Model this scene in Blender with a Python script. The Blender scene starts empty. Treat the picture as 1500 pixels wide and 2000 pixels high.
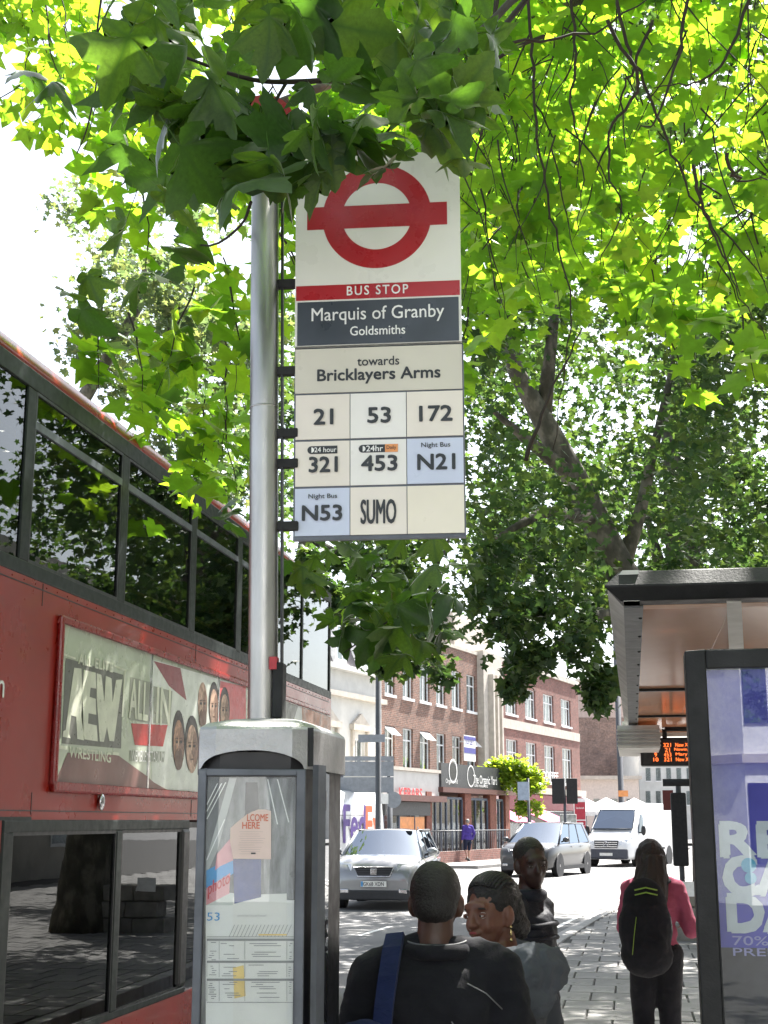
import bpy, bmesh, math, random
from math import sin, cos, pi, radians, sqrt, atan2
from mathutils import Vector, Matrix, noise, Euler
V = Vector
random.seed(7)
SC = bpy.context.scene
COL = SC.collection
# ---------------------------------------------------------------- camera
F0 = 2700.0
PITCH = radians(12.59); YAW = radians(9.94)
CZ = 1.75
cp, sp, cA, sA = cos(PITCH), sin(PITCH), cos(YAW), sin(YAW)
cam_d = bpy.data.cameras.new('camera'); cam = bpy.data.objects.new('camera', cam_d)
COL.objects.link(cam); SC.camera = cam
cam.location = (0, 0, CZ); cam.rotation_euler = (radians(90) + PITCH, 0, YAW)
cam_d.sensor_fit = 'HORIZONTAL'; cam_d.sensor_width = 36; cam_d.lens = F0 / 1500 * 36
cam_d.clip_end = 2000; cam_d.clip_start = 0.05
# ---------------------------------------------------------------- light
SUN_EL, SUN_AZ = radians(57), radians(24)      # azimuth measured from +Y towards +X
w = bpy.data.worlds.new('World'); SC.world = w; w.use_nodes = True
nt = w.node_tree; nt.nodes.clear()
out = nt.nodes.new('ShaderNodeOutputWorld'); bg = nt.nodes.new('ShaderNodeBackground')
sky = nt.nodes.new('ShaderNodeTexSky'); sky.sky_type = 'NISHITA'; sky.sun_disc = False
sky.sun_elevation = SUN_EL; sky.sun_rotation = SUN_AZ
sky.air_density = 1.0; sky.dust_density = 2.5; sky.ozone_density = 0.6
bg.inputs[1].default_value = 0.085
hs = nt.nodes.new('ShaderNodeHueSaturation'); hs.inputs['Saturation'].default_value = 0.55
nt.links.new(sky.outputs[0], hs.inputs['Color'])
nt.links.new(hs.outputs[0], bg.inputs[0]); nt.links.new(bg.outputs[0], out.inputs[0])
sd = bpy.data.lights.new('sun', 'SUN'); sd.energy = 5.0; sd.angle = radians(0.53); sd.color = (1, 0.96, 0.9)
sun = bpy.data.objects.new('sun', sd); COL.objects.link(sun)
dirv = V((sin(SUN_AZ) * cos(SUN_EL), cos(SUN_AZ) * cos(SUN_EL), sin(SUN_EL)))
sun.rotation_euler = dirv.to_track_quat('Z', 'Y').to_euler(); sun.location = (0, 0, 30)
vs = SC.view_settings
vs.view_transform = 'Standard'; vs.look = 'None'; vs.gamma = 1; vs.use_curve_mapping = False
vs.exposure = 2.1
SC.cycles.max_bounces = 8; SC.cycles.transparent_max_bounces = 10
SC.cycles.transmission_bounces = 4; SC.cycles.glossy_bounces = 4; SC.cycles.diffuse_bounces = 4
SC.cycles.sample_clamp_indirect = 6
# ---------------------------------------------------------------- pixel -> place (photo pixels)
def ray(x, y):
    v = 1000 - y
    return x - 750, F0 * cp - v * sp, v * cp + F0 * sp
def c2w(x, d, z):
    return V((x * cA - d * sA, x * sA + d * cA, z))
def P(x, y, D):
    a, f, u = ray(x, y); t = D / f
    return c2w(a * t, D, CZ + u * t)
def PX(x, y, X):
    a, f, u = ray(x, y); t = X / (a * cA - f * sA)
    return c2w(a * t, f * t, CZ + u * t)
def PZ(x, y, Z=0.0):
    a, f, u = ray(x, y); t = (Z - CZ) / u
    return c2w(a * t, f * t, Z)
# ---------------------------------------------------------------- materials
def ramp2(nt, fac, c0, c1, p0=0.35, p1=0.65):
    r = nt.nodes.new('ShaderNodeValToRGB')
    r.color_ramp.elements[0].position = p0; r.color_ramp.elements[1].position = p1
    r.color_ramp.elements[0].color = (*c0, 1); r.color_ramp.elements[1].color = (*c1, 1)
    nt.links.new(fac, r.inputs[0]); return r.outputs[0]
def newmat(name):
    m = bpy.data.materials.new(name); m.use_nodes = True
    nt = m.node_tree; b = nt.nodes['Principled BSDF']; return m, nt, b
def noise_n(nt, scale, detail=4, coord='Object', rough=0.6, sc3=None):
    tc = nt.nodes.new('ShaderNodeTexCoord'); n = nt.nodes.new('ShaderNodeTexNoise')
    n.inputs['Scale'].default_value = scale; n.inputs['Detail'].default_value = detail; n.inputs['Roughness'].default_value = rough
    if sc3:
        mp = nt.nodes.new('ShaderNodeMapping'); mp.inputs['Scale'].default_value = sc3
        nt.links.new(tc.outputs[coord], mp.inputs[0]); nt.links.new(mp.outputs[0], n.inputs[0])
    else: nt.links.new(tc.outputs[coord], n.inputs[0])
    return n.outputs[0]
def mat(name, col, rough=0.5, metal=0.0, var=0.12, ns=8.0, bump=0.0, bs=60.0, spec=0.5, coat=0.0, rv=0.1, sc3=None, dirt=None, obj_rand=0.0):
    m, nt, b = newmat(name)
    b.inputs['Roughness'].default_value = rough; b.inputs['Metallic'].default_value = metal
    b.inputs['Specular IOR Level'].default_value = spec
    b.inputs['Coat Weight'].default_value = coat; b.inputs['Coat Roughness'].default_value = 0.04
    c = V(col); lo = [max(0, a * (1 - var)) for a in c]; hi = [min(1, a * (1 + var)) for a in c]
    n = noise_n(nt, ns, 5, sc3=sc3)
    o = ramp2(nt, n, lo, hi)
    if dirt:
        n3 = noise_n(nt, dirt[1], 6, rough=0.75)
        mx = nt.nodes.new('ShaderNodeMix'); mx.data_type = 'RGBA'
        f = ramp2(nt, n3, (0, 0, 0), (1, 1, 1), dirt[2], dirt[2] + 0.08)
        nt.links.new(f, mx.inputs[0]); nt.links.new(o, mx.inputs[6]); mx.inputs[7].default_value = (*dirt[0], 1); o = mx.outputs[2]
    if obj_rand:
        oi = nt.nodes.new('ShaderNodeObjectInfo'); hsn = nt.nodes.new('ShaderNodeHueSaturation')
        mr = nt.nodes.new('ShaderNodeMapRange'); mr.inputs[3].default_value = 1 - obj_rand; mr.inputs[4].default_value = 1 + obj_rand
        nt.links.new(oi.outputs['Random'], mr.inputs[0]); nt.links.new(mr.outputs[0], hsn.inputs['Value']); nt.links.new(o, hsn.inputs['Color']); o = hsn.outputs[0]
    nt.links.new(o, b.inputs['Base Color'])
    if rv:
        n2 = noise_n(nt, ns * 2.3, 5); mr = nt.nodes.new('ShaderNodeMapRange')
        mr.inputs[1].default_value = 0.3; mr.inputs[2].default_value = 0.7
        mr.inputs[3].default_value = max(0, rough - rv); mr.inputs[4].default_value = min(1, rough + rv)
        nt.links.new(n2, mr.inputs[0]); nt.links.new(mr.outputs[0], b.inputs['Roughness'])
    if bump:
        bp = nt.nodes.new('ShaderNodeBump'); bp.inputs['Strength'].default_value = bump; bp.inputs['Distance'].default_value = 0.01
        nt.links.new(noise_n(nt, bs, 5), bp.inputs['Height']); nt.links.new(bp.outputs[0], b.inputs['Normal'])
    return m
def schlick(nt, f0, scale=1.0):
    lw = nt.nodes.new('ShaderNodeLayerWeight'); pw = nt.nodes.new('ShaderNodeMath'); pw.operation = 'POWER'; pw.inputs[1].default_value = 5
    lw.inputs[0].default_value = 0.5; mr = nt.nodes.new('ShaderNodeMapRange'); mr.inputs[3].default_value = f0 * scale; mr.inputs[4].default_value = scale
    nt.links.new(lw.outputs['Facing'], pw.inputs[0]); nt.links.new(pw.outputs[0], mr.inputs[0]); return mr.outputs[0]
def glassmat(name, tint=(0.5, 0.55, 0.52), ior=1.6, rough=0.0, base=None, bump=0.0):
    m = bpy.data.materials.new(name); m.use_nodes = True; nt = m.node_tree; nt.nodes.clear()
    o = nt.nodes.new('ShaderNodeOutputMaterial'); mx = nt.nodes.new('ShaderNodeMixShader')
    fr = schlick(nt, ((ior - 1) / (ior + 1)) ** 2)
    g = nt.nodes.new('ShaderNodeBsdfGlossy'); g.inputs['Roughness'].default_value = rough; g.inputs[0].default_value = (0.95, 0.97, 0.98, 1)
    if base:
        t = nt.nodes.new('ShaderNodeBsdfDiffuse'); t.inputs[0].default_value = (*base, 1)
    else:
        t = nt.nodes.new('ShaderNodeBsdfTransparent'); t.inputs[0].default_value = (*tint, 1)
    if bump:
        bp = nt.nodes.new('ShaderNodeBump'); bp.inputs['Strength'].default_value = bump; bp.inputs['Distance'].default_value = 0.01
        nt.links.new(noise_n(nt, 2.2, 2), bp.inputs['Height']); nt.links.new(bp.outputs[0], g.inputs['Normal'])
    nt.links.new(fr, mx.inputs[0]); nt.links.new(t.outputs[0], mx.inputs[1]); nt.links.new(g.outputs[0], mx.inputs[2])
    nt.links.new(mx.outputs[0], o.inputs[0]); return m
def emat(name, col, s):
    m, nt, b = newmat(name); b.inputs['Base Color'].default_value = (0, 0, 0, 1)
    b.inputs['Emission Color'].default_value = (*col, 1); b.inputs['Emission Strength'].default_value = s; return m
MAT = {}
def mk(k, *a, **kw):
    MAT[k] = mat(k, *a, **kw); return MAT[k]
mk('red', (0.27, 0.017, 0.010), 0.3, coat=0.22, var=0.10, rv=0.06, ns=1.5, spec=0.35, dirt=((0.22, 0.03, 0.025), 2.2, 0.60))
mk('redframe', (0.24, 0.011, 0.010), 0.3, coat=0.2)
mk('busgrey', (0.02, 0.025, 0.024), 0.4, spec=0.2)
mk('black', (0.012, 0.012, 0.014), 0.4)
mk('blackmatt', (0.012, 0.012, 0.013), 0.75)
mk('rubber', (0.02, 0.02, 0.02), 0.8)
mk('chrome', (0.6, 0.6, 0.62), 0.2, 1.0)
mk('steel', (0.46, 0.45, 0.43), 0.38, 0.95, var=0.12, ns=6, sc3=(4, 4, 0.7), bump=0.06, bs=220, rv=0.05)
mk('castalu', (0.42, 0.42, 0.42), 0.42, 0.85, var=0.2, ns=5, bump=0.3, bs=90, dirt=((0.04, 0.04, 0.04), 26, 0.66))
mk('kioskgrey', (0.10, 0.11, 0.13), 0.4, 0.3, var=0.2)
mk('signwhite', (0.78, 0.78, 0.72), 0.3, var=0.03, ns=3)
mk('signred', (0.40, 0.02, 0.028), 0.3, var=0.06)
mk('signgrey', (0.045, 0.055, 0.07), 0.35, var=0.1)
mk('beige', (0.60, 0.57, 0.48), 0.35, var=0.04, ns=4)
mk('tilecream', (0.76, 0.70, 0.62), 0.35, var=0.03, ns=5)
mk('tilewhite', (0.78, 0.76, 0.72), 0.35, var=0.03, ns=5)
mk('tileyellow', (0.78, 0.72, 0.60), 0.35, var=0.03, ns=5)
mk('tileblue', (0.55, 0.60, 0.74), 0.35, var=0.03, ns=5)
mk('ink', (0.025, 0.03, 0.035), 0.5)
mk('inkwhite', (0.8, 0.8, 0.78), 0.45)
mk('orange', (0.75, 0.30, 0.10), 0.5)
mk('shelterblack', (0.011, 0.0115, 0.012), 0.5, spec=0.3, var=0.3, ns=10, bump=0.15, bs=120)
mk('white', (0.78, 0.78, 0.77), 0.5)
mk('cream', (0.66, 0.60, 0.50), 0.6)
mk('tyre', (0.02, 0.02, 0.021), 0.85, bump=0.3)
mk('rim', (0.5, 0.5, 0.52), 0.3, 0.9)
mk('polegrey', (0.07, 0.075, 0.085), 0.5)
MAT['busglass'] = glassmat('bus tinted glass', (0.34, 0.37, 0.36), 1.7, bump=0.05)
MAT['glass'] = glassmat('clear glazing', (0.95, 0.96, 0.96), 1.5)
MAT['posterglass'] = glassmat('poster glazing', (0.9, 0.92, 0.92), 1.75)
MAT['carglass'] = glassmat('car glass', (0.10, 0.12, 0.15), 3.0)
MAT['busglasslow'] = glassmat('lower deck glass', (0.10, 0.11, 0.11), 1.35, bump=0.05)
MAT['carglass'].node_tree.nodes['Glossy BSDF'].inputs[0].default_value = (0.72, 0.84, 1.0, 1)
MAT['winglass'] = glassmat('window glass', (0.72, 0.76, 0.77), 1.6, bump=0.1)
# ---------------------------------------------------------------- mesh builder
MW = {}
def wm(o):
    return MW.get(o.name, Matrix.Identity(4)) if o is not None else Matrix.Identity(4)
def smooth_path(pts, n=4):
    pts = [V(p) for p in pts]; q = [pts[0] * 2 - pts[1]] + pts + [pts[-1] * 2 - pts[-2]]; o = []
    for i in range(1, len(q) - 2):
        a, b, c, d = q[i - 1], q[i], q[i + 1], q[i + 2]
        for k in range(n):
            t = k / n; o.append(0.5 * ((2 * b) + (c - a) * t + (2 * a - 5 * b + 4 * c - d) * t * t + (3 * b - a - 3 * c + d) * t ** 3))
    o.append(pts[-1]); return o
class MB:
    def __init__(s): s.v = []; s.f = []; s.m = []; s.smooth = []
    def add(s, vs, fs, mi=0, sm=False):
        n = len(s.v); s.v += [V(a) for a in vs]
        for f in fs: s.f.append([n + i for i in f]); s.m.append(mi); s.smooth.append(sm)
        return s
    def box(s, x0, x1, y0, y1, z0, z1, mi=0):
        vs = [(x0, y0, z0), (x1, y0, z0), (x1, y1, z0), (x0, y1, z0), (x0, y0, z1), (x1, y0, z1), (x1, y1, z1), (x0, y1, z1)]
        return s.add(vs, [(0, 3, 2, 1), (4, 5, 6, 7), (0, 1, 5, 4), (1, 2, 6, 5), (2, 3, 7, 6), (3, 0, 4, 7)], mi)
    def obox(s, c, ax, ay, az, mi=0):          # centre and three half-axis vectors
        c = V(c); ax = V(ax); ay = V(ay); az = V(az)
        vs = [c - ax - ay - az, c + ax - ay - az, c + ax + ay - az, c - ax + ay - az, c - ax - ay + az, c + ax - ay + az, c + ax + ay + az, c - ax + ay + az]
        return s.add(vs, [(0, 3, 2, 1), (4, 5, 6, 7), (0, 1, 5, 4), (1, 2, 6, 5), (2, 3, 7, 6), (3, 0, 4, 7)], mi)
    def extr(s, pts, d, mi=0, sm=False):            # planar polygon extruded along vector d
        n = len(pts); d = V(d); a = [V(p) for p in pts]
        vs = a + [p + d for p in a]
        fs = [tuple(range(n))[::-1], tuple(range(n, 2 * n))]
        s.add(vs, fs, mi)
        return s.add(vs, [(i, (i + 1) % n, n + (i + 1) % n, n + i) for i in range(n)], mi, sm)
    def poly(s, pts, mi=0): return s.add(pts, [tuple(range(len(pts)))], mi)
    def tube(s, pts, r, n=8, mi=0, cap=True):
        pts = [V(p) for p in pts]
        if not hasattr(r, '__len__'): r = [r] * len(pts)
        vs = []; up = None
        for i, p in enumerate(pts):
            t = (pts[min(i + 1, len(pts) - 1)] - pts[max(i - 1, 0)]).normalized()
            if up is None:
                up = V((0, 0, 1)) if abs(t.z) < 0.9 else V((1, 0, 0))
            x = t.cross(up).normalized(); y = x.cross(t).normalized(); up = y
            for k in range(n):
                a = 2 * pi * k / n; vs.append(p + x * (r[i] * cos(a)) + y * (r[i] * sin(a)))
        fs = []
        for i in range(len(pts) - 1):
            for k in range(n):
                k2 = (k + 1) % n; fs.append((i * n + k, i * n + k2, (i + 1) * n + k2, (i + 1) * n + k))
        s.add(vs, fs, mi, True)
        if cap: s.add(vs[:n], [tuple(range(n))[::-1]], mi); s.add(vs[-n:], [tuple(range(n))], mi)
        return s
    def loft(s, rings, mi=0, sm=True, closed=True, caps=True):
        n = len(rings[0]); vs = [V(p) for r in rings for p in r]; fs = []
        for i in range(len(rings) - 1):
            for k in range(n if closed else n - 1):
                k2 = (k + 1) % n; fs.append((i * n + k, i * n + k2, (i + 1) * n + k2, (i + 1) * n + k))
        s.add(vs, fs, mi, sm)
        if caps: s.add(rings[0], [tuple(range(n))[::-1]], mi); s.add(rings[-1], [tuple(range(n))], mi)
        return s
    def ell(s, c, r, nu=12, nv=8, mi=0, M=None):
        c = V(c); vs = []
        for j in range(nv + 1):
            th = pi * j / nv
            for i in range(nu):
                ph = 2 * pi * i / nu
                q = V((r[0] * sin(th) * cos(ph), r[1] * sin(th) * sin(ph), r[2] * cos(th)))
                if M is not None: q = M @ q
                vs.append(c + q)
        fs = [(j * nu + i, (j + 1) * nu + i, (j + 1) * nu + (i + 1) % nu, j * nu + (i + 1) % nu) for j in range(nv) for i in range(nu)]
        return s.add(vs, fs, mi, True)
    def build(s, name, mats, parent=None, world=True, loc=None, bevel=0.0, kind=None):
        if not isinstance(mats, (list, tuple)): mats = [mats]
        me = bpy.data.meshes.new(name)
        vs = s.v
        o = bpy.data.objects.new(name, me)
        if parent is not None and world:
            inv = wm(parent).inverted(); vs = [inv @ a for a in vs]
        elif parent is None and loc is not None:
            L = V(loc); vs = [a - L for a in vs]; o.location = L
        me.from_pydata([tuple(a) for a in vs], [], s.f)
        for m in mats: me.materials.append(MAT[m] if isinstance(m, str) else m)
        me.polygons.foreach_set('material_index', s.m); me.polygons.foreach_set('use_smooth', s.smooth)
        bm = bmesh.new(); bm.from_mesh(me); bmesh.ops.remove_doubles(bm, verts=bm.verts, dist=1e-5)
        bmesh.ops.recalc_face_normals(bm, faces=bm.faces); bm.to_mesh(me); bm.free()
        COL.objects.link(o)
        if parent is not None: o.parent = parent; MW[o.name] = wm(parent) if world else wm(parent)
        elif loc is not None: MW[o.name] = Matrix.Translation(V(loc))
        if bevel:
            bv = o.modifiers.new('bevel', 'BEVEL'); bv.width = bevel; bv.segments = 2; bv.limit_method = 'ANGLE'; bv.angle_limit = radians(35)
        if kind: o['kind'] = kind
        return o
def tag(o, label, cat, group=None):
    o['label'] = label; o['category'] = cat
    if group: o['group'] = group
    return o
def thing(name, label, cat, loc=(0, 0, 0), rz=0.0, group=None):
    o = bpy.data.objects.new(name, None); o.empty_display_size = 0.2; COL.objects.link(o)
    o.location = loc; o.rotation_euler = (0, 0, rz)
    MW[o.name] = Matrix.Translation(V(loc)) @ Matrix.Rotation(rz, 4, 'Z')
    return tag(o, label, cat, group)
def link_copy(src, parent, name=None):
    c = src.copy(); COL.objects.link(c); c.parent = parent
    if name: c.name = name
    return c
def copy_tree(o, parent=None):
    c = o.copy(); COL.objects.link(c); c.parent = parent
    MW[c.name] = MW.get(o.name, Matrix.Identity(4))
    for ch in o.children: copy_tree(ch, c)
    return c
def place(o, loc, rz=0.0):
    o.location = loc; o.rotation_euler = (0, 0, rz); MW[o.name] = Matrix.Translation(V(loc)) @ Matrix.Rotation(rz, 4, 'Z')
def lettering(s, org, xd, yd, w=None, h=None, m='ink', parent=None, bold=0.0, name='lettering', align='C', depth=0.0015, shear=0.0, space=1.0, anchor='C'):
    """a word as a thin mesh, its centre (or left middle) at org, along xd, upright along yd, w by h metres"""
    cu = bpy.data.curves.new('t', 'FONT'); cu.body = s; cu.size = 1; cu.offset = 0.0; cu.extrude = 0.0; cu.shear = shear; cu.space_character = space; cu.resolution_u = 3
    to = bpy.data.objects.new('t', cu); COL.objects.link(to)
    dg = bpy.context.evaluated_depsgraph_get(); me = bpy.data.meshes.new_from_object(to.evaluated_get(dg))
    bpy.data.objects.remove(to); bpy.data.curves.remove(cu)
    xs = [v.co.x for v in me.vertices]; ys = [v.co.y for v in me.vertices]
    x0, x1, y0, y1 = min(xs), max(xs), min(ys), max(ys)
    if w is None: k = h / (y1 - y0); kx = ky = k
    elif h is None: k = w / (x1 - x0); kx = ky = k
    else: kx = w / (x1 - x0); ky = h / (y1 - y0)
    cx = (x0 + x1) / 2 if anchor == 'C' else x0; cy = (y0 + y1) / 2
    xd = V(xd).normalized(); yd = V(yd).normalized(); nd = xd.cross(yd)
    b = MB(); bo = bold * min(kx, ky) * .8
    for i, (ox, oy) in enumerate([(0, 0), (bo, bo * .5), (-bo, -bo * .5), (bo * .5, -bo), (-bo * .5, bo)] if bold else [(0, 0)]):
        pts = [V(org) + xd * ((v.co.x - cx) * kx + ox) + yd * ((v.co.y - cy) * ky + oy) + nd * (depth + i * .00006) for v in me.vertices]
        b.add(pts, [tuple(p.vertices) for p in me.polygons])
    bpy.data.meshes.remove(me)
    # give it a little thickness
    o = b.build(name, m, parent)
    return o
# ================================================================ GROUND
def asphalt():
    m, nt, b = newmat('asphalt'); b.inputs['Roughness'].default_value = 0.85
    n1 = noise_n(nt, 0.35, 6); n2 = noise_n(nt, 60, 3)
    c1 = ramp2(nt, n1, (0.135, 0.135, 0.137), (0.22, 0.217, 0.212), 0.3, 0.7); c2 = ramp2(nt, n2, (0.6, 0.6, 0.6), (1.25, 1.25, 1.25), 0.3, 0.7)
    mx = nt.nodes.new('ShaderNodeMix'); mx.data_type = 'RGBA'; mx.blend_type = 'MULTIPLY'; mx.inputs[0].default_value = 1
    nt.links.new(c1, mx.inputs[6]); nt.links.new(c2, mx.inputs[7]); nt.links.new(mx.outputs[2], b.inputs['Base Color'])
    bp = nt.nodes.new('ShaderNodeBump'); bp.inputs['Strength'].default_value = 0.5; bp.inputs['Distance'].default_value = 0.01
    nt.links.new(n2, bp.inputs['Height']); nt.links.new(bp.outputs[0], b.inputs['Normal']); return m
MAT['asphalt'] = asphalt()
mk('slab', (0.24, 0.232, 0.223), 0.8, var=0.2, ns=2.5, bump=0.25, bs=90, obj_rand=0.16, dirt=((0.12, 0.115, 0.11), 4, 0.57))
mk('joint', (0.05, 0.048, 0.045), 0.9)
mk('kerbstone', (0.33, 0.32, 0.31), 0.75, var=0.15, ns=6, bump=0.2, obj_rand=0.1)
mk('paintwhite', (0.7, 0.7, 0.68), 0.7, dirt=((0.3, 0.3, 0.3), 9, 0.6))
mk('paintyellow', (0.6, 0.45, 0.08), 0.7, dirt=((0.25, 0.22, 0.12), 9, 0.6))
g = MB()
for i in range(-10, 30):
    for j in range(-10, 30):
        pass
g.poly([(-900, -900, 0), (900, -900, 0), (900, 900, 0), (-900, 900, 0)])
road = g.build('road', 'asphalt'); road['kind'] = 'structure'
KERB = [(-40, -1.75), (-5, -1.72), (4, -1.68), (10, -1.6), (15, -1.45), (19.1, -1.26), (24, -0.85), (29.3, -0.34), (35, 0.45), (42, 1.6), (50, 3.1), (60, 5.4), (80, 11.5), (120, 26)]
def kx(y):
    for (a, b), (c, d) in zip(KERB, KERB[1:]):
        if y <= c: return b + (d - b) * (y - a) / (c - a)
    return KERB[-1][1]
pv = MB(); L = [V((kx(y) + 0.15, y, 0.10)) for y in [k[0] for k in KERB]]; R = [V((60, y, 0.10)) for y in [k[0] for k in KERB]]
for i in range(len(L) - 1): pv.poly([L[i], R[i], R[i + 1], L[i + 1]])
pave = pv.build('pavement', 'joint'); pave['kind'] = 'structure'
# slabs : rows across the pavement; nearest in view are objects of their own
SX, SY, GAP = 0.45, 0.62, 0.012
def slab_mesh():
    b = MB(); a = SX / 2 - GAP / 2; c = SY / 2 - GAP / 2; e = 0.006
    b.add([(-a, -c, 0), (a, -c, 0), (a, c, 0), (-a, c, 0), (-a + e, -c + e, 0.02), (a - e, -c + e, 0.02), (a - e, c - e, 0.02), (-a + e, c - e, 0.02)],
          [(4, 5, 6, 7), (0, 1, 5, 4), (1, 2, 6, 5), (2, 3, 7, 6), (3, 0, 4, 7)])
    return b
sb = slab_mesh().build('paving_slab', 'slab', pave)
slabs = []
for r in range(-6, 110):
    y = r * SY + 0.3; off = (r % 2) * SX / 2
    edge = max(kx(y - SY / 2), kx(y + SY / 2)) + 0.158
    x = math.floor((edge - off) / SX) * SX + off + SX / 2     # slab centre holding the edge
    wfirst = (x + SX / 2 - edge) / SX
    if wfirst > 0.2: slabs.append((x + SX / 2 - wfirst * SX / 2, y, wfirst))
    x += SX
    while x < 9:
        slabs.append((x, y, 1.0)); x += SX
def inview(x, y):
    d = y * cA - x * sA; a = x * cA + y * sA
    if d < 4: return -1
    px = 750 + a / d * 2768; py = 1603 + 1.65 / d * 2768
    return 1 if (1040 < px < 1380 and py < 2030) else 0
near = sorted([s for s in slabs if inview(s[0], s[1]) == 1], key=lambda s: s[1])[:296]
ns = set(near); first = True
rs = random.Random(3)
for (x, y, wf_) in near:
    o = sb if first else link_copy(sb, pave); first = False
    o.location = (x, y, 0.1 + rs.uniform(0, 0.004)); o.scale = (wf_, 1, 1); o.rotation_euler = (rs.uniform(-.006, .006), rs.uniform(-.006, .006), rs.uniform(-.006, .006))
b = MB(); proto = slab_mesh()
for s_ in slabs:
    if s_ in ns: continue
    dz = 0.1 + rs.uniform(0, 0.003)
    b.add([V((v.x * s_[2], v.y, v.z)) + V((s_[0], s_[1], dz)) for v in proto.v], proto.f)
o = b.build('paving_slab', 'slab', pave); o['kind'] = 'stuff'
# kerb stones
kb = thing('kerb', 'long granite kerb edging the slabbed pavement beside the road', 'kerb', (-1.6, 0, 0)); kb['kind'] = 'structure'; del kb['category']
y = -12.0
while y < 90:
    y2 = y + 0.9; a = V((kx(y), y, 0)); c = V((kx(y2), y2, 0)); t = (c - a).normalized(); n = V((t.y, -t.x, 0))
    c0 = (a + c) / 2 + n * 0.075
    MB().obox(c0 + V((0, 0, 0.035)), t * ((c - a).length / 2 - 0.004), n * 0.075, V((0, 0, 0.09))).build('kerb_stone', 'kerbstone', kb, bevel=0.012)
    y = y2
# double yellow / gutter lines along the kerb, stop cage
def stripe(name, off, wdt, z, m, y0, y1, dash=None):
    b = MB(); y = y0
    while y < y1:
        y2 = y + (dash[0] if dash else 2.0)
        for (p, q) in ((y, y2),):
            a = V((kx(p) - off, p, z)); c = V((kx(q) - off, q, z)); t = (c - a).normalized(); n = V((-t.y, t.x, 0))
            b.poly([a, c, c + n * wdt, a + n * wdt])
        y = y2 + (dash[1] if dash else 0)
    o = b.build(name, m); o['kind'] = 'structure'; return o
stripe('gutter_strip', 0.02, 0.28, 0.004, MAT['kerbstone'], -10, 90)
stripe('road_marking', 0.45, 0.09, 0.005, MAT['paintwhite'], 14, 90)
stripe('road_marking', 3.2, 0.1, 0.005, MAT['paintwhite'], 16, 90, (2.0, 4.0))
stripe('road_marking', 6.6, 0.1, 0.005, MAT['paintwhite'], 16, 90, (2.0, 4.0))

# ================================================================ BUS
BX = -3.2; BW = 2.5; BY0, BY1 = 4.0, 14.9
bus = thing('double_decker_bus', 'red double-decker bus with a long wrestling advert, standing at the kerb on the left', 'bus', (BX - BW / 2, 9.5, 0))
def xs_ring(y, dz=0.0, dx=0.0):
    return y
# side shell as strips (z ranges), leaving window openings
def side(name, z0, z1, y0, y1, m, x=BX, th=0.05, sgn=1):
    return MB().box(min(x, x - sgn * th), max(x, x - sgn * th), y0, y1, z0, z1).build(name, m, bus)
for X, sg in ((BX, 1), (BX - BW, -1)):
    b = MB()
    def bx(z0, z1, y0, y1): b.box(min(X, X - sg * .05), max(X, X - sg * .05), y0, y1, z0, z1)
    bx(1.755, 3.05, BY0 + .1, BY1)            # between decks
    bx(0.28, 0.56, BY0 + .1, 5.2); bx(0.28, 0.56, 6.9, BY1)
    bx(0.56, 1.755, 12.0, BY1)
    bx(0.56, 1.755, 5.95, 6.85)
    if sg == -1:
        bx(4.21, 4.212, BY0, BY1)
    b.build('body_panel', 'red', bus)
# roof with coved edges, tapering down at the rear
rings = []
for y, dz, dx in ((BY0 + .05, -.12, .1), (BY0 + .5, -.02, .02), (BY0 + 1.2, 0, 0), (12.55, 0, 0), (12.9, -0.0, 0.0), (13.6, -.03, .01), (14.3, -.09, .04), (14.75, -.2, .09), (14.92, -.33, .15)):
    r = []
    prof = [(0.0, 4.205), (0.008, 4.25), (0.03, 4.30), (0.075, 4.345), (0.16, 4.385), (0.35, 4.42), (0.8, 4.44), (1.25, 4.445)]
    for (a, z) in prof: r.append(V((BX - a - dx * (1 - a / 1.25), y, z + dz * (0.3 + 0.7 * min(1, (z - 4.2) / .2)))))
    for (a, z) in prof[::-1][1:]: r.append(V((BX - BW + a + dx * (1 - a / 1.25), y, z + dz * (0.3 + 0.7 * min(1, (z - 4.2) / .2)))))
    rings.append(r)
MB().loft(rings).build('roof', 'red', bus)
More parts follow.
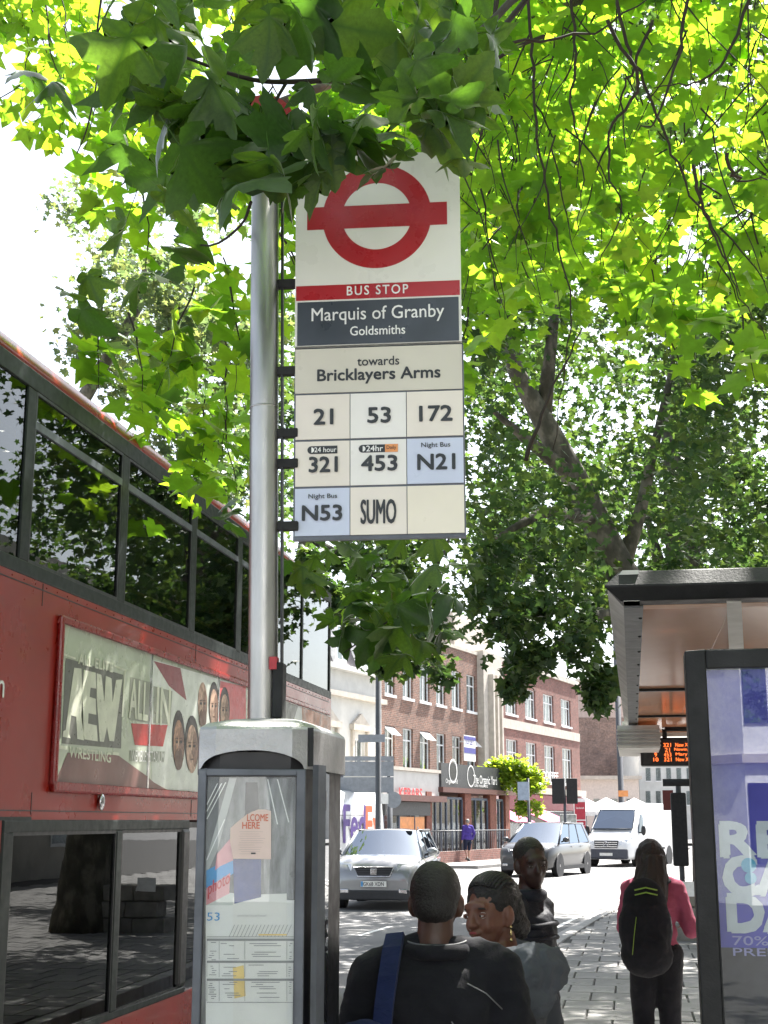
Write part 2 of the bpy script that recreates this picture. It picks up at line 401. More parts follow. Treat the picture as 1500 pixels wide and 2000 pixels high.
# upper deck window band, mullions
UP = [5.45, 6.92, 8.40, 9.89, 11.17, 12.35, 13.5, 14.82]
LOW_Z0, LOW_Z1 = 3.13, 4.10
for X, sg in ((BX, 1), (BX - BW, -1)):
    b = MB()
    def bx2(z0, z1, y0, y1, o=0.004, th=.06): b.box(min(X + sg * o, X - sg * th), max(X + sg * o, X - sg * th), y0, y1, z0, z1)
    bx2(3.05, LOW_Z0, BY0 + .1, BY1 - .02, 0.006); bx2(LOW_Z1, 4.207, BY0 + .1, BY1 - .05, 0.006)
    for i, y in enumerate(UP):
        hw = 0.055 if i < 6 else 0.03
        bx2(LOW_Z0, LOW_Z1, y - hw, y + hw, 0.004)
    b.build('window_surround', 'busgrey', bus, bevel=0.006)
    for i in range(len(UP) - 1):
        y0, y1 = UP[i] + .055, UP[i + 1] - .055
        if i >= 5: y0, y1 = UP[i] + .035, UP[i + 1] - .035
        xg = X - sg * 0.008
        w_ = MB(); hop = i in (1, 2, 3, 4)
        w_.box(min(xg, xg - sg * .006), max(xg, xg - sg * .006), y0, y1, LOW_Z0, LOW_Z1)
        wo = w_.build('upper_window', 'busglass', bus)
        if sg == 1 and hop:
            f = MB(); z = 3.885
            f.box(X - .03, X + .004, y0, y1, z, z + .045)
            f.build('hopper_rail', 'kioskgrey', wo)
            f = MB(); f.box(X - .006, X + .003, y0, y0 + .018, LOW_Z0, LOW_Z1); f.box(X - .006, X + .003, y1 - .018, y1, LOW_Z0, LOW_Z1)
            f.box(X - .006, X + .003, y0 + .018, y1 - .018, LOW_Z0, LOW_Z0 + .016); f.box(X - .006, X + .003, y0 + .018, y1 - .018, LOW_Z1 - .016, LOW_Z1)
            f.build('gasket', 'black', wo)
# lower deck
LW = [(6.98, 8.50), (8.60, 9.82)]
b = MB()
b.box(BX - .05, BX + .008, 6.86, 9.98, 1.69, 1.756); b.box(BX - .05, BX + .008, 6.86, 9.98, 0.555, 0.60)
b.box(BX - .05, BX + .008, 6.86, 6.99, 0.60, 1.69); b.box(BX - .05, BX + .008, 8.50, 8.60, 0.60, 1.69)
b.build('window_surround', 'busgrey', bus, bevel=0.01)
MB().box(BX - .05, BX + .018, 9.80, 9.98, 0.60, 1.70).build('door_pillar', 'black', bus, bevel=0.03)
for (a, c) in LW:
    wo = MB().box(BX - .018, BX - .01, a, c, 0.60, 1.69).build('lower_window', 'busglasslow', bus)
    f = MB(); f.box(BX - .008, BX + .003, a, c, 1.672, 1.69); f.box(BX - .008, BX + .003, a, c, .60, .612); f.box(BX - .008, BX + .003, a, a + .014, .612, 1.672); f.box(BX - .008, BX + .003, c - .014, c, .612, 1.672); f.build('gasket', 'black', wo)
for (a, c) in ((9.98, 10.6), (10.64, 11.26)):
    d = MB().box(BX - .03, BX - .02, a, c, .45, 1.70).build('exit_door', 'busglasslow', bus)
    f = MB(); f.box(BX - .035, BX - .012, a, a + .05, .3, 1.74); f.box(BX - .035, BX - .012, c - .05, c, .3, 1.74); f.box(BX - .035, BX - .012, a + .05, c - .05, .3, .45); f.box(BX - .035, BX - .012, a + .05, c - .05, 1.70, 1.74)
    f.build('door_frame', 'black', d)
MB().box(BX - .05, BX, 11.27, 12.0, .28, 1.755).build('body_panel', 'red', bus)
for a, c in ((4.3, 5.1),):
    d = MB().box(BX - .03, BX - .02, a, c, .45, 1.70).build('front_door', 'busglass', bus)
MB().box(BX - .05, BX, 5.1, 5.95, .56, 1.755).build('body_panel', 'red', bus)
MB().box(BX - BW, BX - BW + .05, 4.1, 12.0, .56, .75).build('body_panel', 'red', bus)
MB().box(BX - BW + .02, BX - BW + .03, 4.1, 12.0, .75, 1.755).build('lower_window', 'busglass', bus)
# front, rear, floors, ceiling, interior
b = MB(); b.box(BX - BW + .06, BX - .06, BY1 - .05, BY1 - .002, .3, 3.05); b.box(BX - BW + .06, BX - .06, BY1 - .05, BY1 - .004, 3.75, 4.15)
b.build('rear_panel', 'red', bus)
MB().box(BX - BW + .06, BX - .06, BY1 - .04, BY1 - .03, 3.05, 3.75).build('rear_window', 'busglass', bus)
MB().box(BX - BW, BX, BY0 + .02, BY0 + .1, .28, 1.0).box(BX - BW, BX, BY0 + .02, BY0 + .1, 2.3, 2.95).build('front_panel', 'red', bus, bevel=.03)
MB().box(BX - BW + .05, BX - .05, BY0 + .05, BY0 + .07, 1.0, 2.3).build('windscreen', 'busglass', bus)
MB().box(BX - BW + .05, BX - .05, BY0 + .05, BY0 + .07, 2.95, 4.2).build('windscreen', 'busglass', bus)
mk('interior', (0.30, 0.31, 0.32), 0.6); mk('ceil', (0.55, 0.55, 0.54), 0.5); mk('seat', (0.05, 0.06, 0.14), 0.8)
b = MB(); b.box(BX - BW + .06, BX - .06, BY0 + .1, BY1 - .1, 1.80, 1.9); b.box(BX - BW + .06, BX - .06, BY0 + .1, BY1 - .1, .3, .36)
b.build('deck_floor', 'interior', bus)
MB().box(BX - BW + .2, BX - .2, BY0 + .2, BY1 - .3, 4.14, 4.17).build('ceiling_lining', 'ceil', bus)
b = MB()
for i in range(9):
    y = 5.9 + i * .98
    for xx in (BX - .15, BX - BW + 1.05):
        b.box(xx - .86, xx, y, y + .09, 2.5, 3.42 if i != 3 else 3.38); b.box(xx - .86, xx, y - .42, y, 2.45, 2.55)
        if y < 9.3: b.box(xx - .86, xx, y, y + .09, .6, 1.3)
b.build('seat_row', 'seat', bus, bevel=.03)
b = MB()
for y in (6.4, 8.4, 10.4, 12.4): b.tube([(BX - .95, y, 1.9), (BX - .95, y, 4.14)], .017, 8)
b.tube([(BX - .3, 5, 3.98), (BX - .3, 14.3, 3.98)], .02, 8)
b.tube([(BX - .14, 5, 3.3), (BX - .14, 14.3, 3.3)], .015, 8)
mk('handrail', (0.7, 0.55, 0.08), .4); b.build('handrail', 'handrail', bus)
# wheels
for y in (6.37, 12.9):
    wh = MB().tube([(BX - .02, y, .48), (BX - .30, y, .48)], .48, 28).build('wheel', 'tyre', bus)
    MB().tube([(BX - .005, y, .48), (BX - .05, y, .48)], .29, 20).build('rim', 'rim', wh)
# advert frame & advert panel
AY0, AY1, AZ0, AZ1 = 7.47, 11.47, 1.95, 2.86
b = MB(); t = .045
b.box(BX, BX + .035, AY0 - t, AY1 + t + 3.2, AZ1, AZ1 + t); b.box(BX, BX + .035, AY0 - t, AY1 + t + 3.2, AZ0 - t, AZ0)
b.box(BX, BX + .035, AY0 - t, AY0, AZ0, AZ1)
b.build('advert_frame', 'redframe', bus, bevel=.014)
MB().box(BX, BX + .006, 5.3, 7.2, 1.752, 1.77).build('trim_strip', 'busgrey', bus)
AD = MB().box(BX, BX + .010, AY0, AY1, AZ0, AZ1).build('advert_panel', 'adpaper' if 'adpaper' in MAT else mk('adpaper', (0.46, 0.50, 0.40), .3, var=.1, ns=1.2, coat=.3), bus)
AX = BX + .0105
def AW(px, py):
    p = PX(px, py, AX); return p.y, p.z
def adpoly(px, m, name='print', lift=0.0, parent=None):
    b = MB(); pts = []
    for (x, y) in px:
        p = PX(x, y, AX); pts.append(V((AX + lift, min(max(p.y, AY0), AY1), min(max(p.z, AZ0), AZ1))))
    b.extr(pts, (0.0006, 0, 0)); return b.build(name, m, parent or AD)
mk('adgrey', (0.13, 0.13, 0.115), .35); mk('adbrown', (0.20, 0.10, 0.09), .35, var=.25, ns=2); mk('adred', (0.42, 0.035, 0.03), .35); mk('adletter', (0.60, 0.61, 0.50), .35); mk('adblack', (0.02, .02, .025), .35)
mk('adwhite', (0.62, 0.64, 0.60), .35); mk('addkred', (0.25, 0.06, 0.07), .35); mk('adpink', (0.55, 0.09, 0.10), .35)
adpoly([(296, 1288), (480, 1323), (480, 1550), (296, 1548)], 'adwhite')
adpoly([(108, 1330), (114, 1320), (121, 1335), (118, 1440), (106, 1460)], 'adblack', lift=.001)
adpoly([(128, 1285), (240, 1318), (236, 1462), (120, 1452)], 'adgrey', lift=.001)
adpoly([(98, 1530), (132, 1470), (230, 1475), (285, 1515), (300, 1528), (330, 1545), (98, 1545)], 'adbrown', lift=.0015)
adpoly([(300, 1291), (352, 1305), (364, 1368), (330, 1340)], 'addkred', lift=.001)
adpoly([(256, 1413), (327, 1416), (318, 1458), (263, 1455)], 'adred', lift=.001)
adpoly([(430, 1330), (480, 1338), (480, 1475), (425, 1475)], 'adpink', lift=.001)
mk('adshadow', (.27, .28, .23), .35); adpoly([(254, 1322), (292, 1332), (292, 1412), (252, 1405)], 'adshadow', lift=.001); adpoly([(300, 1340), (336, 1350), (332, 1414), (299, 1412)], 'adshadow', lift=.0016); adpoly([(253, 1466), (322, 1468), (320, 1488), (253, 1486)], 'adshadow', lift=.001)
# frame lines of the emblem
for q in ([(118, 1278), (147, 1288), (147, 1284.5), (120, 1274.5)], [(222, 1302), (246, 1312), (246, 1308), (222, 1298)], [(242, 1312), (245, 1312), (240, 1400), (237, 1400)],
          [(119, 1278), (122, 1279), (115, 1462), (111, 1462)], [(111, 1462), (131, 1465), (131, 1458), (112, 1455)], [(219, 1474), (232, 1476), (232, 1470), (219, 1468)]):
    adpoly(q, 'adletter', lift=.0022)
LET = [[(144, 1304), (158, 1306), (163, 1446), (150, 1443), (148, 1400), (138, 1397), (134, 1434), (137, 1442), (122, 1439), (123, 1428), (127, 1426)],
       [(163, 1308), (186, 1314), (187, 1345), (176, 1343), (174, 1361), (186, 1365), (187, 1396), (172, 1393), (171, 1413), (188, 1417), (190, 1448), (164, 1444), (158, 1400), (160, 1345)],
       [(188, 1315), (197, 1318), (203, 1370), (206, 1320), (217, 1325), (219, 1372), (226, 1328), (238, 1327), (222, 1448), (213, 1447), (208, 1420), (202, 1449), (194, 1448), (188, 1365)]]
for L_ in LET: adpoly(L_, 'adletter', 'letter', lift=.0025)
def adtext(s, x0, y0, x1, y1, hpx, m, bold=.02):
    a = PX(x0, y0, AX + .002); c = PX(x1, y1, AX + .002)
    hh = abs(PX((x0 + x1) / 2, (y0 + y1) / 2 - hpx / 2, AX).z - PX((x0 + x1) / 2, (y0 + y1) / 2 + hpx / 2, AX).z)
    mid = (a + c) / 2; dirn = (c - a)
    lettering(s, mid, dirn, (0, 0, 1), w=dirn.length, h=hh, m=m, parent=AD, bold=bold)
adtext('ALL ELITE', 153, 1286, 220, 1304, 19, 'adletter', .03)
adtext('WRESTLING', 135, 1468, 216, 1480, 20, 'adletter', .03)
adtext('ALL', 253, 1363, 289, 1371, 74, 'adletter', .03)
adtext('IN', 306, 1378, 332, 1382, 70, 'adletter', .03)
adtext('WEMBLEY STADIUM', 256, 1476, 320, 1479, 22, 'inkwhite', .01)
# plain painted heads of four people printed on the advert
mk('skinA', (0.36, 0.19, 0.12), .4, var=.5, ns=22); mk('skinB', (0.42, 0.27, 0.20), .4, var=.45, ns=20); mk('skinshade', (0.22, 0.12, 0.085), .4, var=.4, ns=25); mk('skinlite', (0.55, 0.38, 0.30), .4); mk('hairprint', (0.025, 0.02, 0.02), .4); mk('beardprint', (0.12, 0.06, 0.04), .4)
def head_print(x, y, rx, ry, skin, bald=False, beard=False):
    def el(cx, cy, ax, ay, m, l): adpoly([(cx + ax * cos(2 * pi * k / 18), cy + ay * sin(2 * pi * k / 18)) for k in range(18)], m, 'print', l)
    if not bald: el(x, y - ry * .1, rx * 1.25, ry * 1.12, 'hairprint', .0026)
    el(x, y + (0 if bald else ry * .1), rx, ry * .95, skin, .0034)
    if beard: el(x, y + ry * .62, rx * .8, ry * .42, 'beardprint', .0042)
    for s_ in (-1, 1):
        el(x + s_ * rx * .4, y - ry * .02, rx * .22, ry * .06, 'hairprint', .005); el(x + s_ * rx * .4, y - ry * .15, rx * .28, ry * .035, 'beardprint', .005)
    el(x + rx * .5, y + ry * .1, rx * .42, ry * .7, 'skinshade', .0037); el(x, y + ry * .22, rx * .13, ry * .10, 'skinshade', .0045); el(x, y + ry * .50, rx * .30, ry * .035, 'beardprint', .005); el(x - rx * .1, y + ry * .1, rx * .10, ry * .22, 'skinlite', .0044)
head_print(348, 1450, 10, 52, 'skinA', beard=True)
head_print(374, 1458, 11, 50, 'skinB')
head_print(395, 1375, 9, 45, 'skinB', bald=True, beard=True)
head_print(417, 1380, 8, 40, 'skinB')
head_print(438, 1388, 8, 38, 'skinB')
for x0, y0, y1 in ((296, 1287, 1531), (427, 1318, 1500)):
    p = PX(x0, y0, AX); MB().box(AX, AX + .008, p.y - .012, p.y + .012, AZ0, AZ1).build('joint_strip', 'chrome', AD)
# advert on the rear part
AD2 = MB().box(BX, BX + .010, 11.62, 14.82, AZ0 + .02, AZ1 - .0).build('advert_panel', 'white', bus)
for (px, m) in (([(552, 1368), (582, 1378), (572, 1412), (552, 1402)], 'adgrey'), ([(590, 1375), (645, 1392), (645, 1500), (590, 1500)], mk('adreflection', (0.42, 0.16, 0.08), .35, var=.5, ns=5))):  # grey patch is print; orange patch is a reflection painted as colour
    b = MB(); b.extr([V((AX, min(14.81, PX(x, y, AX).y), max(AZ0 + .03, min(AZ1 - .01, PX(x, y, AX).z)))) for x, y in px], (.001, 0, 0)); b.build('print', m, AD2)
for y_ in (7.2, 10.02, 12.55):
    MB().box(BX - .002, BX + .0025, y_ - .003, y_ + .003, 1.78, 1.90).build('panel_seam', 'black', bus); MB().box(BX - .002, BX + .0025, y_ - .003, y_ + .003, 2.92, 3.045).build('panel_seam', 'black', bus)
MB().box(BX - .002, BX + .003, 4.2, 14.8, 1.800, 1.806).build('panel_seam', 'black', bus); MB().box(BX - .002, BX + .003, 4.2, 14.8, 3.005, 3.011).build('panel_seam', 'black', bus)
b = MB()
for i in range(70): b.ell((BX + .001, 4.4 + i * .15, 3.028), (.004, .006, .006), 6, 4)
ro = b.build('rivets', 'redframe', bus); ro['kind'] = 'stuff'
# chrome filler flap and tail letter on the side
lettering('n', PX(2, 1345, BX + .004), (0, 1, 0), (0, 0, 1), h=.085, m='inkwhite', parent=bus, bold=.01)
p = PX(192, 1566, BX); MB().ell((BX + .02, p.y, p.z), (.02, .03, .055), 10, 8).build('side_repeater_lamp', 'chrome', bus)
# ================================================================ BUS STOP FLAG AND POLE
PD = 3.78
pt = P(518, 370, PD); pb = P(513.5, 1400, PD); ax = (pt - pb) / (pt.z - pb.z)
base = pb - ax * pb.z
stop = thing('bus_stop_sign', 'bus stop pole with red roundel flag and cream route number tiles, behind the plane leaves', 'bus stop', base)
top = base + ax * 3.72
MB().tube([base, base + ax * 1.0, base + ax * 2.9, top], .0405, 40).build('pole', 'steel', stop)
MB().tube([base + ax * 2.895, base + ax * 2.9], .0412, 40).build('pole_collar', 'steel', stop)
# black rail
uang = radians(4.09)
U = V((cos(uang), sin(uang), 0)); NF = V((sin(uang), -cos(uang), 0))
lean = radians(2.2)
ZD = (V((0, 0, 1)) * cos(lean) + NF * sin(lean)).normalized()
NS = U.cross(ZD).normalized()
if NS.y > 0: NS = -NS
Wf = .482
def zrow(y):                                      # height of a photo row on the flag, measured along ZD from the bottom
    a = P(740, 1043, 3.775).z; return (P(740, y, 3.775 - 0.02 * (1043 - y) / 735).z - a) / cos(lean)
c0 = P(572, 1048, 3.775)
def FP(u, v, lift=0.0): return c0 + U * u + ZD * v + NS * lift
railx = P(549, 900, 3.79)
off = U * .052
MB().obox(base + ax * 2.85 + off, U * .003, NF * .010, ax * .86).build('rail', 'black', stop)
for yy in (557, 727, 848, 907, 1029):
    z = P(558, yy, 3.78).z
    MB().obox(base + ax * z + U * .068, U * .03, NF * .012, V((0, 0, .013))).build('bracket', 'blackmatt', stop, bevel=.003)
flag = MB().obox(FP(Wf / 2, zrow(680) / 2 + 0, -.011), U * (Wf / 2), NS * .008, ZD * (zrow(680) / 2)).build('flag_case', 'kioskgrey', stop)
H1 = zrow(312)
def panel(x0, x1, v0, v1, m, name, lift=0.0, th=.003, parent=flag, round_=0.0):
    b = MB()
    if round_:
        pts = [FP(x0, v0, lift - .002), FP(x1, v0, lift - .002)]
        for (cx, a0) in ((x1 - round_, 0), (x0 + round_, 90)):
            for k in range(7):
                a = radians(a0 + 15 * k); pts.append(FP(cx + round_ * cos(a), v1 - round_ + round_ * sin(a), lift - .002))
        b.extr(pts, NS * (th + .002))
    else: b.extr([FP(x0, v0, lift), FP(x1, v0, lift), FP(x1, v1, lift), FP(x0, v1, lift)], NS * th)
    return b.build(name, m, parent)
# head panel
hp = panel(.001, Wf - .004, zrow(675), H1, 'signwhite', 'head_panel', lift=-.02, th=.02, round_=.03, parent=stop)
kx_ = Wf / 340.0
def vy(y): return zrow(y)
L0 = .0015
panel(.004, Wf - .007, vy(587), vy(559), 'signred', 'band', L0 - .001, .0012, hp)
nb = panel(.008, Wf - .011, vy(674), vy(590.5), 'signgrey', 'name_band', L0 - .001, .0012, hp)
# roundel
rc_u, rc_v = .238, vy(430)
ro = (vy(330) - vy(532)) / 2 * 0.98; ri = ro * .64
ring = MB(); N = 72; vsr = []
for k in range(N):
    a = 2 * pi * k / N; vsr += [FP(rc_u + ro * cos(a), rc_v + ro * sin(a), .0006), FP(rc_u + ri * cos(a), rc_v + ri * sin(a), .0006)]
ring.add(vsr, [(2 * k, 2 * ((k + 1) % N), 2 * ((k + 1) % N) + 1, 2 * k + 1) for k in range(N)])
rg = ring.build('roundel', 'signred', hp)
bh = (vy(408) - vy(451)) / 2
panel(rc_u - ro * 1.285, rc_u + ro * 1.285, rc_v - bh, rc_v + bh, 'signred', 'roundel_bar', .0008, .0006, hp)
def ft(s, u, y, wpx, hpx, m, parent, bold=.012, shear=0.0, space=1.0, lift=.002):
    return lettering(s, FP(u, vy(y), lift), U, ZD, w=wpx * kx_, h=vy(y - hpx / 2) - vy(y + hpx / 2), m=m, parent=parent, bold=bold, shear=shear, depth=.0004, space=space)
ft('BUS STOP', Wf * .497, 571.5, 124, 17.5, 'inkwhite', hp, .018, space=1.25)
ft('Marquis of Granby', Wf * .497, 619, 268, 33, 'inkwhite', hp, .006)
ft('Goldsmiths', Wf * .497, 649, 111, 17.5, 'inkwhite', hp, .012)
# destination and tiles
dp = panel(.003, Wf - .004, vy(766), vy(681), 'beige', 'destination_panel', -.003, .004, stop)
ft('towards', Wf * .5, 708, 84, 17, 'ink', dp, .014)
ft('Bricklayers Arms', Wf * .502, 736, 246, 29, 'ink', dp, .030)
rows = [(769, 856), (859, 947), (950, 1043)]
us = [.004, Wf * .333, Wf * .664, Wf - .0025]
cols = [['tilecream', 'tilewhite', 'tilecream'], ['tilecream', 'tilewhite', 'tileblue'], ['tileblue', 'tilecream', 'tileyellow']]
txt = [['21', '53', '172'], ['321', '453', 'N21'], ['N53', 'SUMO', '']]
wid = [[38, 45, 64], [56, 70, 73], [78, 69, 0]]
for r in range(3):
    for c in range(3):
        tl = panel(us[c] + .0012, us[c + 1] - .0012, vy(rows[r][1]) + .001, vy(rows[r][0]) - .001, cols[r][c], 'route_tile', -.004 + .0008 * ((r * 3 + c) % 3), .0045, stop)
        uc = (us[c] + us[c + 1]) / 2; yc = (rows[r][0] + rows[r][1]) / 2
        if txt[r][c] == 'SUMO':
            ft('SUMO', uc, yc + 2, 69, 46, 'ink', tl, .045, lift=.004)
        elif txt[r][c]:
            ft(txt[r][c], uc + (.003 if txt[r][c] != 'N53' else 0), yc + (2 if r else 0), wid[r][c], 29, 'ink', tl, .034, lift=.004)
        if (r, c) in ((1, 2), (2, 0)): ft('Night Bus', uc + .002, yc - 29, 57, 11.5, 'ink', tl, .012, lift=.004)
        if (r, c) in ((1, 0), (1, 1)):
            wpx = 60 if c == 0 else 78; cc = uc + (.0 if c == 0 else .0)
            hw = wpx * kx_ / 2; v0, v1 = vy(yc - 19), vy(yc - 34)
            b = MB(); pts = [FP(cc + hw, v0, .0015), FP(cc + hw, v1, .0015)]
            rr = (v1 - v0) / 2
            for k in range(9):
                a = radians(90 + 22.5 * k); pts.append(FP(cc - hw + rr + rr * cos(a), (v0 + v1) / 2 + rr * sin(a), .0015))
            b.extr(pts, NS * .001); b.build('badge', 'ink', tl)
            b = MB(); pts = [FP(cc - hw + rr, (v0 + v1) / 2 + rr * .75 * (1 - k / 4.5), .003) for k in (0, 9)]
            b.extr([FP(cc - hw + rr + .0005 + rr * .7 * sin(radians(22.5 * k)), (v0 + v1) / 2 + rr * .7 * cos(radians(22.5 * k)), .0028) for k in range(9)], NS * .0006)
            b.build('moon_mark', 'inkwhite', tl)
            if c == 0: ft('24 hour', cc + .009, yc - 26.5, 44, 9.5, 'inkwhite', tl, .012, lift=.004)
            else:
                ft('24hr', cc - .010, yc - 26.5, 33, 11, 'inkwhite', tl, .014, lift=.004)
                panel(cc + hw - .036, cc + hw, v0, v1, 'orange', 'badge', .0028, .0006, tl)
                ft('Daily', cc + hw - .018, yc - 26.5, 19, 9, 'ink', tl, .0, lift=.005)
MB().obox(FP(Wf / 2, -.006, -.012), U * (Wf / 2), NS * .011, ZD * .0055).build('flag_base', 'kioskgrey', stop)
MB().obox(FP(Wf / 2, vy(680), -.004), U * (Wf / 2 - .001), NS * .004, ZD * .0022).build('divider', 'ink', stop)
# backing so the flag has a reverse side
MB().obox(FP(Wf / 2, (vy(312)) / 2, -.018), U * (Wf / 2 - .004), NS * .004, ZD * (vy(316) / 2)).build('flag_back', 'signwhite', stop)
# red top marker on the pole (half hidden in the leaves)
q = base + ax * P(510, 262, PD).z
b = MB(); R_ = .098; b.extr([q + U * (R_ * cos(a) - 0.0) + V((0, 0, R_ * sin(a))) + NF * .05 for a in [2 * pi * k / 28 for k in range(28)]], NF * .006)
b.build('stop_point_disc', 'signred', stop)
MB().obox(base + ax * (P(535, 1298, PD).z) + U * .034 + NF * .02, U * .010, NF * .018, V((0, 0, .017))).build('sticker', 'signred', stop)
MB().obox(base + ax * (P(535, 1350, PD).z) + U * .046 + NF * .005, U * .014, NF * .03, V((0, 0, .075))).build('cable_box', 'blackmatt', stop, bevel=.004)

# ================================================================ TIMETABLE CASE AROUND THE POLE
kc = P(510, 1600, 3.72)
kiosk = thing('timetable_case', 'grey timetable case with domed cast cap wrapped round the foot of the bus stop pole', 'timetable case', (kc.x, kc.y, 0))
def KP(x, D, z):
    p = P(x, 1500, D); return V((p.x, p.y, z))
zT = P(500, 1503, 3.5).z; zC0 = P(500, 1492, 3.5).z; zC1 = P(500, 1424, 3.5).z; zTop = P(500, 1412, 3.7).z
plan = [KP(388, 3.52, 0), KP(420, 3.50, 0), KP(570, 3.50, 0), KP(600, 3.52, 0), KP(624, 3.62, 0), KP(674, 3.98, 0), KP(664, 4.06, 0), KP(640, 4.10, 0), KP(420, 4.02, 0), KP(386, 3.98, 0)]
cen = sum(plan, V()) / len(plan)
def ringz(k, z, dz=0): return [V((cen.x + (p.x - cen.x) * k, cen.y + (p.y - cen.y) * k, z)) for p in plan]
# cap with arched skirt: bottom rim heights vary to make the arch
nA = 28
def sub(pl, n=10):
    o = []
    for i in range(len(pl)):
        a, b_ = pl[i], pl[(i + 1) % len(pl)]
        for k in range(n): o.append(a.lerp(b_, k / n))
    return o
sp_ = sub(plan); rim = []
fx0 = (plan[0] - plan[3]); 
def archz(p, i):
    # arch along the front face (index 0..3 of plan)
    n = 10
    if i < 3 * n:
        s_ = (p - plan[0]).length / (plan[3] - plan[0]).length
        return zC0 - .012 + .046 * max(0, 1 - ((s_ - .5) / .47) ** 2) ** .5
    return zC0 - .012
r0 = [V((p.x, p.y, archz(p, i))) for i, p in enumerate(sp_)]
def rk(k, z): return [V((cen.x + (p.x - cen.x) * k, cen.y + (p.y - cen.y) * k, z)) for p in sp_]
MB().loft([r0, [V((p.x, p.y, zC1)) for p in sp_], rk(.985, zC1 + .007), rk(.90, zC1 + .018), rk(.6, zTop + .004), rk(.3, zTop + .012), rk(.12, zTop + .014)], sm=False, caps=False).build('cap', 'castalu', kiosk)
# black seam down the cap and case
MB().obox(KP(606, 3.528, (zC1 + zC0) / 2), U * .0075, NF * .004, V((0, 0, .048))).build('seam', 'blackmatt', kiosk)
inner = [cen + (p - cen) * .965 for p in plan]
b = MB(); b.extr([V((p.x, p.y, .25)) for p in [cen + (q - cen) * .93 for q in plan]], (0, 0, zC0 + .03 - .25)); b.build('core', 'black', kiosk)
# front panel frame, slightly proud
A_ = KP(389, 3.50, 0); B_ = KP(598, 3.50, 0); fu = (B_ - A_).normalized(); fn = V((fu.y, -fu.x, 0)); Wp = (B_ - A_).length
if fn.y > 0: fn = -fn
def FR(u, z, l=0.0): return A_ + fu * u + fn * l + V((0, 0, z))
zb = .30; fw_ = .019
b = MB()
for (u0, u1, z0, z1) in ((0, fw_, zb, zT), (Wp - fw_ * 1.15, Wp, zb, zT), (fw_, Wp - fw_ * 1.15, zT - .0155, zT), (fw_, Wp - fw_ * 1.15, zb, zb + .03)):
    b.extr([FR(u0, z0, -.004), FR(u1, z0, -.004), FR(u1, z1, -.004), FR(u0, z1, -.004)], fn * .020)
fr = b.build('frame', 'kioskgrey', kiosk, bevel=.0025)
b = MB(); t_ = .0025
for (u0, u1, z0, z1) in ((fw_, fw_ + t_, zb + .03, zT - .0155), (Wp - fw_ * 1.15 - t_, Wp - fw_ * 1.15, zb + .03, zT - .0155), (fw_, Wp - fw_ * 1.15, zT - .018, zT - .0155)):
    b.extr([FR(u0, z0, .003), FR(u1, z0, .003), FR(u1, z1, .003), FR(u0, z1, .003)], fn * .008)
b.build('gasket', 'black', kiosk)
# right-hand face strips
b = MB(); a1, a2 = KP(611, 3.55, 0), KP(626, 3.60, 0)
b.extr([a1 + V((0, 0, zb)), a2 + V((0, 0, zb)), a2 + V((0, 0, zC0)), a1 + V((0, 0, zC0))], V((0.2, .3, 0)).normalized() * .02)
b.build('side_frame', 'kioskgrey', kiosk)
b = MB(); a1, a2 = KP(627, 3.64, 0), KP(655, 3.93, 0)
b.extr([a1 + V((0, 0, zb)), a2 + V((0, 0, zb)), a2 + V((0, 0, zC0 - .012)), a1 + V((0, 0, zC0 - .012))], V((-.5, .5, 0)) * .01)
b.build('side_glazing', glassmat('dark glazing', (.05, .05, .05), 1.5, base=(.02, .02, .02)), kiosk)
# posters behind the glazing
dark = MB(); dark.extr([FR(fw_, zb, -.001), FR(Wp - fw_, zb, -.001), FR(Wp - fw_, zT, -.001), FR(fw_, zT, -.001)], -fn * .004)
back = dark.build('display_board', mk('board', (0.16, 0.165, 0.17), .4, var=.5, ns=6, sc3=(6, 6, 1.5)), kiosk)
def kp(px, py): # photo pixel on the front panel
    a, f, u = ray(px, py); o0 = c2w(0, 0, CZ); d = c2w(a, f, 0) + V((0, 0, u)); t = (A_ - o0).dot(fn) / d.dot(fn); q = o0 + d * t; return ((q - A_).dot(fu), q.z)
def kpoly(pts, m, lift, name='print', parent=back):
    b = MB(); b.extr([FR(*kp(x, y), lift) for x, y in pts], fn * .0004); return b.build(name, m, parent)
mk('kpaper', (0.74, 0.74, 0.72), .5, var=.05); mk('kblue', (0.06, 0.30, 0.62), .5); mk('knavy', (0.03, 0.05, 0.20), .5, var=.3); mk('kpink', (0.68, 0.30, 0.33), .5); mk('kred', (0.6, .05, .06), .5); mk('kline', (0.25, .26, .26), .5)
mk('klight', (0.42, 0.43, 0.42), .4, var=.2); mk('kmap', (0.55, 0.58, 0.55), .5, var=.1); mk('kyel', (0.75, 0.55, 0.2), .5, var=.2); mk('kfaint', (0.45, .45, .46), .5)
kpoly([(402, 1758), (577, 1758), (577, 2010), (402, 2010)], 'kpaper', .001)
kpoly([(402, 1738), (462, 1745), (462, 1768), (402, 1768)], 'kmap', .0014)
tt = kpoly([(455, 1752), (465, 1748), (560, 1745), (562, 2008), (455, 2008)], mk('kpaper2', (.72, .71, .68), .5, var=.04), .0018, 'timetable_sheet')
kpoly([(403, 1700), (460, 1672), (462, 1702), (403, 1740)], 'kblue', .0014)
kpoly([(403, 1735), (450, 1705), (448, 1745), (403, 1768)], 'kpink', .0018)
kpoly([(420, 1700), (424, 1668), (452, 1635), (456, 1680), (430, 1692)], 'kpink', .002)
kpoly([(455, 1672), (510, 1672), (510, 1752), (458, 1765)], 'knavy', .002)
kpoly([(403, 1680), (448, 1520), (462, 1520), (425, 1660), (403, 1710)], 'klight', .001)
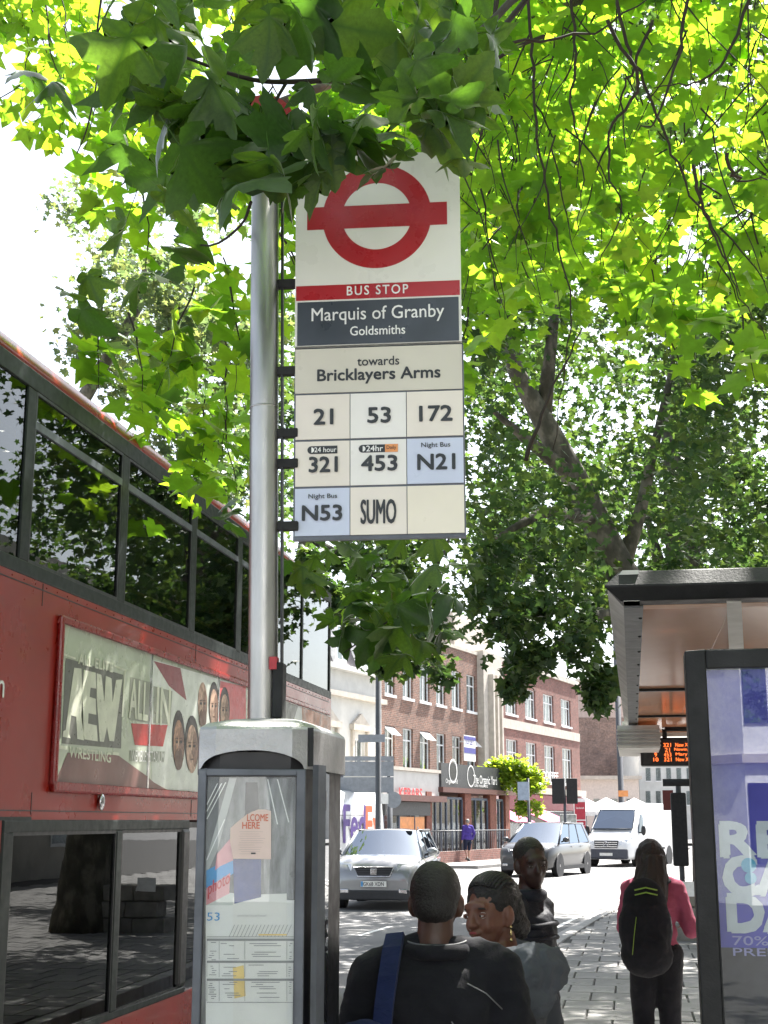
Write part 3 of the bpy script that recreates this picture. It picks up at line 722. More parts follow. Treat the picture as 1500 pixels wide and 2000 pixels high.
kpoly([(515, 1520), (573, 1520), (573, 1756), (515, 1756)], mk('kgrey3', (.20, .205, .21), .35, var=.5, ns=9, sc3=(5, 5, 1)), .001)
kpoly([(480, 1528), (503, 1528), (507, 1600), (478, 1600)], 'adblack', .0014)
for i, (x0, y0, x1, y1) in enumerate([(403, 1585, 432, 1530), (403, 1600, 440, 1528), (403, 1572, 424, 1530), (522, 1522, 541, 1610), (541, 1522, 563, 1606), (403, 1680, 438, 1600)]):
    kpoly([(x0, y0), (x0 + 2.2, y0), (x1 + 2.2, y1), (x1, y1)], 'inkwhite', .0022)
def klet(s, x, y, w_, h_, m, bold=.02, parent=back, lift=.003, xd=None):
    u, z = kp(x, y); lettering(s, FR(u, z, lift), xd or fu, (0, 0, 1), w=w_ * 1.295e-3, h=h_ * 1.29e-3, m=m, parent=parent, bold=bold, depth=0)
klet('photo', 428, 1728, 46, 30, 'kred', .02, xd=fu + V((0, 0, .55)))
klet('53', 417, 1790, 24, 15, 'kblue', .0)
klet('towards New Cross and Plumstead', 492, 1788, 54, 4, 'kfaint', 0)
rk_ = random.Random(5)
for i in range(16): kpoly([(447 + 7.4 * i, 1830), (448 + 7.4 * i, 1830), (459 + 7.4 * i, 1806), (458 + 7.4 * i, 1806)], 'kline', .0026, parent=tt)
kpoly([(505, 1824), (560, 1824), (560, 1827), (505, 1827)], 'kyel', .0027, parent=tt)
for (y, h_) in ((1829, 1.2), (1833, 4.5), (1876, 4.5), (1911, 4.5), (1957, 1)):
    kpoly([(404, y), (574, y), (574, y + h_), (404, y + h_)], 'kline', .0028, parent=tt)
kpoly([(455, 1890), (476, 1885), (480, 1945), (458, 1950)], 'kyel', .0026, parent=tt); 
for cx in (404, 428, 478, 560):
    for (ya, yb) in ((1838, 1874), (1881, 1908), (1916, 1955)): kpoly([(cx, ya), (cx + .8, ya), (cx + .8, yb), (cx, yb)], 'kline', .003, parent=tt)
sm_ = MB()
for (x0, x1, y0, y1) in ((407, 425, 1840, 1950), (431, 474, 1842, 1950), (483, 555, 1842, 1950), (563, 572, 1842, 1950)):
    y = y0
    while y < y1:
        if rk_.random() < .72 and not (1874 < y < 1882 or 1907 < y < 1917):
            a = x0 + rk_.random() * (x1 - x0) * .4; l = (x1 - a) * rk_.uniform(.25, .9)
            sm_.extr([FR(*kp(p, q), .0032) for p, q in ((a, y), (a + l, y), (a + l, y + 1.3), (a, y + 1.3))], fn * .0002)
        y += 4.2
sm_.build('small_print', 'kline', tt)
note = thing('paper_notice', 'torn pink paper notice reading HERE pasted on the timetable case glass', 'notice', FR(.12, 1.6, .012))
b = MB(); b.extr([FR(*kp(x, y), .0095) for x, y in ((456, 1677), (450, 1640), (451, 1617), (466, 1604), (481, 1592), (494, 1585), (504, 1581), (520, 1581), (530, 1584), (530, 1678))], fn * .0006)
nm = b.build('paper', mk('pinkpaper', (0.66, 0.52, 0.47), .7, var=.05), note)
mk('notered', (0.55, .16, .10), .6)
klet('LCOME', 504, 1597, 40, 13, 'notered', .03, nm, .0105); klet('HERE', 491, 1612, 33, 12, 'notered', .03, nm, .0105)
for i in range(11):
    y = 1624 + i * 4.3; a = 466 + rk_.random() * 6; l = rk_.uniform(30, 50)
    kpoly([(a, y), (a + l, y), (a + l, y + .9), (a, y + .9)], mk('faintink', (.5, .4, .37), .6) if i == 0 else 'faintink', .0103, 'small_print', nm)
kpoly([(491, 1665), (500, 1665), (500, 1668), (491, 1668)], 'ink', .0105, 'small_print', nm)
b = MB(); b.extr([FR(fw_, zb + .03, .006), FR(Wp - fw_ * 1.15, zb + .03, .006), FR(Wp - fw_ * 1.15, zT - .0155, .006), FR(fw_, zT - .0155, .006)], fn * .0015)
b.build('glazing', 'glass', kiosk)

# ================================================================ BUS SHELTER
sh = thing('bus_shelter', 'black bus shelter with ribbed translucent roof and lit-up arrivals board on the right', 'bus shelter', (.8, 7, .12))
RZ = 2.36; RX0, RX1 = 0.02, 1.75; RY0, RY1 = 3.92, 10.1
# near edge beam: pointed profile in YZ, running along X
zt, zm, zl = P(1195, 1104, 3.78).z, P(1176, 1138, 3.78).z, P(1215, 1172, 3.84).z
bx0 = P(1176, 1138, 3.8).x
prof = [(RY0 - .02, zl), (RY0 + .02, zt), (RY0 + .10, zt), (RY0 + .12, zl)]
def mitre(y, z): return bx0 + .045 * abs(z - zm) / (zt - zm)
b = MB(); ringA = []; ringB = []
prf = [(RY0 + .01, zt), (RY0 - .03, zm), (RY0 + .0, zl), (RY0 + .09, zl), (RY0 + .09, zt)]
for (y, z) in prf:
    ringA.append(V((bx0 + (.05 if abs(z - zm) > .005 else 0), y, z))); ringB.append(V((RX1 + .6, y, z)))
b.loft([ringA, ringB], sm=False); b.build('front_beam', 'shelterblack', sh, bevel=.004)
# left side beam: outer sloping cream/grey fascia and dark inner strip
xl0 = bx0 + .012
b = MB(); rA = []; rB = []
for (x, z) in ((xl0 + .045, zl), (xl0, zm), (xl0 + .045, zt), (xl0 + .09, zt), (xl0 + .09, zl)):
    rA.append(V((x, RY0 + .0, z))); rB.append(V((x + .02, RY1, z)))
b.loft([rA, rB], sm=False); b.build('side_beam', mk('fasciagrey', (.40, .40, .37), .5, var=.2, dirt=((.2, .22, .18), 7, .6)), sh)
xi = xl0 + .045
b = MB(); b.box(xi, xi + .055, RY0 + .09, RY1, zl - .006, zl - .001); b.build('side_strip', mk('stripgrey', (.13, .14, .15), .5), sh)
for k in range(14): 
    y = RY0 + .3 + k * .43; MB().ell((xi + .048, y, zl - .007), (.006, .006, .004), 8, 4).build('rivet', 'black', sh)
# roof skin panels (translucent peach) and ribs
m, nt_, bb = newmat('roof polycarbonate'); 
nt_.nodes.clear(); o_ = nt_.nodes.new('ShaderNodeOutputMaterial'); mxs = nt_.nodes.new('ShaderNodeMixShader'); df = nt_.nodes.new('ShaderNodeBsdfDiffuse'); tl_ = nt_.nodes.new('ShaderNodeBsdfTranslucent'); gl = nt_.nodes.new('ShaderNodeBsdfGlossy'); mx2 = nt_.nodes.new('ShaderNodeMixShader')
c_ = ramp2(nt_, noise_n(nt_, 1.6, 6, sc3=(1, .5, 1)), (.46, .24, .14), (.60, .36, .23), .3, .7)
nt_.links.new(c_, df.inputs[0]); nt_.links.new(c_, tl_.inputs[0]); gl.inputs['Roughness'].default_value = .12; gl.inputs[0].default_value = (1, 1, 1, 1)
fr_ = schlick(nt_, .03, .6)
mxs.inputs[0].default_value = .25; nt_.links.new(df.outputs[0], mxs.inputs[1]); nt_.links.new(tl_.outputs[0], mxs.inputs[2])
nt_.links.new(fr_, mx2.inputs[0]); nt_.links.new(mxs.outputs[0], mx2.inputs[1]); nt_.links.new(gl.outputs[0], mx2.inputs[2]); nt_.links.new(mx2.outputs[0], o_.inputs[0])
MAT['poly'] = m
cuts = [RY0 + .09, 5.02 + .9, 8.0, RY1]
ribx = P(1432, 1200, 3.95).x
for (ya, yb) in ((RY0 + .09, 6.68), (6.72, 8.4), (8.44, RY1)):
    for (xa, xb) in ((xi + .056, ribx - .001), (ribx + .001, RX1)):
        MB().box(xa, xb, ya, yb, zl + .006, zl + .012).build('roof_panel', 'poly', sh)
MB().extr([PZ(x_, y_, zl - .004) for x_, y_ in ((1419, 1176), (1448, 1176), (1456, 1330), (1427, 1330))], (0, 0, .009)).build('roof_rib', mk('ribgrey', (.45, .45, .42), .5), sh)
for y in (6.70, 8.42): MB().box(xi + .056, RX1, y - .022, y + .022, zl - .006, zl + .02).build('roof_rib', 'shelterblack', sh)
MB().box(xi + .056, RX1, RY0 + .09, RY0 + .16, zl - .001, zl + .005).build('edge_strip', mk('peach', (.55, .33, .22), .5), sh)
b = MB(); b.box(RX1, RX1 + .08, RY0, RY1, zl - .02, zt); b.build('rear_beam', 'shelterblack', sh)
MB().box(xl0, RX1, RY1, RY1 + .06, zl - .02, zt).build('far_beam', mk('fasciawhite', (.6, .6, .57), .5), sh)
for (x, y) in ((RX1, 4.1), (RX1, 6.1), (RX1, 8.1), (RX1, 10.0), ):
    MB().tube([(x, y, .12), (x, y, zl)], .035, 14).build('post', 'shelterblack', sh)
for i in range(3):
    y0 = 4.2 + 2 * i; MB().box(RX1 - .004, RX1 + .004, y0, y0 + 1.8, .4, 2.2).build('rear_pane', 'glass', sh)
MB().box(RX1 - .42, RX1 - .12, 5.6, 9.4, .72, .76).build('bench_seat', 'redframe', sh)
# louvred white vent box at the far left corner
vb = P(1236, 1400, 9.2)
MB().box(vb.x - .10, vb.x + .16, 8.9, 10.1, zl - .16, zl - .02).build('junction_box', mk('boxwhite', (.6, .6, .58), .5, var=.15), sh)
for k in range(5): MB().box(vb.x - .105, vb.x + .165, 8.88, 8.9, zl - .15 + k * .024, zl - .14 + k * .024).build('louvre', 'ribgrey', sh)
# arrivals board
db = P(1252, 1496, 9.4); dt = P(1252, 1441, 9.4)
board = thing('arrivals_board', 'black countdown board with orange dot-matrix bus times hung under the shelter roof', 'arrivals board', (db.x + .35, db.y, db.z))
ux = V((1, 0, 0)); bw = .95
MB().box(db.x, db.x + bw, db.y, db.y + .16, db.z, dt.z).build('casing', 'black', board, bevel=.012)
for xx in (.15, .8): MB().box(db.x + xx, db.x + xx + .03, db.y + .05, db.y + .1, dt.z, zl).build('hanger', 'black', board)
MAT['led'] = emat('orange led', (1.0, .16, .03), .8)
ppx = 9.4 / 2740.0
for r, line in enumerate([('1', '321', 'New X'), ('8', '21', 'Newing'), ('9', '453', 'Maryl'), ('10', '321', 'New X')]):
    z = P(1300, 1455.5 + r * 9.4, 9.4).z
    for s_, px in zip(line, (1280, 1303, 1331)):
        q = P(px, 1460, 9.4); lettering(s_, (db.x + (q.x - db.x), db.y - .003, z), (1, 0, 0), (0, 0, 1), w=len(s_) * 4.8 * ppx, h=7.4 * ppx, m='led', parent=board, bold=.0)
MB().box(P(1296, 1400, 9.6).x, P(1296, 1400, 9.6).x + .6, 9.5, 9.62, P(1296, 1430, 9.5).z, P(1296, 1398, 9.5).z).build('control_box', 'blackmatt', board)
# advertising panel at the near end
pf = thing('poster_panel', 'black framed glazed poster panel with purple poster closing the near end of the shelter', 'poster panel', (.8, 3.75, .12))
pa = P(1337, 1271, 3.66); PY_ = pa.y; X0 = pa.x; Zt = pa.z; X1 = X0 + 1.35; Zb = .45
fwp = .054
b = MB(); b.box(X0, X0 + fwp, PY_, PY_ + .11, Zb, Zt); b.box(X1 - fwp, X1, PY_, PY_ + .11, Zb, Zt); b.box(X0 + fwp, X1 - fwp, PY_, PY_ + .11, Zt - .048, Zt); b.box(X0 + fwp, X1 - fwp, PY_, PY_ + .11, Zb, Zb + .1)
b.build('frame', 'shelterblack', pf, bevel=.004)
for x in (X0 + .02, X1 - .09): MB().box(x, x + .07, PY_ + .03, PY_ + .09, .12, Zb).build('leg', 'shelterblack', pf)
MB().box(X0 + fwp, X1 - fwp, PY_ + .05, PY_ + .11, Zb + .1, Zt - .048).build('backing', 'black', pf)
MB().box(X0 + fwp, X1 - fwp, PY_ + .008, PY_ + .012, Zb + .1, Zt - .048).build('glazing', 'posterglass', pf)
m, nt_, bb = newmat('purple poster'); bb.inputs['Roughness'].default_value = .5
tc_ = nt_.nodes.new('ShaderNodeTexCoord'); sx = nt_.nodes.new('ShaderNodeSeparateXYZ'); nt_.links.new(tc_.outputs['Object'], sx.inputs[0])
rp = nt_.nodes.new('ShaderNodeValToRGB'); el = rp.color_ramp.elements
nt_.links.new(noise_n(nt_, 3, 4), rp.inputs[0]); el[0].color = (.05, .045, .34, 1); el[1].color = (.10, .09, .50, 1); el[0].position = .35; el[1].position = .65
nt_.links.new(rp.outputs[0], bb.inputs['Base Color']); MAT['purple'] = m
zpur = P(1440, 1850, 3.7).z
py0 = PY_ + .045
poster = MB().box(X0 + fwp, X1 - fwp, py0, py0 + .003, zpur, Zt - .048).build('poster', 'purple', pf)
MB().box(X0 + fwp, X1 - fwp, py0, py0 + .003, Zb + .1, zpur).build('poster_foot', mk('pfoot', (.06, .055, .07), .5, var=.5, ns=5), pf)
def pq(px, py):
    a, f, u = ray(px, py); d = c2w(a, f, u) ; t = (py0 - .001) / d.y; return V((d.x * t, py0 - .001, CZ + u * t))
mk('posterwhite', (.62, .64, .68), .5); mk('postercyan', (.12, .42, .62), .5); mk('posteroutline', (.35, .33, .62), .5)
def plet(s, px0, px1, py0_, py1_, m, bold):
    a = pq(px0, (py0_ + py1_) / 2); c = pq(px1, (py0_ + py1_) / 2); t_ = pq(px0, py0_); b_ = pq(px0, py1_)
    lettering(s, (a + c) / 2, (1, 0, 0), (0, 0, 1), w=(c - a).length, h=abs(t_.z - b_.z), m=m, parent=poster, bold=bold, depth=.001)
plet('RE', 1409, 1530, 1608, 1672, 'posterwhite', .06)
plet('CA', 1416, 1545, 1676, 1746, 'posterwhite', .07)
plet('DAY', 1424, 1625, 1750, 1818, 'posterwhite', .07)
plet('70% OFF', 1431, 1590, 1829, 1847, 'posteroutline', .01)
plet('PREFERRED', 1432, 1640, 1853, 1868, 'posteroutline', .01)
for (cx, cy, rr) in ((1462, 1690, 14), (1466, 1715, 11)):
    c = pq(cx, cy); b = MB(); r_ = rr * 3.7 / 2750; b.extr([c + V((r_ * cos(2 * pi * k / 20), -.0022, r_ * sin(2 * pi * k / 20))) for k in range(20)], (0, -.0003, 0)); b.build('print', 'postercyan', poster)
# ================================================================ BUILDINGS ACROSS THE ROAD
def brickmat(name, c1, c2, mortar, scale=1.0, dirt=None):
    m, nt, b = newmat(name); b.inputs['Roughness'].default_value = .88
    tc = nt.nodes.new('ShaderNodeTexCoord'); s = nt.nodes.new('ShaderNodeSeparateXYZ'); cx = nt.nodes.new('ShaderNodeCombineXYZ')
    nt.links.new(tc.outputs['Object'], s.inputs[0]); ad = nt.nodes.new('ShaderNodeMath'); nt.links.new(s.outputs[0], ad.inputs[0]); nt.links.new(s.outputs[1], ad.inputs[1])
    nt.links.new(ad.outputs[0], cx.inputs[0]); nt.links.new(s.outputs[2], cx.inputs[1])
    br = nt.nodes.new('ShaderNodeTexBrick'); nt.links.new(cx.outputs[0], br.inputs[0]); br.inputs['Scale'].default_value = 1
    br.inputs['Color1'].default_value = (*c1, 1); br.inputs['Color2'].default_value = (*c2, 1); br.inputs['Mortar'].default_value = (*mortar, 1)
    br.inputs['Brick Width'].default_value = .23 * scale; br.inputs['Row Height'].default_value = .078 * scale; br.inputs['Mortar Size'].default_value = .008 * scale
    n = noise_n(nt, 1.2, 6); mr = ramp2(nt, n, (.72, .72, .72), (1.2, 1.2, 1.2), .3, .7)
    mx = nt.nodes.new('ShaderNodeMix'); mx.data_type = 'RGBA'; mx.blend_type = 'MULTIPLY'; mx.inputs[0].default_value = 1
    nt.links.new(br.outputs[0], mx.inputs[6]); nt.links.new(mr, mx.inputs[7])
    n2 = noise_n(nt, 9, 6); m3 = ramp2(nt, n2, (.6, .6, .6), (1.35, 1.3, 1.25), .35, .65)
    mx2 = nt.nodes.new('ShaderNodeMix'); mx2.data_type = 'RGBA'; mx2.blend_type = 'MULTIPLY'; mx2.inputs[0].default_value = .8
    nt.links.new(mx.outputs[2], mx2.inputs[6]); nt.links.new(m3, mx2.inputs[7]); nt.links.new(mx2.outputs[2], b.inputs['Base Color'])
    MAT[name] = m
brickmat('redbrick', (.25, .125, .09), (.15, .085, .07), (.30, .26, .22))
brickmat('redbrick2', (.24, .095, .075), (.17, .075, .062), (.26, .20, .18))
brickmat('dullbrick', (.25, .16, .13), (.16, .11, .10), (.27, .24, .22))
mk('stone', (.50, .46, .40), .8, var=.12, ns=3, bump=.1, dirt=((.34, .31, .28), 4, .62))
mk('render', (.60, .60, .57), .8, var=.07, ns=2, dirt=((.38, .38, .37), 3, .64))
mk('slate', (.13, .12, .125), .7, var=.35, ns=9, sc3=(1, 1, 6))
mk('winframe', (.75, .76, .76), .5); mk('curtain', (.72, .72, .70), .8, var=.2, sc3=(6, 1, .3)); mk('darkroom', (.04, .045, .05), .8)
mk('lead', (.22, .23, .24), .6)
UC = V((.397, .918)); P0c = (4.7, 70.0); RZB = radians(90 - 13.46)
B0 = c2w(P0c[0], P0c[1], 0); MBd = Matrix.Translation(B0) @ Matrix.Rotation(RZB, 4, 'Z'); IMB = MBd.inverted(); IR = IMB.to_3x3()
def FC(x, y, yoff=0.0):                      # photo pixel -> point in the facade frame, on the plane y = yoff
    a, f, u = ray(x, y); o = IMB @ V((0, 0, CZ)); d = IR @ (c2w(a, f, 0) + V((0, 0, u))); t = (yoff - o.y) / d.y; return o + d * t
def bthing(name, label, cat, x=0.0, y=0.0, group=None):
    o = thing(name, label, cat, tuple(MBd @ V((x, y, 0))), RZB, group); return o
def bb(o): return o
class FB(MB):                                  # builder in the facade frame
    def build(s, name, m, parent=None, **k):
        s.v = [MBd @ a for a in s.v]
        return MB.build(s, name, m, parent, **k)
def window(par, x0, x1, z0, z1, y=0.0, cols=2, rows=(0.72,), sill=True, open_top=False, curtain=True, name='window', ground=False):
    """a recessed window: reveal, white frame and bars, panes, sill; its parts hang under it"""
    d = .14
    w_ = FB(); fwid = .06
    w_.box(x0, x0 + fwid, y + d - .05, y + d, z0, z1); w_.box(x1 - fwid, x1, y + d - .05, y + d, z0, z1); w_.box(x0 + fwid, x1 - fwid, y + d - .05, y + d, z1 - fwid, z1); w_.box(x0 + fwid, x1 - fwid, y + d - .05, y + d, z0, z0 + fwid)
    for c in range(1, cols):
        xc = x0 + (x1 - x0) * c / cols; w_.box(xc - .03, xc + .03, y + d - .045, y + d - .002, z0 + fwid, z1 - fwid)
    for r in rows:
        zc = z0 + (z1 - z0) * r; w_.box(x0 + fwid, x1 - fwid, y + d - .047, y + d - .004, zc - .03, zc + .03)
    wo = w_.build(name, 'winframe', par)
    if sill: FB().box(x0 - .08, x1 + .08, y - .07, y + d, z0 - .12, z0 - .005).build('sill', 'winframe', wo)
    FB().box(x0 + .01, x1 - .01, y + d - .018, y + d - .01, z0 + .01, z1 - .01).build('pane', 'winglass', wo)
    if curtain:
        FB().box(x0, x1, y + d + .1, y + d + .12, z0, z1).build('blind', 'curtain', wo)
    if open_top:
        a = V((x0, y + d - .05, z1)); 
        b_ = FB(); hgt = (z1 - z0) * .3
        b_.obox(((x0 + x1) / 2, y + d - .05 - hgt * .38, z1 - hgt * .38), ((x1 - x0) / 2, 0, 0), (0, .015, .015), (0, -hgt * .38, -hgt * .38)); b_.build('top_light', 'winframe', wo)
    return wo
def wall_with_holes(par, name, m, x0, x1, z0, z1, y0, y1, holes):
    """vertical wall slab between y0 and y1 with rectangular openings, butted pieces"""
    zs = sorted({z0, z1} | {h[2] for h in holes} | {h[3] for h in holes}); b = FB()
    for za, zc in zip(zs, zs[1:]):
        hs_ = sorted([h for h in holes if h[2] <= za + 1e-6 and h[3] >= zc - 1e-6]); x = x0
        for h in hs_:
            if h[0] > x: b.box(x, h[0], y0, y1, za, zc)
            x = max(x, h[1])
        if x < x1: b.box(x, x1, y0, y1, za, zc)
    return b.build(name, m, par)
sL = FC(745, 1400).x; sR = FC(1130, 1400).x; sT = FC(970, 1400).x
ztop = FC(905, 1272).z
A = bthing('brick_building', 'three-storey brown brick building with cream stone fin tower, above the dark cafe sign', 'building', sL / 2, 0)
holes = []; wins = []
for i in range(6):
    xc0 = 640 + (328 + (95 * i if i < 5 else 476)) / 2.94; 
    xa = FC(640 + [328, 432, 530, 625, 715, 801][i] / 2.94, 1440).x; xb = FC(640 + [385, 490, 587, 677, 767, 852][i] / 2.94, 1440).x
    za = FC(640 + [328, 432, 530, 625, 715, 801][i] / 2.94, 1180 + [840, 825, 832, 848, 862, 866][i] / 2.94).z
    za = FC(960, 1485).z if False else za
    zlo0, zlo1 = 3.98, 5.72
    holes.append((xa, xb, zlo0, zlo1)); wins.append((xa, xb, zlo0, zlo1, i in (0, 2, 5)))
    holes.append((xa, xb, 7.05, 8.85)); wins.append((xa, xb, 7.05, 8.85, False))
print('facadeA', sL, sT, sR, 'ztop', ztop, 'z of low win', FC(742, 1472).z, FC(742, 1415).z, FC(890, 1315).z, FC(890, 1362).z, FC(730, 1392).z, FC(1080, 1450).z, FC(1080, 1492).z)
wall_with_holes(A, 'wall', 'redbrick', sL, 0, 0, ztop, 0, .35, holes)
for (a, c, z0, z1, op) in wins: window(A, a, c, z0, z1, open_top=op, cols=2, rows=(.7,))
FB().box(sL, 0, .35, 12, 0, ztop - .3).build('wall', 'redbrick', A)
FB().box(sL, 0, -.06, .4, ztop + .002, ztop + .16).build('coping', 'stone', A)
# stone tower with fins
tz = FC(945, 1215).z
b = FB(); b.box(0.01, sT, -.35, 1.6, 0, tz - 1.6); b.build('tower', 'stone', A)
b = FB(); b.box(-2.2, sT - .1, 0.37, 2.4, ztop + .0, tz - .5); b.box(-1.9, sT - .3, .5, 2.3, tz - .5, tz - .1); b.box(-1.5, sT - .6, .7, 2.1, tz - .1, tz + .25); b.build('tower_top', 'stone', A)
for k in range(3):
    xk = sT * (.28 + .22 * k); FB().box(xk - .11, xk + .11, -.62, -.351, 3.4, ztop - .9).build('fin', 'stone', A)
# second brick building
Bd = bthing('brick_building', 'red brick building with pale stone bands and sash windows above the coffee shop', 'building', (sT + sR) / 2, 0)
zc0, zc1 = FC(1050, 1310).z, FC(975, 1385).z
zB = FC(1060, 1302).z
holes = []; wins = []
for (xa, xb) in ((640 + 1025 / 2.94, 640 + 1090 / 2.94), (640 + 1138 / 2.94, 640 + 1198 / 2.94), (640 + 1243 / 2.94, 640 + 1302 / 2.94), (640 + 1345 / 2.94, 640 + 1400 / 2.94)):
    a, c = FC(xa, 1450).x, FC(xb, 1450).x; holes += [(a, c, 3.9, 6.0), (a, c, 7.35, 8.95)]; wins += [(a, c, 3.9, 6.0), (a, c, 7.35, 8.95)]
wall_with_holes(Bd, 'wall', 'redbrick2', sT + .01, sR, 0, 10.0, 0, .35, holes)
for w_ in wins: window(Bd, *w_, cols=3, rows=(.68,))
FB().box(sT + .01, sR, .351, 12, 0, 9.7).build('wall', 'redbrick2', Bd)
FB().box(sT + .01, sR, -.1, .4, 10.002, 10.28).build('coping', 'stone', Bd)
FB().box(sT + .01, sR, -.05, -.002, 6.55, 7.05).build('stone_band', 'stone', Bd)
FB().box(sT + .01, sR, -.35, -.002, 3.2, 3.55).build('cornice', 'stone', Bd)
mk('costared', (.22, .035, .045), .5); mk('awnpink', (.42, .08, .17), .8, var=.1)
fasc = FB().box(sT + .3, sR - .2, -.25, -.002, 2.35, 3.15).build('fascia', 'costared', Bd)
FB().box(sT + .6, sR - .4, -.01, -.002, .5, 2.3).build('shop_window', 'winglass', Bd)
FB().box(sT + .6, sR - .4, .001, .01, .5, 2.3) 
a = FC(1040, 1510, -.26); 
def flet(s, x0, x1, y, hgt, yoff, m, par, bold=.02, name='lettering'):
    p0 = FC(x0, y, yoff); p1 = FC(x1, y, yoff); z = (p0.z + p1.z) / 2
    c = MBd @ V(((p0.x + p1.x) / 2, yoff - .01, z)); xd = MBd.to_3x3() @ V((1, 0, 0))
    return lettering(s, c, xd, (0, 0, 1), w=(p1 - p0).x, h=hgt, m=m, parent=par, bold=bold, name=name, depth=.005)
cc = flet('COSTA COFFEE', 1022, 1090, 1513, .42, -.27, 'inkwhite', fasc)
aw = FB(); aw.obox((FC(1065, 1540, -1.0).x, -1.0, 2.0), (2.2, 0, 0), (0, .75, .32), (0, .01, -.02)); aw.build('awning', 'awnpink', Bd)
aw = FB(); aw.obox((FC(1065, 1540, -1.0).x - 6, -1.0, 2.0), (1.6, 0, 0), (0, .75, .32), (0, .01, -.02)); aw.build('awning', 'awnpink', Bd)
# white building on the left
Wt = bthing('rendered_building', 'white rendered building with slate mansard roof and dormers, left of the brown brick one', 'building', sL - 8, 0)
x0w = sL - 16; zk = 6.9
print('white', FC(690, 1312).z, FC(737, 1326).z, FC(700, 1235).z)
zcw = FC(700, 1318).z
holes = []; wins = []
xd0 = [sL - 2.3 - 2.9 * k for k in range(5)]
for x in xd0: holes += [(x - .5, x + .5, 3.1, 5.0)]; wins += [(x - .5, x + .5, 3.1, 5.0)]
wall_with_holes(Wt, 'wall', 'render', x0w, sL - .01, 0, zcw, 0, .35, holes)
for w_ in wins: window(Wt, *w_, cols=2, rows=(.5,))
FB().box(x0w, sL - .01, .36, 10, 0, zcw).build('wall', 'render', Wt)
FB().box(x0w, sL - .01, -.35, 0.36, zcw + .002, zcw + .2).build('parapet', 'render', Wt); FB().box(x0w, sL - .01, -.28, -.002, zcw - 1.05, zcw - .85).build('cornice', 'stone', Wt)
for x in xd0:
    b = FB(); b.box(x - .8, x - .62, -.12, -.002, 2.9, 5.3); b.box(x + .62, x + .8, -.12, -.002, 2.9, 5.3); b.box(x - .9, x + .9, -.2, -.003, 5.31, 5.55)
    b.extr([(x - .8, -.14, 5.56), (x + .8, -.14, 5.56), (x, -.14, 6.0)], (0, .13, 0)); b.build('window_surround', 'stone', Wt)
b = FB(); b.extr([(x0w, .2, zcw + .2), (x0w, 1.2, zcw + 2.6), (x0w, 6, zcw + 2.7), (x0w, 6, zcw + .2)], (16, 0, 0)); b.build('roof', 'slate', Wt)
for x in [sL - 1.4 - 2.3 * k for k in range(5)]:
    dm = FB().box(x - .5, x + .5, .15, 1.3, zcw + .35, zcw + 1.95).build('dormer', 'winframe', Wt)
    FB().box(x - .36, x + .36, .13, .149, zcw + .5, zcw + 1.8).build('pane', 'winglass', dm); FB().box(x - .02, x + .02, .11, .129, zcw + .5, zcw + 1.8).build('glazing_bar', 'winframe', dm)
FB().box(sL - 4, sL - 3, 2, 3, zcw + 2.6, zcw + 4.2).build('chimney', 'dullbrick', Wt)
# ---- projecting shops
mk('fasciadark', (.05, .052, .055), .5, var=.2); mk('brownlip', (.13, .06, .05), .6); mk('pier', (.22, .085, .06), .85, var=.3, ns=12); mk('timberblue', (.10, .12, .16), .6)
YS = -2.2
shop = bthing('cafe', 'single-storey cafe with dark sign board, brick piers and a low brick wall in front', 'shop', -3, YS)
xs0, xs1 = FC(848, 1600, YS).x, FC(998, 1600, YS).x
sg0, sg1 = FC(862, 1520, YS).x, FC(1003, 1520, YS).x
zs1 = (FC(870, 1490, YS).z); zs0 = FC(870, 1537, YS).z
print('shop', xs0, xs1, sg0, sg1, zs0, zs1, 'wall', FC(900, 1650, YS - 1).z, FC(900, 1675, YS - 1).z)
FB().box(sg0, sg1, YS, YS + .12, zs0, zs1).build('sign_board', 'fasciadark', shop); sgn = shop.children[0]
FB().box(sg0 - .1, sg1 + .1, YS - .12, -.02, zs0 - .22, zs0 - .01).build('canopy_lip', 'brownlip', shop)
FB().box(xs0, xs1, YS + .13, -.36, zs0, zs0 + .12).build('roof', 'lead', shop)
flet('The Organic Yard', 924, 970, 1526, .5, YS - .01, 'inkwhite', sgn, .01); flet('cafe restaurant', 926, 952, 1534, .16, YS - .01, 'inkwhite', sgn, 0)
flet('Organic Yd', 870, 893, 1527, .24, YS - .01, 'inkwhite', sgn, .0)
def ringmark(px, py, r, wdt, m):
    p = FC(px, py, YS - .012); b = FB(); n = 28; vs_ = []
    for k in range(n):
        a = 2 * pi * k / n; vs_ += [(p.x + r * cos(a), YS - .012, p.z + r * sin(a)), (p.x + (r - wdt) * cos(a), YS - .012, p.z + (r - wdt) * sin(a))]
    b.add(vs_, [(2 * k, 2 * ((k + 1) % n), 2 * ((k + 1) % n) + 1, 2 * k + 1) for k in range(n)]); return b.build('emblem', m, sgn)
ringmark(885, 1506, .52, .09, 'inkwhite'); ringmark(920, 1516, .48, .06, 'inkwhite')
p = FC(884, 1507, YS); b = FB(); b.extr([(p.x + .38 * cos(2 * pi * k / 20), YS - .02, p.z + .38 * sin(2 * pi * k / 20)) for k in range(20)], (0, .015, 0)); b.build('emblem', 'black', sgn)
for (xa, xb) in ((836, 846), (911, 923), (960, 972), (990, 998)):
    a, c = FC(xa, 1600, YS).x, FC(xb, 1600, YS).x; FB().box(a, c, YS + .05, YS + .4, 0, zs0 - .225).build('pier', 'pier', shop)
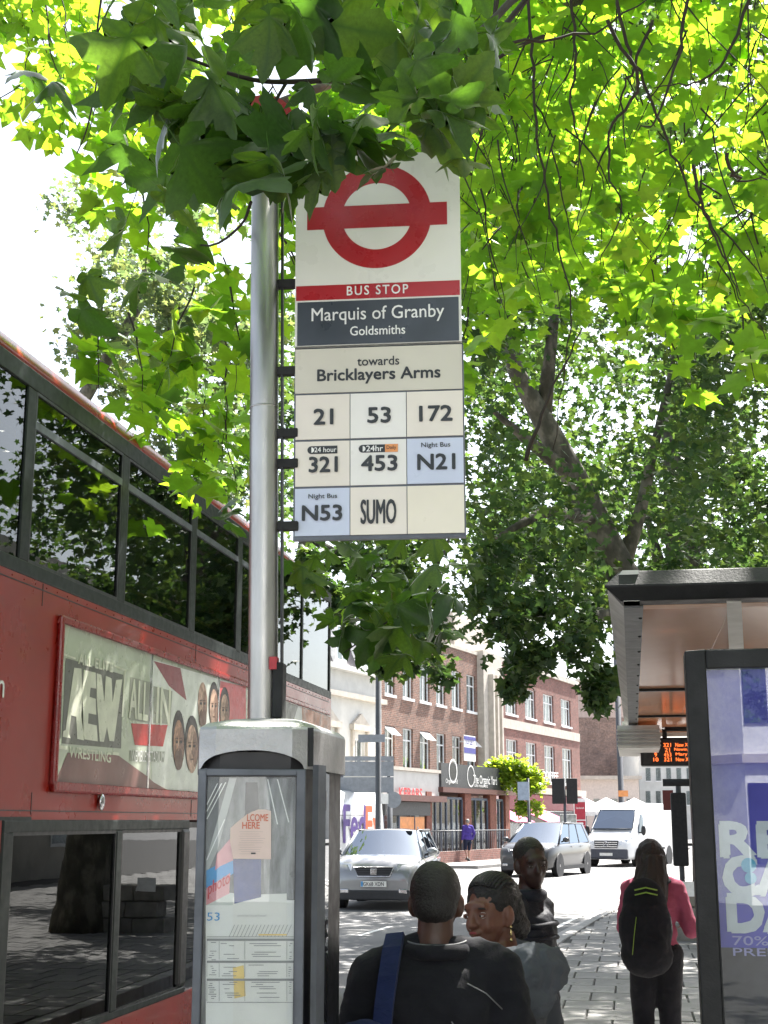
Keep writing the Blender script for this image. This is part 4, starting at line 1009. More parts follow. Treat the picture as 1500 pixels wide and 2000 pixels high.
for (xa, xb, n) in ((847, 910, 6), (924, 959, 3), (973, 989, 2)):
    a, c = FC(xa, 1600, YS).x, FC(xb, 1600, YS).x
    fo = FB(); 
    for k in range(n + 1): xk = a + (c - a) * k / n; fo.box(xk - .04, xk + .04, YS + .15, YS + .25, .1, zs0 - .5)
    fo.box(a, c, YS + .16, YS + .24, zs0 - .5, zs0 - .4); fo.box(a, c, YS + .14, YS + .26, .1, .5)
    fr_o = fo.build('shopfront', 'timberblue', shop)
    for k in range(n): xk = a + (c - a) * k / n; FB().box(xk + .05, xk + (c - a) / n - .05, YS + .19, YS + .2, .5, zs0 - .5).build('pane', 'winglass', fr_o)
    FB().box(a + .5, c - .5, YS + 1.2, YS + 1.25, .3, 2.0).build('interior_panel', 'render', shop)
low = FB().box(FC(845, 1600, YS - 1).x, FC(1000, 1600, YS - 1).x, YS - 1.0, YS - .75, 0, .55).build('low_wall', 'redbrick2', shop)
b = FB(); xa, xb = FC(845, 1600, YS - 1).x + .1, FC(1000, 1600, YS - 1).x - .1
for k in range(40): xk = xa + (xb - xa) * k / 39; b.tube([(xk, YS - .88, .55), (xk, YS - .88, 1.35)], .018, 5)
b.tube([(xa, YS - .88, 1.35), (xb, YS - .88, 1.35)], .025, 5); ro = b.build('railing', 'polegrey', shop); ro['kind'] = 'stuff'
# left shop with red letters and orange window
sh2 = bthing('shop', 'small flat-roofed shop with red lettering and an orange window poster, left of the cafe', 'shop', -9, YS)
xa, xb = FC(752, 1600, YS).x, FC(846, 1600, YS).x
zr = FC(800, 1500, YS).z
FB().box(xa, sg0 - .02, YS + .1, -.02, 2.75, zr - .12).build('parapet', 'render', sh2); FB().box(xa, sg0 - .02, YS, -.02, zr - .11, zr + .02).build('coping', 'stone', sh2)
FB().box(xa, sg0 - .12, YS - .3, -.02, 2.5, 2.74).build('canopy_lip', 'brownlip', sh2)
f2 = FB().box(xa, xb - .3, YS, YS + .12, 1.95, 2.48).build('fascia', 'fasciadark', sh2)
mk('signlitred', (.55, .03, .04), .4); flet('KEBABS', 779, 824, 1550, .42, YS - .01, 'signlitred', f2, .03); flet('FISH CHICKEN', 783, 818, 1541, .1, YS - .01, 'inkwhite', f2, 0)
FB().box(xa, xb - .3, YS + .12, YS + .3, 0, .45).build('stall_riser', 'timberblue', sh2)
for i in range(3):
    a = xa + i * (xb - xa - .3) / 3; FB().box(a + .04, a + (xb - xa - .3) / 3 - .04, YS + .1, YS + .12, .46, 1.94).build('pane', 'winglass', sh2); FB().box(a - .035, a + .035, YS + .05, YS + .2, .45, 1.95).build('mullion', 'timberblue', sh2)
FB().box(FC(783, 1590, YS).x, FC(832, 1590, YS).x, YS + .07, YS + .09, 1.35, 1.9).build('window_poster', 'orange', sh2)
FB().box(xa, xb, -.4, -.35, 0.1, 2.4).build('back_wall', 'cream', sh2)
# agents' board on the facade
ab = thing('estate_agent_board', 'white and blue letting board on the brick front between cafe sign and windows', 'sign', tuple(MBd @ V((FC(918, 1460, -.5).x, -.5, 3.7))), RZB)
p0, p1 = FC(905, 1435, -.5), FC(928, 1488, -.5)
abp = FB().box(p0.x, p1.x, -.53, -.5, p1.z, p0.z).build('board', 'white', ab); FB().box(p0.x, p1.x, -.54, -.531, p1.z + (p0.z - p1.z) * .3, p1.z + (p0.z - p1.z) * .52).build('band', mk('agentblue', (.06, .06, .3), .5), abp)
FB().box(p0.x, p1.x, -.54, -.531, p0.z - .22, p0.z - .05).build('band', 'agentblue', abp)
flet('TO LET', 908, 925, 1449, .25, -.54, 'agentblue', abp)
FB().box((p0.x + p1.x) / 2 - .03, (p0.x + p1.x) / 2 + .03, -.5, -.01, p0.z - .3, p0.z - .24).build('bracket', 'winframe', ab)
# far pavement
fp = FB(); fp.box(sL - 30, -16, -4.2, 0, -.05, .11); fp.box(-16, sR + 5, -5.6, 0, -.05, .11); o = fp.build('far_pavement', 'slab'); o['kind'] = 'structure'
# ---- distance beyond
def wthing(name, label, cat, px, D, yaw=0.0, group=None, z=0.0):
    p = P(px, 1603, D); return thing(name, label, cat, (p.x, p.y, z), yaw, group)
def wbox(par, px0, px1, py0, py1, D, depth, m, name='wall', D2=None):
    """box whose front face spans the photo columns px0..px1 and rows py0..py1 at distance D (D2 at the right)"""
    D2 = D2 or D; a = P(px0, py1, D); c = P(px1, py1, D2); za, zt_ = P(px0, py1, D).z, P(px0, py0, D).z
    za = max(za, 0)
    fd = (c2w(0, 1, 0)); b = MB(); n = V((fd.x, fd.y, 0)) * depth
    b.extr([V((a.x, a.y, za)), V((c.x, c.y, za)), V((c.x, c.y, zt_)), V((a.x, a.y, zt_))], n); return b.build(name, m, par)
fb = wthing('brick_gable_building', 'plain dull brown brick flank wall behind the tall lamp column', 'building', 1190, 112)
wbox(fb, 1128, 1256, 1402, 1640, 112, 12, 'dullbrick'); wbox(fb, 1128, 1256, 1330, 1401.5, 112, 12, mk('pinkrender', (.42, .34, .31), .85, var=.1), 'upper_wall')
wbox(fb, 1126, 1258, 1326, 1330, 111.5, 13, 'stone', 'coping')
wb = wthing('low_white_building', 'low pale rendered building in front of the brown brick flank wall', 'building', 1190, 100)
wbox(wb, 1128, 1252, 1522, 1640, 100, 5, mk('palerender', (.62, .55, .49), .8, var=.08)); wbox(wb, 1126, 1254, 1515, 1522, 99.6, 6, 'stone', 'coping')
for i, x in enumerate((1160, 1195, 1225)): wbox(wb, x, x + 12, 1560, 1582, 99.9, .05, 'winglass', 'window')
wb2 = wthing('white_terrace', 'white terrace with tall narrow windows at the end of the road on the right', 'building', 1290, 104)
wbox(wb2, 1253, 1420, 1470, 1640, 104, 10, 'render'); wbox(wb2, 1251, 1422, 1464, 1470, 103.6, 11, 'stone', 'coping')
for i in range(7):
    for (a, c) in ((1500, 1525), (1545, 1572)):
        x = 1262 + i * 20; wo = wbox(wb2, x, x + 9, a, c, 103.95, .05, 'winglass', 'window'); wbox(wb2, x - 1, x + 10, c, c + 2, 103.8, .1, 'winframe', 'sill')
fr2 = wthing('far_terrace', 'distant brick terrace beyond the trees at the far end of the road', 'building', 1500, 150)
wbox(fr2, 1400, 1900, 1480, 1640, 150, 12, 'dullbrick')
bl = wthing('far_terrace', 'distant pale terrace glimpsed to the left past the bus', 'building', 0, 75)
wbox(bl, -500, 330, 1330, 1640, 72, 12, 'render')
# market gazebos with white canopies
gz = ('white canopies at the market')
for i, (x, D) in enumerate(((1140, 88), (1185, 90), (1240, 92))):
    p = P(x, 1603, D); g_ = thing('market_gazebo', ['white pitched canopy nearest the coffee shop corner', 'white pitched canopy behind the white van, middle of the three', 'white pitched canopy farthest right, above the white van'][i], 'gazebo', (p.x, p.y, 0), .2, gz)
    b = MB(); b.add([(-1.6, -1.6, 2.3), (1.6, -1.6, 2.3), (1.6, 1.6, 2.3), (-1.6, 1.6, 2.3), (0, 0, 3.2), (-1.6, -1.6, 2.05), (1.6, -1.6, 2.05), (1.6, 1.6, 2.05), (-1.6, 1.6, 2.05)], [(0, 1, 4), (1, 2, 4), (2, 3, 4), (3, 0, 4), (5, 6, 1, 0), (6, 7, 2, 1), (7, 8, 3, 2), (8, 5, 0, 3)])
    b.build('canopy', 'white', g_, world=False)
    for (sx, sy) in ((-1.55, -1.55), (1.55, -1.55), (1.55, 1.55), (-1.55, 1.55)): MB().tube([(sx, sy, 0), (sx, sy, 2.3)], .025, 6).build('leg', 'polegrey', g_, world=False)
    MB().box(-1.2, 1.2, -.9, -.3, .8, .86).build('table_top', 'cream', g_, world=False)
# ---- lamp posts, signs, traffic lights
def post(name, label, cat, px, D, pytop, r, m='polegrey', group=None, r2=None):
    p = P(px, 1603, D); zt_ = P(px, pytop, D).z; t_ = thing(name, label, cat, (p.x, p.y, 0), 0, group)
    MB().tube([(p.x, p.y, 0), (p.x, p.y, 1.2), (p.x, p.y, 1.25), (p.x, p.y, zt_)], [r * 1.5, r * 1.5, r, r2 or r * .8], 14).build('pole', m, t_); return t_, p
lp, p = post('lamp_column', 'dark lamp column standing in front of the white building and grey signs', 'street lamp', 738.5, 36, 760, .075, group='tall dark lamp columns')
b = MB(); b.tube([(p.x, p.y, P(738, 760, 36).z), (p.x + .2, p.y, P(738, 745, 36).z), (p.x + 1.3, p.y, P(738, 738, 36).z)], .04, 8); b.build('arm', 'polegrey', lp)
MB().ell((p.x + 1.6, p.y, P(738, 738, 36).z), (.38, .14, .07), 12, 6).build('lantern', 'polegrey', lp)
q0, q1 = P(700, 1450, 36), P(754, 1435, 36); MB().box(q0.x, q1.x, p.y - .12, p.y - .09, q0.z, q1.z).build('sign_plate', mk('signback', (.26, .28, .31), .5, .3), lp)
lp2, p = post('lamp_column', 'dark lamp column rising behind the white van with a small orange notice on it', 'street lamp', 1215, 66, 900, .14, group='tall dark lamp columns')
q0 = P(1208, 1556, 66); MB().box(q0.x, q0.x + .45, p.y - .16, p.y - .13, q0.z, q0.z + .28).build('notice', 'orange', lp2)
bs_, p = post('road_sign', 'large grey back of a direction sign on two posts, by the lamp column', 'road sign', 761, 42, 1483, .09)
pL = P(666, 1603, 42); MB().tube([(pL.x, pL.y, 0), (pL.x, pL.y, P(666, 1483, 42).z)], .08, 12).build('pole', 'polegrey', bs_)
for i, (a, c) in enumerate(((1477, 1486), (1487, 1516), (1518, 1548))):
    q0, q1 = P(656, c, 41.9), P(769, a, 41.9); q2 = P(769, c, 41.9); b = MB(); b.extr([q0, q2, V((q2.x, q2.y, q1.z)), V((q0.x, q0.y, q1.z))], c2w(0, .03, 0)); b.build('sign_panel', 'signback', bs_)
q = P(768, 1562, 41.7); MB().tube([q, q + c2w(0, .03, 0)], .24, 20).build('round_sign', 'signback', bs_)
q = P(748, 1560, 41.7); MB().obox(q, c2w(.16, 0, 0), c2w(0, .02, 0), V((0, 0, .15))).build('small_sign', 'white', bs_)
b2, p = post('road_sign', 'small blue-grey backed sign on a post in front of the ivy', 'road sign', 1033, 58, 1520, .06)
q = P(1022, 1545, 57.9); MB().obox(q, c2w(.23, 0, 0), c2w(0, .02, 0), V((0, 0, .37))).build('sign_panel', mk('bluesign', (.28, .34, .42), .5), b2)
tl2, p = post('traffic_light', 'pair of black traffic light heads seen from behind, in front of the coffee shop', 'traffic light', 1104, 55, 1520, .06)
for (xa, xb) in ((1078, 1102), (1106, 1128)):
    q0, q1 = P(xa, 1570, 54.9), P(xb, 1520, 54.9); c = (q0 + q1) / 2; hw = (xb - xa) / 2 * 55 / 2768
    hd = MB().obox(c, c2w(hw, 0, 0), c2w(0, .03, 0), V((0, 0, (q1.z - q0.z) / 2))).build('backing_board', 'blackmatt', tl2, bevel=.04)
    MB().obox(c + c2w(0, .18, 0), c2w(hw * .5, 0, 0), c2w(0, .15, 0), V((0, 0, (q1.z - q0.z) * .42))).build('signal_head', 'blackmatt', hd)
cb = thing('control_cabinet', 'grey street cabinet plastered with flyers below the traffic lights', 'cabinet', tuple(P(1108, 1603, 56).xy) + (0,))
q = P(1108, 1603, 56); MB().box(q.x - .3, q.x + .35, q.y, q.y + .4, 0, 2.0).build('body', mk('cabgrey', (.35, .36, .34), .6, var=.3, ns=7), cb, bevel=.02)
MB().box(q.x - .2, q.x + .15, q.y - .012, q.y - .002, 1.1, 1.75).build('flyer', 'white', cb)
tt2 = wthing('totem_sign', 'tall narrow red advertising totem behind the silver people carrier', 'sign', 1133, 62)
q = P(1133, 1603, 62); tf = MB().obox(V((q.x, q.y, 1.35)), c2w(.26, 0, 0), c2w(0, .06, 0), V((0, 0, 1.35))).build('frame', 'white', tt2)
for i, (a, c) in enumerate(((.25, 1.2), (1.25, 1.75), (1.8, 2.55))): MB().obox(V((q.x, q.y, (a + c) / 2)) - c2w(0, .065, 0), c2w(.23, 0, 0), c2w(0, .006, 0), V((0, 0, (c - a) / 2))).build('panel', mk('totemred', (.40, .03, .05), .5), tf)
for z_ in (2.3, 1.55, 1.3, .9): lettering('Sandwich' if z_ > 2 else 'Coffee', V((q.x, q.y, z_)) - c2w(0, .075, 0), c2w(1, 0, 0), (0, 0, 1), w=.36, h=.09, m='inkwhite', parent=tf)
# black signal / cabinet and block beside the tree, right edge of the pavement
sg_ = thing('pedestrian_signal', 'black pedestrian signal column with a hood, left of the near tree trunk', 'signal', tuple(P(1328, 1603, 26).xy) + (.1,))
q = P(1328, 1603, 26); zt_ = P(1328, 1548, 26).z; zbm = P(1328, 1692, 26).z
MB().box(q.x - .15, q.x + .13, q.y, q.y + .25, zbm, zt_).build('housing', 'blackmatt', sg_, bevel=.03)
MB().tube([(q.x, q.y + .12, .1), (q.x, q.y + .12, zt_ + .12)], .05, 10).build('pole', 'polegrey', sg_)
MB().tube([(q.x - .28, q.y - .05, zt_ + .18), (q.x + .25, q.y - .05, zt_ + .18)], .07, 10).build('camera_housing', 'blackmatt', sg_)
q = P(1304, 1562, 30); MB().box(q.x - .1, q.x + .12, q.y, q.y + .12, q.z - .22, q.z + .2).build('small_signal', mk('darkred', (.12, .02, .02), .5), sg_)
pw = thing('stone_planter', 'low grey stone block wall beside the pavement with a white card on it', 'planter', tuple(P(1350, 1603, 18).xy) + (.1,))
q = P(1335, 1603, 20)
rr_ = random.Random(4)
for r in range(3):
    for c in range(2):
        MB().box(q.x - .25 + c * .5 + (r % 2) * .12, q.x + .24 + c * .5 + (r % 2) * .12, q.y - .02 * rr_.random(), q.y + .5, .1 + r * .24, .33 + r * .24).build('stone_block', 'dullstone' if 'dullstone' in MAT else mk('dullstone', (.2, .19, .17), .85, var=.25, ns=5, bump=.4, bs=30, obj_rand=.15), pw, bevel=.02)
MB().box(q.x - .1, q.x + .2, q.y - .035, q.y - .025, .72, .92).build('card', 'white', pw)

# ================================================================ VEHICLES
mk('carwhite', (.70, .71, .72), .3, coat=.7, var=.02, ns=1, rv=0); mk('carsilver', (.035, .037, .04), .3, .1, coat=.6, var=.02, ns=1, rv=0); mk('cargrey', (.26, .27, .28), .25, .4, coat=1, var=.02, ns=1, rv=0); mk('carplast', (.025, .026, .03), .6)
mk('headlamp', (.7, .72, .74), .1, .3, coat=1); mk('platewhite', (.75, .75, .72), .4)
mk('vanlower', (.05, .055, .075), .5)
def halfring(y, pts): return [V((x, y, z)) for x, z in pts] + [V((-x, y, z)) for x, z in pts[::-1]]
def wheel(par, x, y, r, wd, sgn):
    w_ = MB(); w_.tube([(x, y, r), (x + sgn * wd * .12, y, r), (x + sgn * wd * .88, y, r), (x + sgn * wd, y, r)], [r * .93, r, r, r * .93], 24).build('wheel', 'tyre', par, world=False); wo = par.children[-1] if False else COL.objects[-1]
    wo = [o for o in bpy.data.objects if o.parent == par and o.name.startswith('wheel')][-1]
    rm = MB(); xo = x + (sgn * wd if sgn > 0 else -wd)
    rm.tube([(xo + sgn * .004, y, r), (xo - sgn * .03, y, r)], r * .66, 20, cap=False)
    rm.tube([(xo + sgn * .006, y, r), (xo - sgn * .03, y, r)], r * .13, 10)
    for k in range(10):
        a = 2 * pi * k / 10; rm.obox((xo - sgn * .004, y + r * .36 * cos(a), r + r * .36 * sin(a)), (.008, 0, 0), (0, r * .31 * cos(a), r * .31 * sin(a)), (0, -.02 * sin(a), .02 * cos(a)))
    rm.build('rim', 'rim', wo, world=False)
    MB().tube([(xo - sgn * .04, y, r), (xo - sgn * .05, y, r)], r * .62, 18).build('brake_disc', 'black', wo, world=False)
def car(name, label, loc, rz, spec, paint, plate, group='approaching traffic'):
    t = thing(name, label, 'car', loc, rz, group)
    L, W, H = spec['L'], spec['W'], spec['H']; h = W / 2; bz = spec['belt']; hz = spec['hood']; yf = L / 2; c = spec['cowl']
    rings = []
    def R(y, zl, zs, zt2, k): # lower z, shoulder z, top z, width factor
        return halfring(y, [(0.001, zl), (h * k * .86, zl), (h * k * .97, zl + .1), (h * k, (zl + zs) * .5), (h * k * .985, zs - .08), (h * k * .93, zs), (h * k * .75, zt2 - .02), (0.001, zt2)])
    for (y, zl, zs, zt2, k) in [(-yf, .45, .80, .95, .80), (-yf + .06, .32, bz - .05, bz + .02, .90), (-yf + .4, .25, bz, bz + .05, .98), (-yf * .3, .22, bz - .02, bz + .03, 1), (yf - c - .1, .22, bz - .05, bz + .02, 1), (yf - c * .6, .22, hz, hz + .06, .985), (yf - .35, .22, hz - .09, hz - .03, .95), (yf - .12, .22, hz - .17, hz - .12, .87), (yf - .02, .24, hz - .30, hz - .26, .80), (yf, .30, hz - .45, hz - .42, .76)]:
        rings.append(R(y, zl, zs, zt2, k))
    MB().loft(rings).build('body', paint, t, world=False)
    # dark sills and lower bumper
    b = MB(); b.box(-h * .80, h * .80, yf - .3, yf + .012, .2, .40); b.build('lower_bumper', 'carplast', t, world=False, bevel=.03)
    for s_ in (-1, 1): MB().box(min(s_ * h * .93, s_ * (h + .006)), max(s_ * h * .93, s_ * (h + .006)), -yf + 1.2, yf - 1.3, .21, .34).build('sill', 'carplast', t, world=False)
    # greenhouse
    yb0, yb1 = -yf + .12, yf - c; yr0, yr1 = -yf + spec['tail'], yf - c - spec['rake']
    hb, hr = h * .92, h * .70; zr = H - .07
    G = [V((hb, yb0, bz)), V((hb, yb1, bz - .03)), V((hr, yr1, zr)), V((hr, yr0, zr))]
    def mir(p): return V((-p.x, p.y, p.z))
    q = [V((0, yb1 + .28, bz + .0)), V((0, yr1 + .12, zr + .035))]
    b = MB(); b.add([mir(G[1]), q[0], G[1], G[2], q[1], mir(G[2])], [(0, 1, 4, 5), (1, 2, 3, 4)], 0, True); b.build('windscreen', 'carglass', t, world=False)
    b = MB(); b.add([mir(G[0]), G[0], G[3], mir(G[3])], [(0, 1, 2, 3)]); b.build('rear_window', 'carglass', t, world=False)
    for s_ in (1, -1):
        gg = [g if s_ > 0 else mir(g) for g in G]
        b = MB(); b.add(gg, [(0, 1, 2, 3)]); b.build('side_window', 'carglass', t, world=False)
        def pil(f, wd, mm='paint'):
            a = gg[0].lerp(gg[1], f); d_ = gg[3].lerp(gg[2], f); x_ = V((s_ * .012, 0, 0)); 
            MB().extr([a + x_ + V((0, -wd, 0)), a + x_ + V((0, wd, 0)), d_ + x_ + V((0, wd, 0)), d_ + x_ + V((0, -wd, 0))], -x_ * 2).build('pillar', paint if mm == 'paint' else mm, t, world=False)
        pil(.06, .07); pil(.38, .03, 'black'); pil(.68, .03, 'black')
        MB().tube([gg[1] + V((s_ * .01, 0, 0)), gg[2] + V((s_ * .01, 0, 0))], .035, 8).build('pillar', paint, t, world=False)
        MB().tube([gg[2] + V((s_ * .0, 0, .01)), gg[3] + V((0, 0, .01))], .03, 8).build('roof_rail', 'black' if spec.get('rails') else paint, t, world=False)
        MB().ell((s_ * (h + .10), yb1 - .28, bz + .10), (.12, .08, .085), 12, 8).build('mirror', paint, t, world=False)
        MB().tube([(s_ * (h - .06), yb1 - .26, bz + .03), (s_ * (h + .04), yb1 - .26, bz + .06)], .025, 6).build('mirror_arm', 'black', t, world=False)
        # lamps
        zl = hz - .20; b = MB(); b.add([(s_ * h * .50, yf - .055, zl - .06), (s_ * h * .80, yf - .17, zl - .05), (s_ * h * .93, yf - .50, zl + .06), (s_ * h * .93, yf - .52, zl + .14), (s_ * h * .80, yf - .24, zl + .09), (s_ * h * .50, yf - .11, zl + .07)], [(0, 1, 4, 5), (1, 2, 3, 4)])
        hl = b.build('headlight', 'headlamp', t, world=False); so = hl.modifiers.new('s', 'SOLIDIFY'); so.thickness = .05; so.offset = 0
        b = MB(); b.box(min(s_ * h * .55, s_ * h * .74), max(s_ * h * .55, s_ * h * .74), yf - .02, yf + .02, .33, .42); b.build('fog_light', 'chrome', t, world=False, bevel=.02)
        for y_ in (yf - .9, -yf + .85):
            wheel(t, s_ * (h - .21), y_, spec['wr'], .21, s_)
            MB().tube([(s_ * (h - .02), y_, spec['wr']), (s_ * (h + .006), y_, spec['wr'])], spec['wr'] + .055, 26, cap=True).build('wheel_arch', 'carplast', t, world=False)
        for y_ in (.1, -.9):
            MB().box(min(s_ * h, s_ * (h + .02)), max(s_ * h, s_ * (h + .02)), y_ - .1, y_ + .1, bz - .14, bz - .11).build('door_handle', 'chrome', t, world=False)
    rr = MB(); rng = []
    for f, dz in ((0, -.03), (.15, .02), (.5, .06), (.85, .05), (1, .02)):
        y = yr0 + (yr1 - yr0) * f; rng.append([V((x * hr * 1.02, y, zr + dz * (1 - x * x) + .0)) for x in (-1, -.8, -.4, 0, .4, .8, 1)] + [V((x * hr * 1.0, y, zr - .03)) for x in (1, 0, -1)])
    rr.loft(rng).build('roof', paint, t, world=False)
    # grille, badge, plate
    zg = hz - .27; wg = h * .44
    b = MB(); b.extr([(-wg, yf - .03, zg + .09), (wg, yf - .03, zg + .09), (wg * .8, yf + .0, zg - .09), (-wg * .8, yf + .0, zg - .09)], (0, .02, 0)); gr = b.build('grille', 'black', t, world=False)
    b = MB(); b.tube([(-wg, yf - .01, zg + .09), (wg, yf - .01, zg + .09), (wg * .8, yf + .02, zg - .09), (-wg * .8, yf + .02, zg - .09), (-wg, yf - .01, zg + .09)], .012, 6); b.build('grille_surround', 'chrome', gr, world=False)
    for k in range(3): MB().box(-wg * .85, wg * .85, yf + .0, yf + .025, zg - .05 + k * .045, zg - .042 + k * .045).build('grille_bar', 'polegrey', gr, world=False)
    MB().box(-.065, .065, yf + .02, yf + .04, zg - .06, zg + .06).build('badge', 'chrome', gr, world=False, bevel=.01)
    pl = MB().box(-.26, .26, yf + .013, yf + .03, .46, .57).build('number_plate', 'platewhite', t, world=False)
    MW[pl.name] = MW[t.name]
    M_ = MW[t.name]; R3 = M_.to_3x3()
    if plate: lettering(plate, M_ @ V((0, yf + .031, .515)), R3 @ V((-1, 0, 0)), (0, 0, 1), w=.42, h=.075, m='ink', parent=pl, bold=.01)
    MB().box(.215 + .0, .255, yf + .0305, yf + .032, .465, .565).build('plate_band', 'kblue', pl, world=False)
    # driver and seats seen through glass
    for s_ in (-.38, .38): MB().ell((s_, yf - c - 1.0, bz + .12), (.2, .12, .3), 10, 8).build('seat', 'blackmatt', t, world=False)
    MB().box(-h * .8, h * .8, yf - c - .5, yf - c + .02, bz - .06, bz - .02).build('dashboard', 'blackmatt', t, world=False)
    return t
def face_cam(p, extra=0.0):       # heading so that local +y points back down the road towards the camera
    return pi + extra
p = P(762, 1603, 30.8); car('grey_car', 'grey sport utility car with white-plated dark front, nearest car coming up the road', (p.x, p.y, 0), pi + radians(1), dict(L=4.36, W=1.84, H=1.6, belt=1.02, hood=1.02, cowl=1.05, rake=.75, tail=.55, wr=.345, rails=True), 'cargrey', 'GK68 XDN')
p = P(1066, 1603, 47.5); car('silver_people_carrier', 'silver-grey people carrier seen three-quarter on behind the man in black', (p.x, p.y, 0), pi + radians(-15), dict(L=4.75, W=1.88, H=1.72, belt=1.05, hood=1.02, cowl=1.0, rake=1.05, tail=.35, wr=.34), 'carsilver', '')
def van(name, label, loc, rz, paint, lower, H=2.45, L=5.9, W=2.0, fedex=False, group='approaching traffic'):
    t = thing(name, label, 'van', loc, rz, group); h = W / 2; yf = L / 2
    def R(y, zl, zt2, k, kt=.86, zs=1.25): return halfring(y, [(0.001, zl), (h * k * .95, zl), (h * k, zl + .15), (h * k, min(zs, zt2 - .12)), (h * (k * .5 + kt * .5), (min(zs, zt2 - .1) + zt2) / 2), (h * kt, zt2 - .09), (h * kt * .85, zt2 - .02), (0.001, zt2)])
    rings = [R(-yf, .45, H - .12, .96), R(-yf + .12, .3, H, .99, .88), R(-yf + 1, .28, H + .02, 1, .88), R(yf - 2.4, .28, H + .02, 1, .87), R(yf - 1.75, .28, H - .05, 1, .84), R(yf - 1.45, .28, H - .28, 1, .80), R(yf - .75, .28, 1.36, .98, .86, 1.1), R(yf - .35, .28, 1.20, .94, .85, 1.0), R(yf - .1, .28, 1.0, .88, .8, .85), R(yf, .32, .80, .82, .76, .68)]
    MB().loft(rings).build('body', paint, t, world=False)
    M_ = MW[t.name]; R3 = M_.to_3x3()
    # windscreen on the slope between y=yf-1.45 and yf-.75
    ya, za, yb, zb_ = yf - .76, 1.42, yf - 1.50, H - .30
    n = V((0, za - zb_, 0)); nn = V((0, (zb_ - za), (ya - yb))).normalized()
    b = MB(); w0, w1 = h * .84, h * .74; pts = [V((-w0, ya, za)), V((0, ya + .07, za)), V((w0, ya, za)), V((w1, yb, zb_)), V((0, yb + .06, zb_)), V((-w1, yb, zb_))]
    b.add([p + nn * .03 for p in pts], [(0, 1, 4, 5), (1, 2, 3, 4)]); ws = b.build('windscreen', 'carglass', t, world=False); so = ws.modifiers.new('s', 'SOLIDIFY'); so.thickness = .05; so.offset = -1
    b = MB(); b.tube([p + nn * .032 for p in pts] + [pts[0] + nn * .032], .018, 6); b.build('windscreen_seal', 'black', t, world=False)
    for s_ in (-1, 1):
        MB().extr([(s_ * h * .995, yf - 1.65, 1.27), (s_ * h * .995, yf - .98, 1.27), (s_ * h * .93, yf - 1.45, 1.98), (s_ * h * .92, yf - 1.75, 1.98)], (s_ * .02, 0, 0)).build('cab_window', 'carglass', t, world=False)
        MB().ell((s_ * (h + .17), yf - 1.1, 1.38), (.10, .09, .2), 10, 8).build('mirror', 'black', t, world=False)
        MB().tube([(s_ * (h - .05), yf - 1.12, 1.3), (s_ * (h + .12), yf - 1.1, 1.3)], .03, 6).build('mirror_arm', 'black', t, world=False)
        b = MB(); zl = .92; b.add([(s_ * h * .55, yf - .03, zl - .1), (s_ * h * .8, yf - .12, zl - .08), (s_ * h * .93, yf - .42, zl + .08), (s_ * h * .92, yf - .45, zl + .2), (s_ * h * .78, yf - .22, zl + .12), (s_ * h * .56, yf - .12, zl + .05)], [(0, 1, 4, 5), (1, 2, 3, 4)])
        hl = b.build('headlight', 'headlamp', t, world=False); so = hl.modifiers.new('s', 'SOLIDIFY'); so.thickness = .07; so.offset = 0
        for y_ in (yf - .98, -yf + 1.1):
            wheel(t, s_ * (h - .23), y_, .34, .22, s_)
            MB().tube([(s_ * (h - .02), y_, .34), (s_ * (h + .005), y_, .34)], .41, 26).build('wheel_arch', 'carplast', t, world=False)
        MB().box(min(s_ * (h - .01), s_ * (h + .012)), max(s_ * (h - .01), s_ * (h + .012)), -yf + 1.7, yf - 1.6, .62, .70).build('side_moulding', 'carplast', t, world=False)
        MB().box(min(s_ * h, s_ * (h + .004)), max(s_ * h, s_ * (h + .004)), -yf + 1.2, yf - 1.95, 1.9, 1.915).build('panel_seam', 'polegrey', t, world=False)
    MB().box(-h * .86, h * .86, yf - .3, yf + .03, .3, .68).build('bumper', lower, t, world=False, bevel=.05)
    b = MB(); b.extr([(-.5, yf - .06, 1.0), (.5, yf - .06, 1.0), (.46, yf + .015, .72), (-.46, yf + .015, .72)], (0, .03, 0)); gr = b.build('grille', 'black', t, world=False)
    for k in range(3): MB().obox((0, yf + .035 - .025 * k + .0, .77 + .08 * k), (.46, 0, 0), (0, .012, 0), (0, 0, .014)).build('grille_bar', 'chrome', gr, world=False)
    # round three-pointed badge
    bd = MB(); c_b = V((0, yf + .04, .86)); r_ = .1
    bd.tube([c_b + V((r_ * cos(2 * pi * k / 20), 0, r_ * sin(2 * pi * k / 20))) for k in range(21)], .012, 6)
    for k in range(3): a = pi / 2 + k * 2 * pi / 3; bd.tube([c_b, c_b + V((r_ * cos(a), 0, r_ * sin(a)))], .01, 5)
    bd.build('badge', 'chrome', gr, world=False)
    MB().box(-.26, .26, yf + .031, yf + .045, .42, .53).build('number_plate', 'platewhite', t, world=False)
    b = MB(); b.box(-h * .75, h * .75, yf - 1.6, yf - 1.2, 1.2, 1.3)
    if fedex:
        mk('fedpurple', (.09, .045, .24), .4); mk('fedorange', (.62, .13, .04), .4)
        for s_ in (1, -1):
            x_ = s_ * (h + .02)
            xd = R3 @ V((0, s_, 0))
            # reads front-to-rear on this side
            def wpt(y, z): return M_ @ V((x_ - s_ * .008, y, z))
            yy = yf - 4.3 + .66 * (1 if s_ < 0 else -1)
            lettering('Fed', wpt(yy, 1.66), xd, (0, 0, 1), w=1.5, h=1.05, m='fedpurple', parent=t, bold=.035)
            lettering('Ex', wpt(yy + s_ * 1.32, 1.66), xd, (0, 0, 1), w=1.05, h=1.0, m='fedorange', parent=t, bold=.035)
    return t
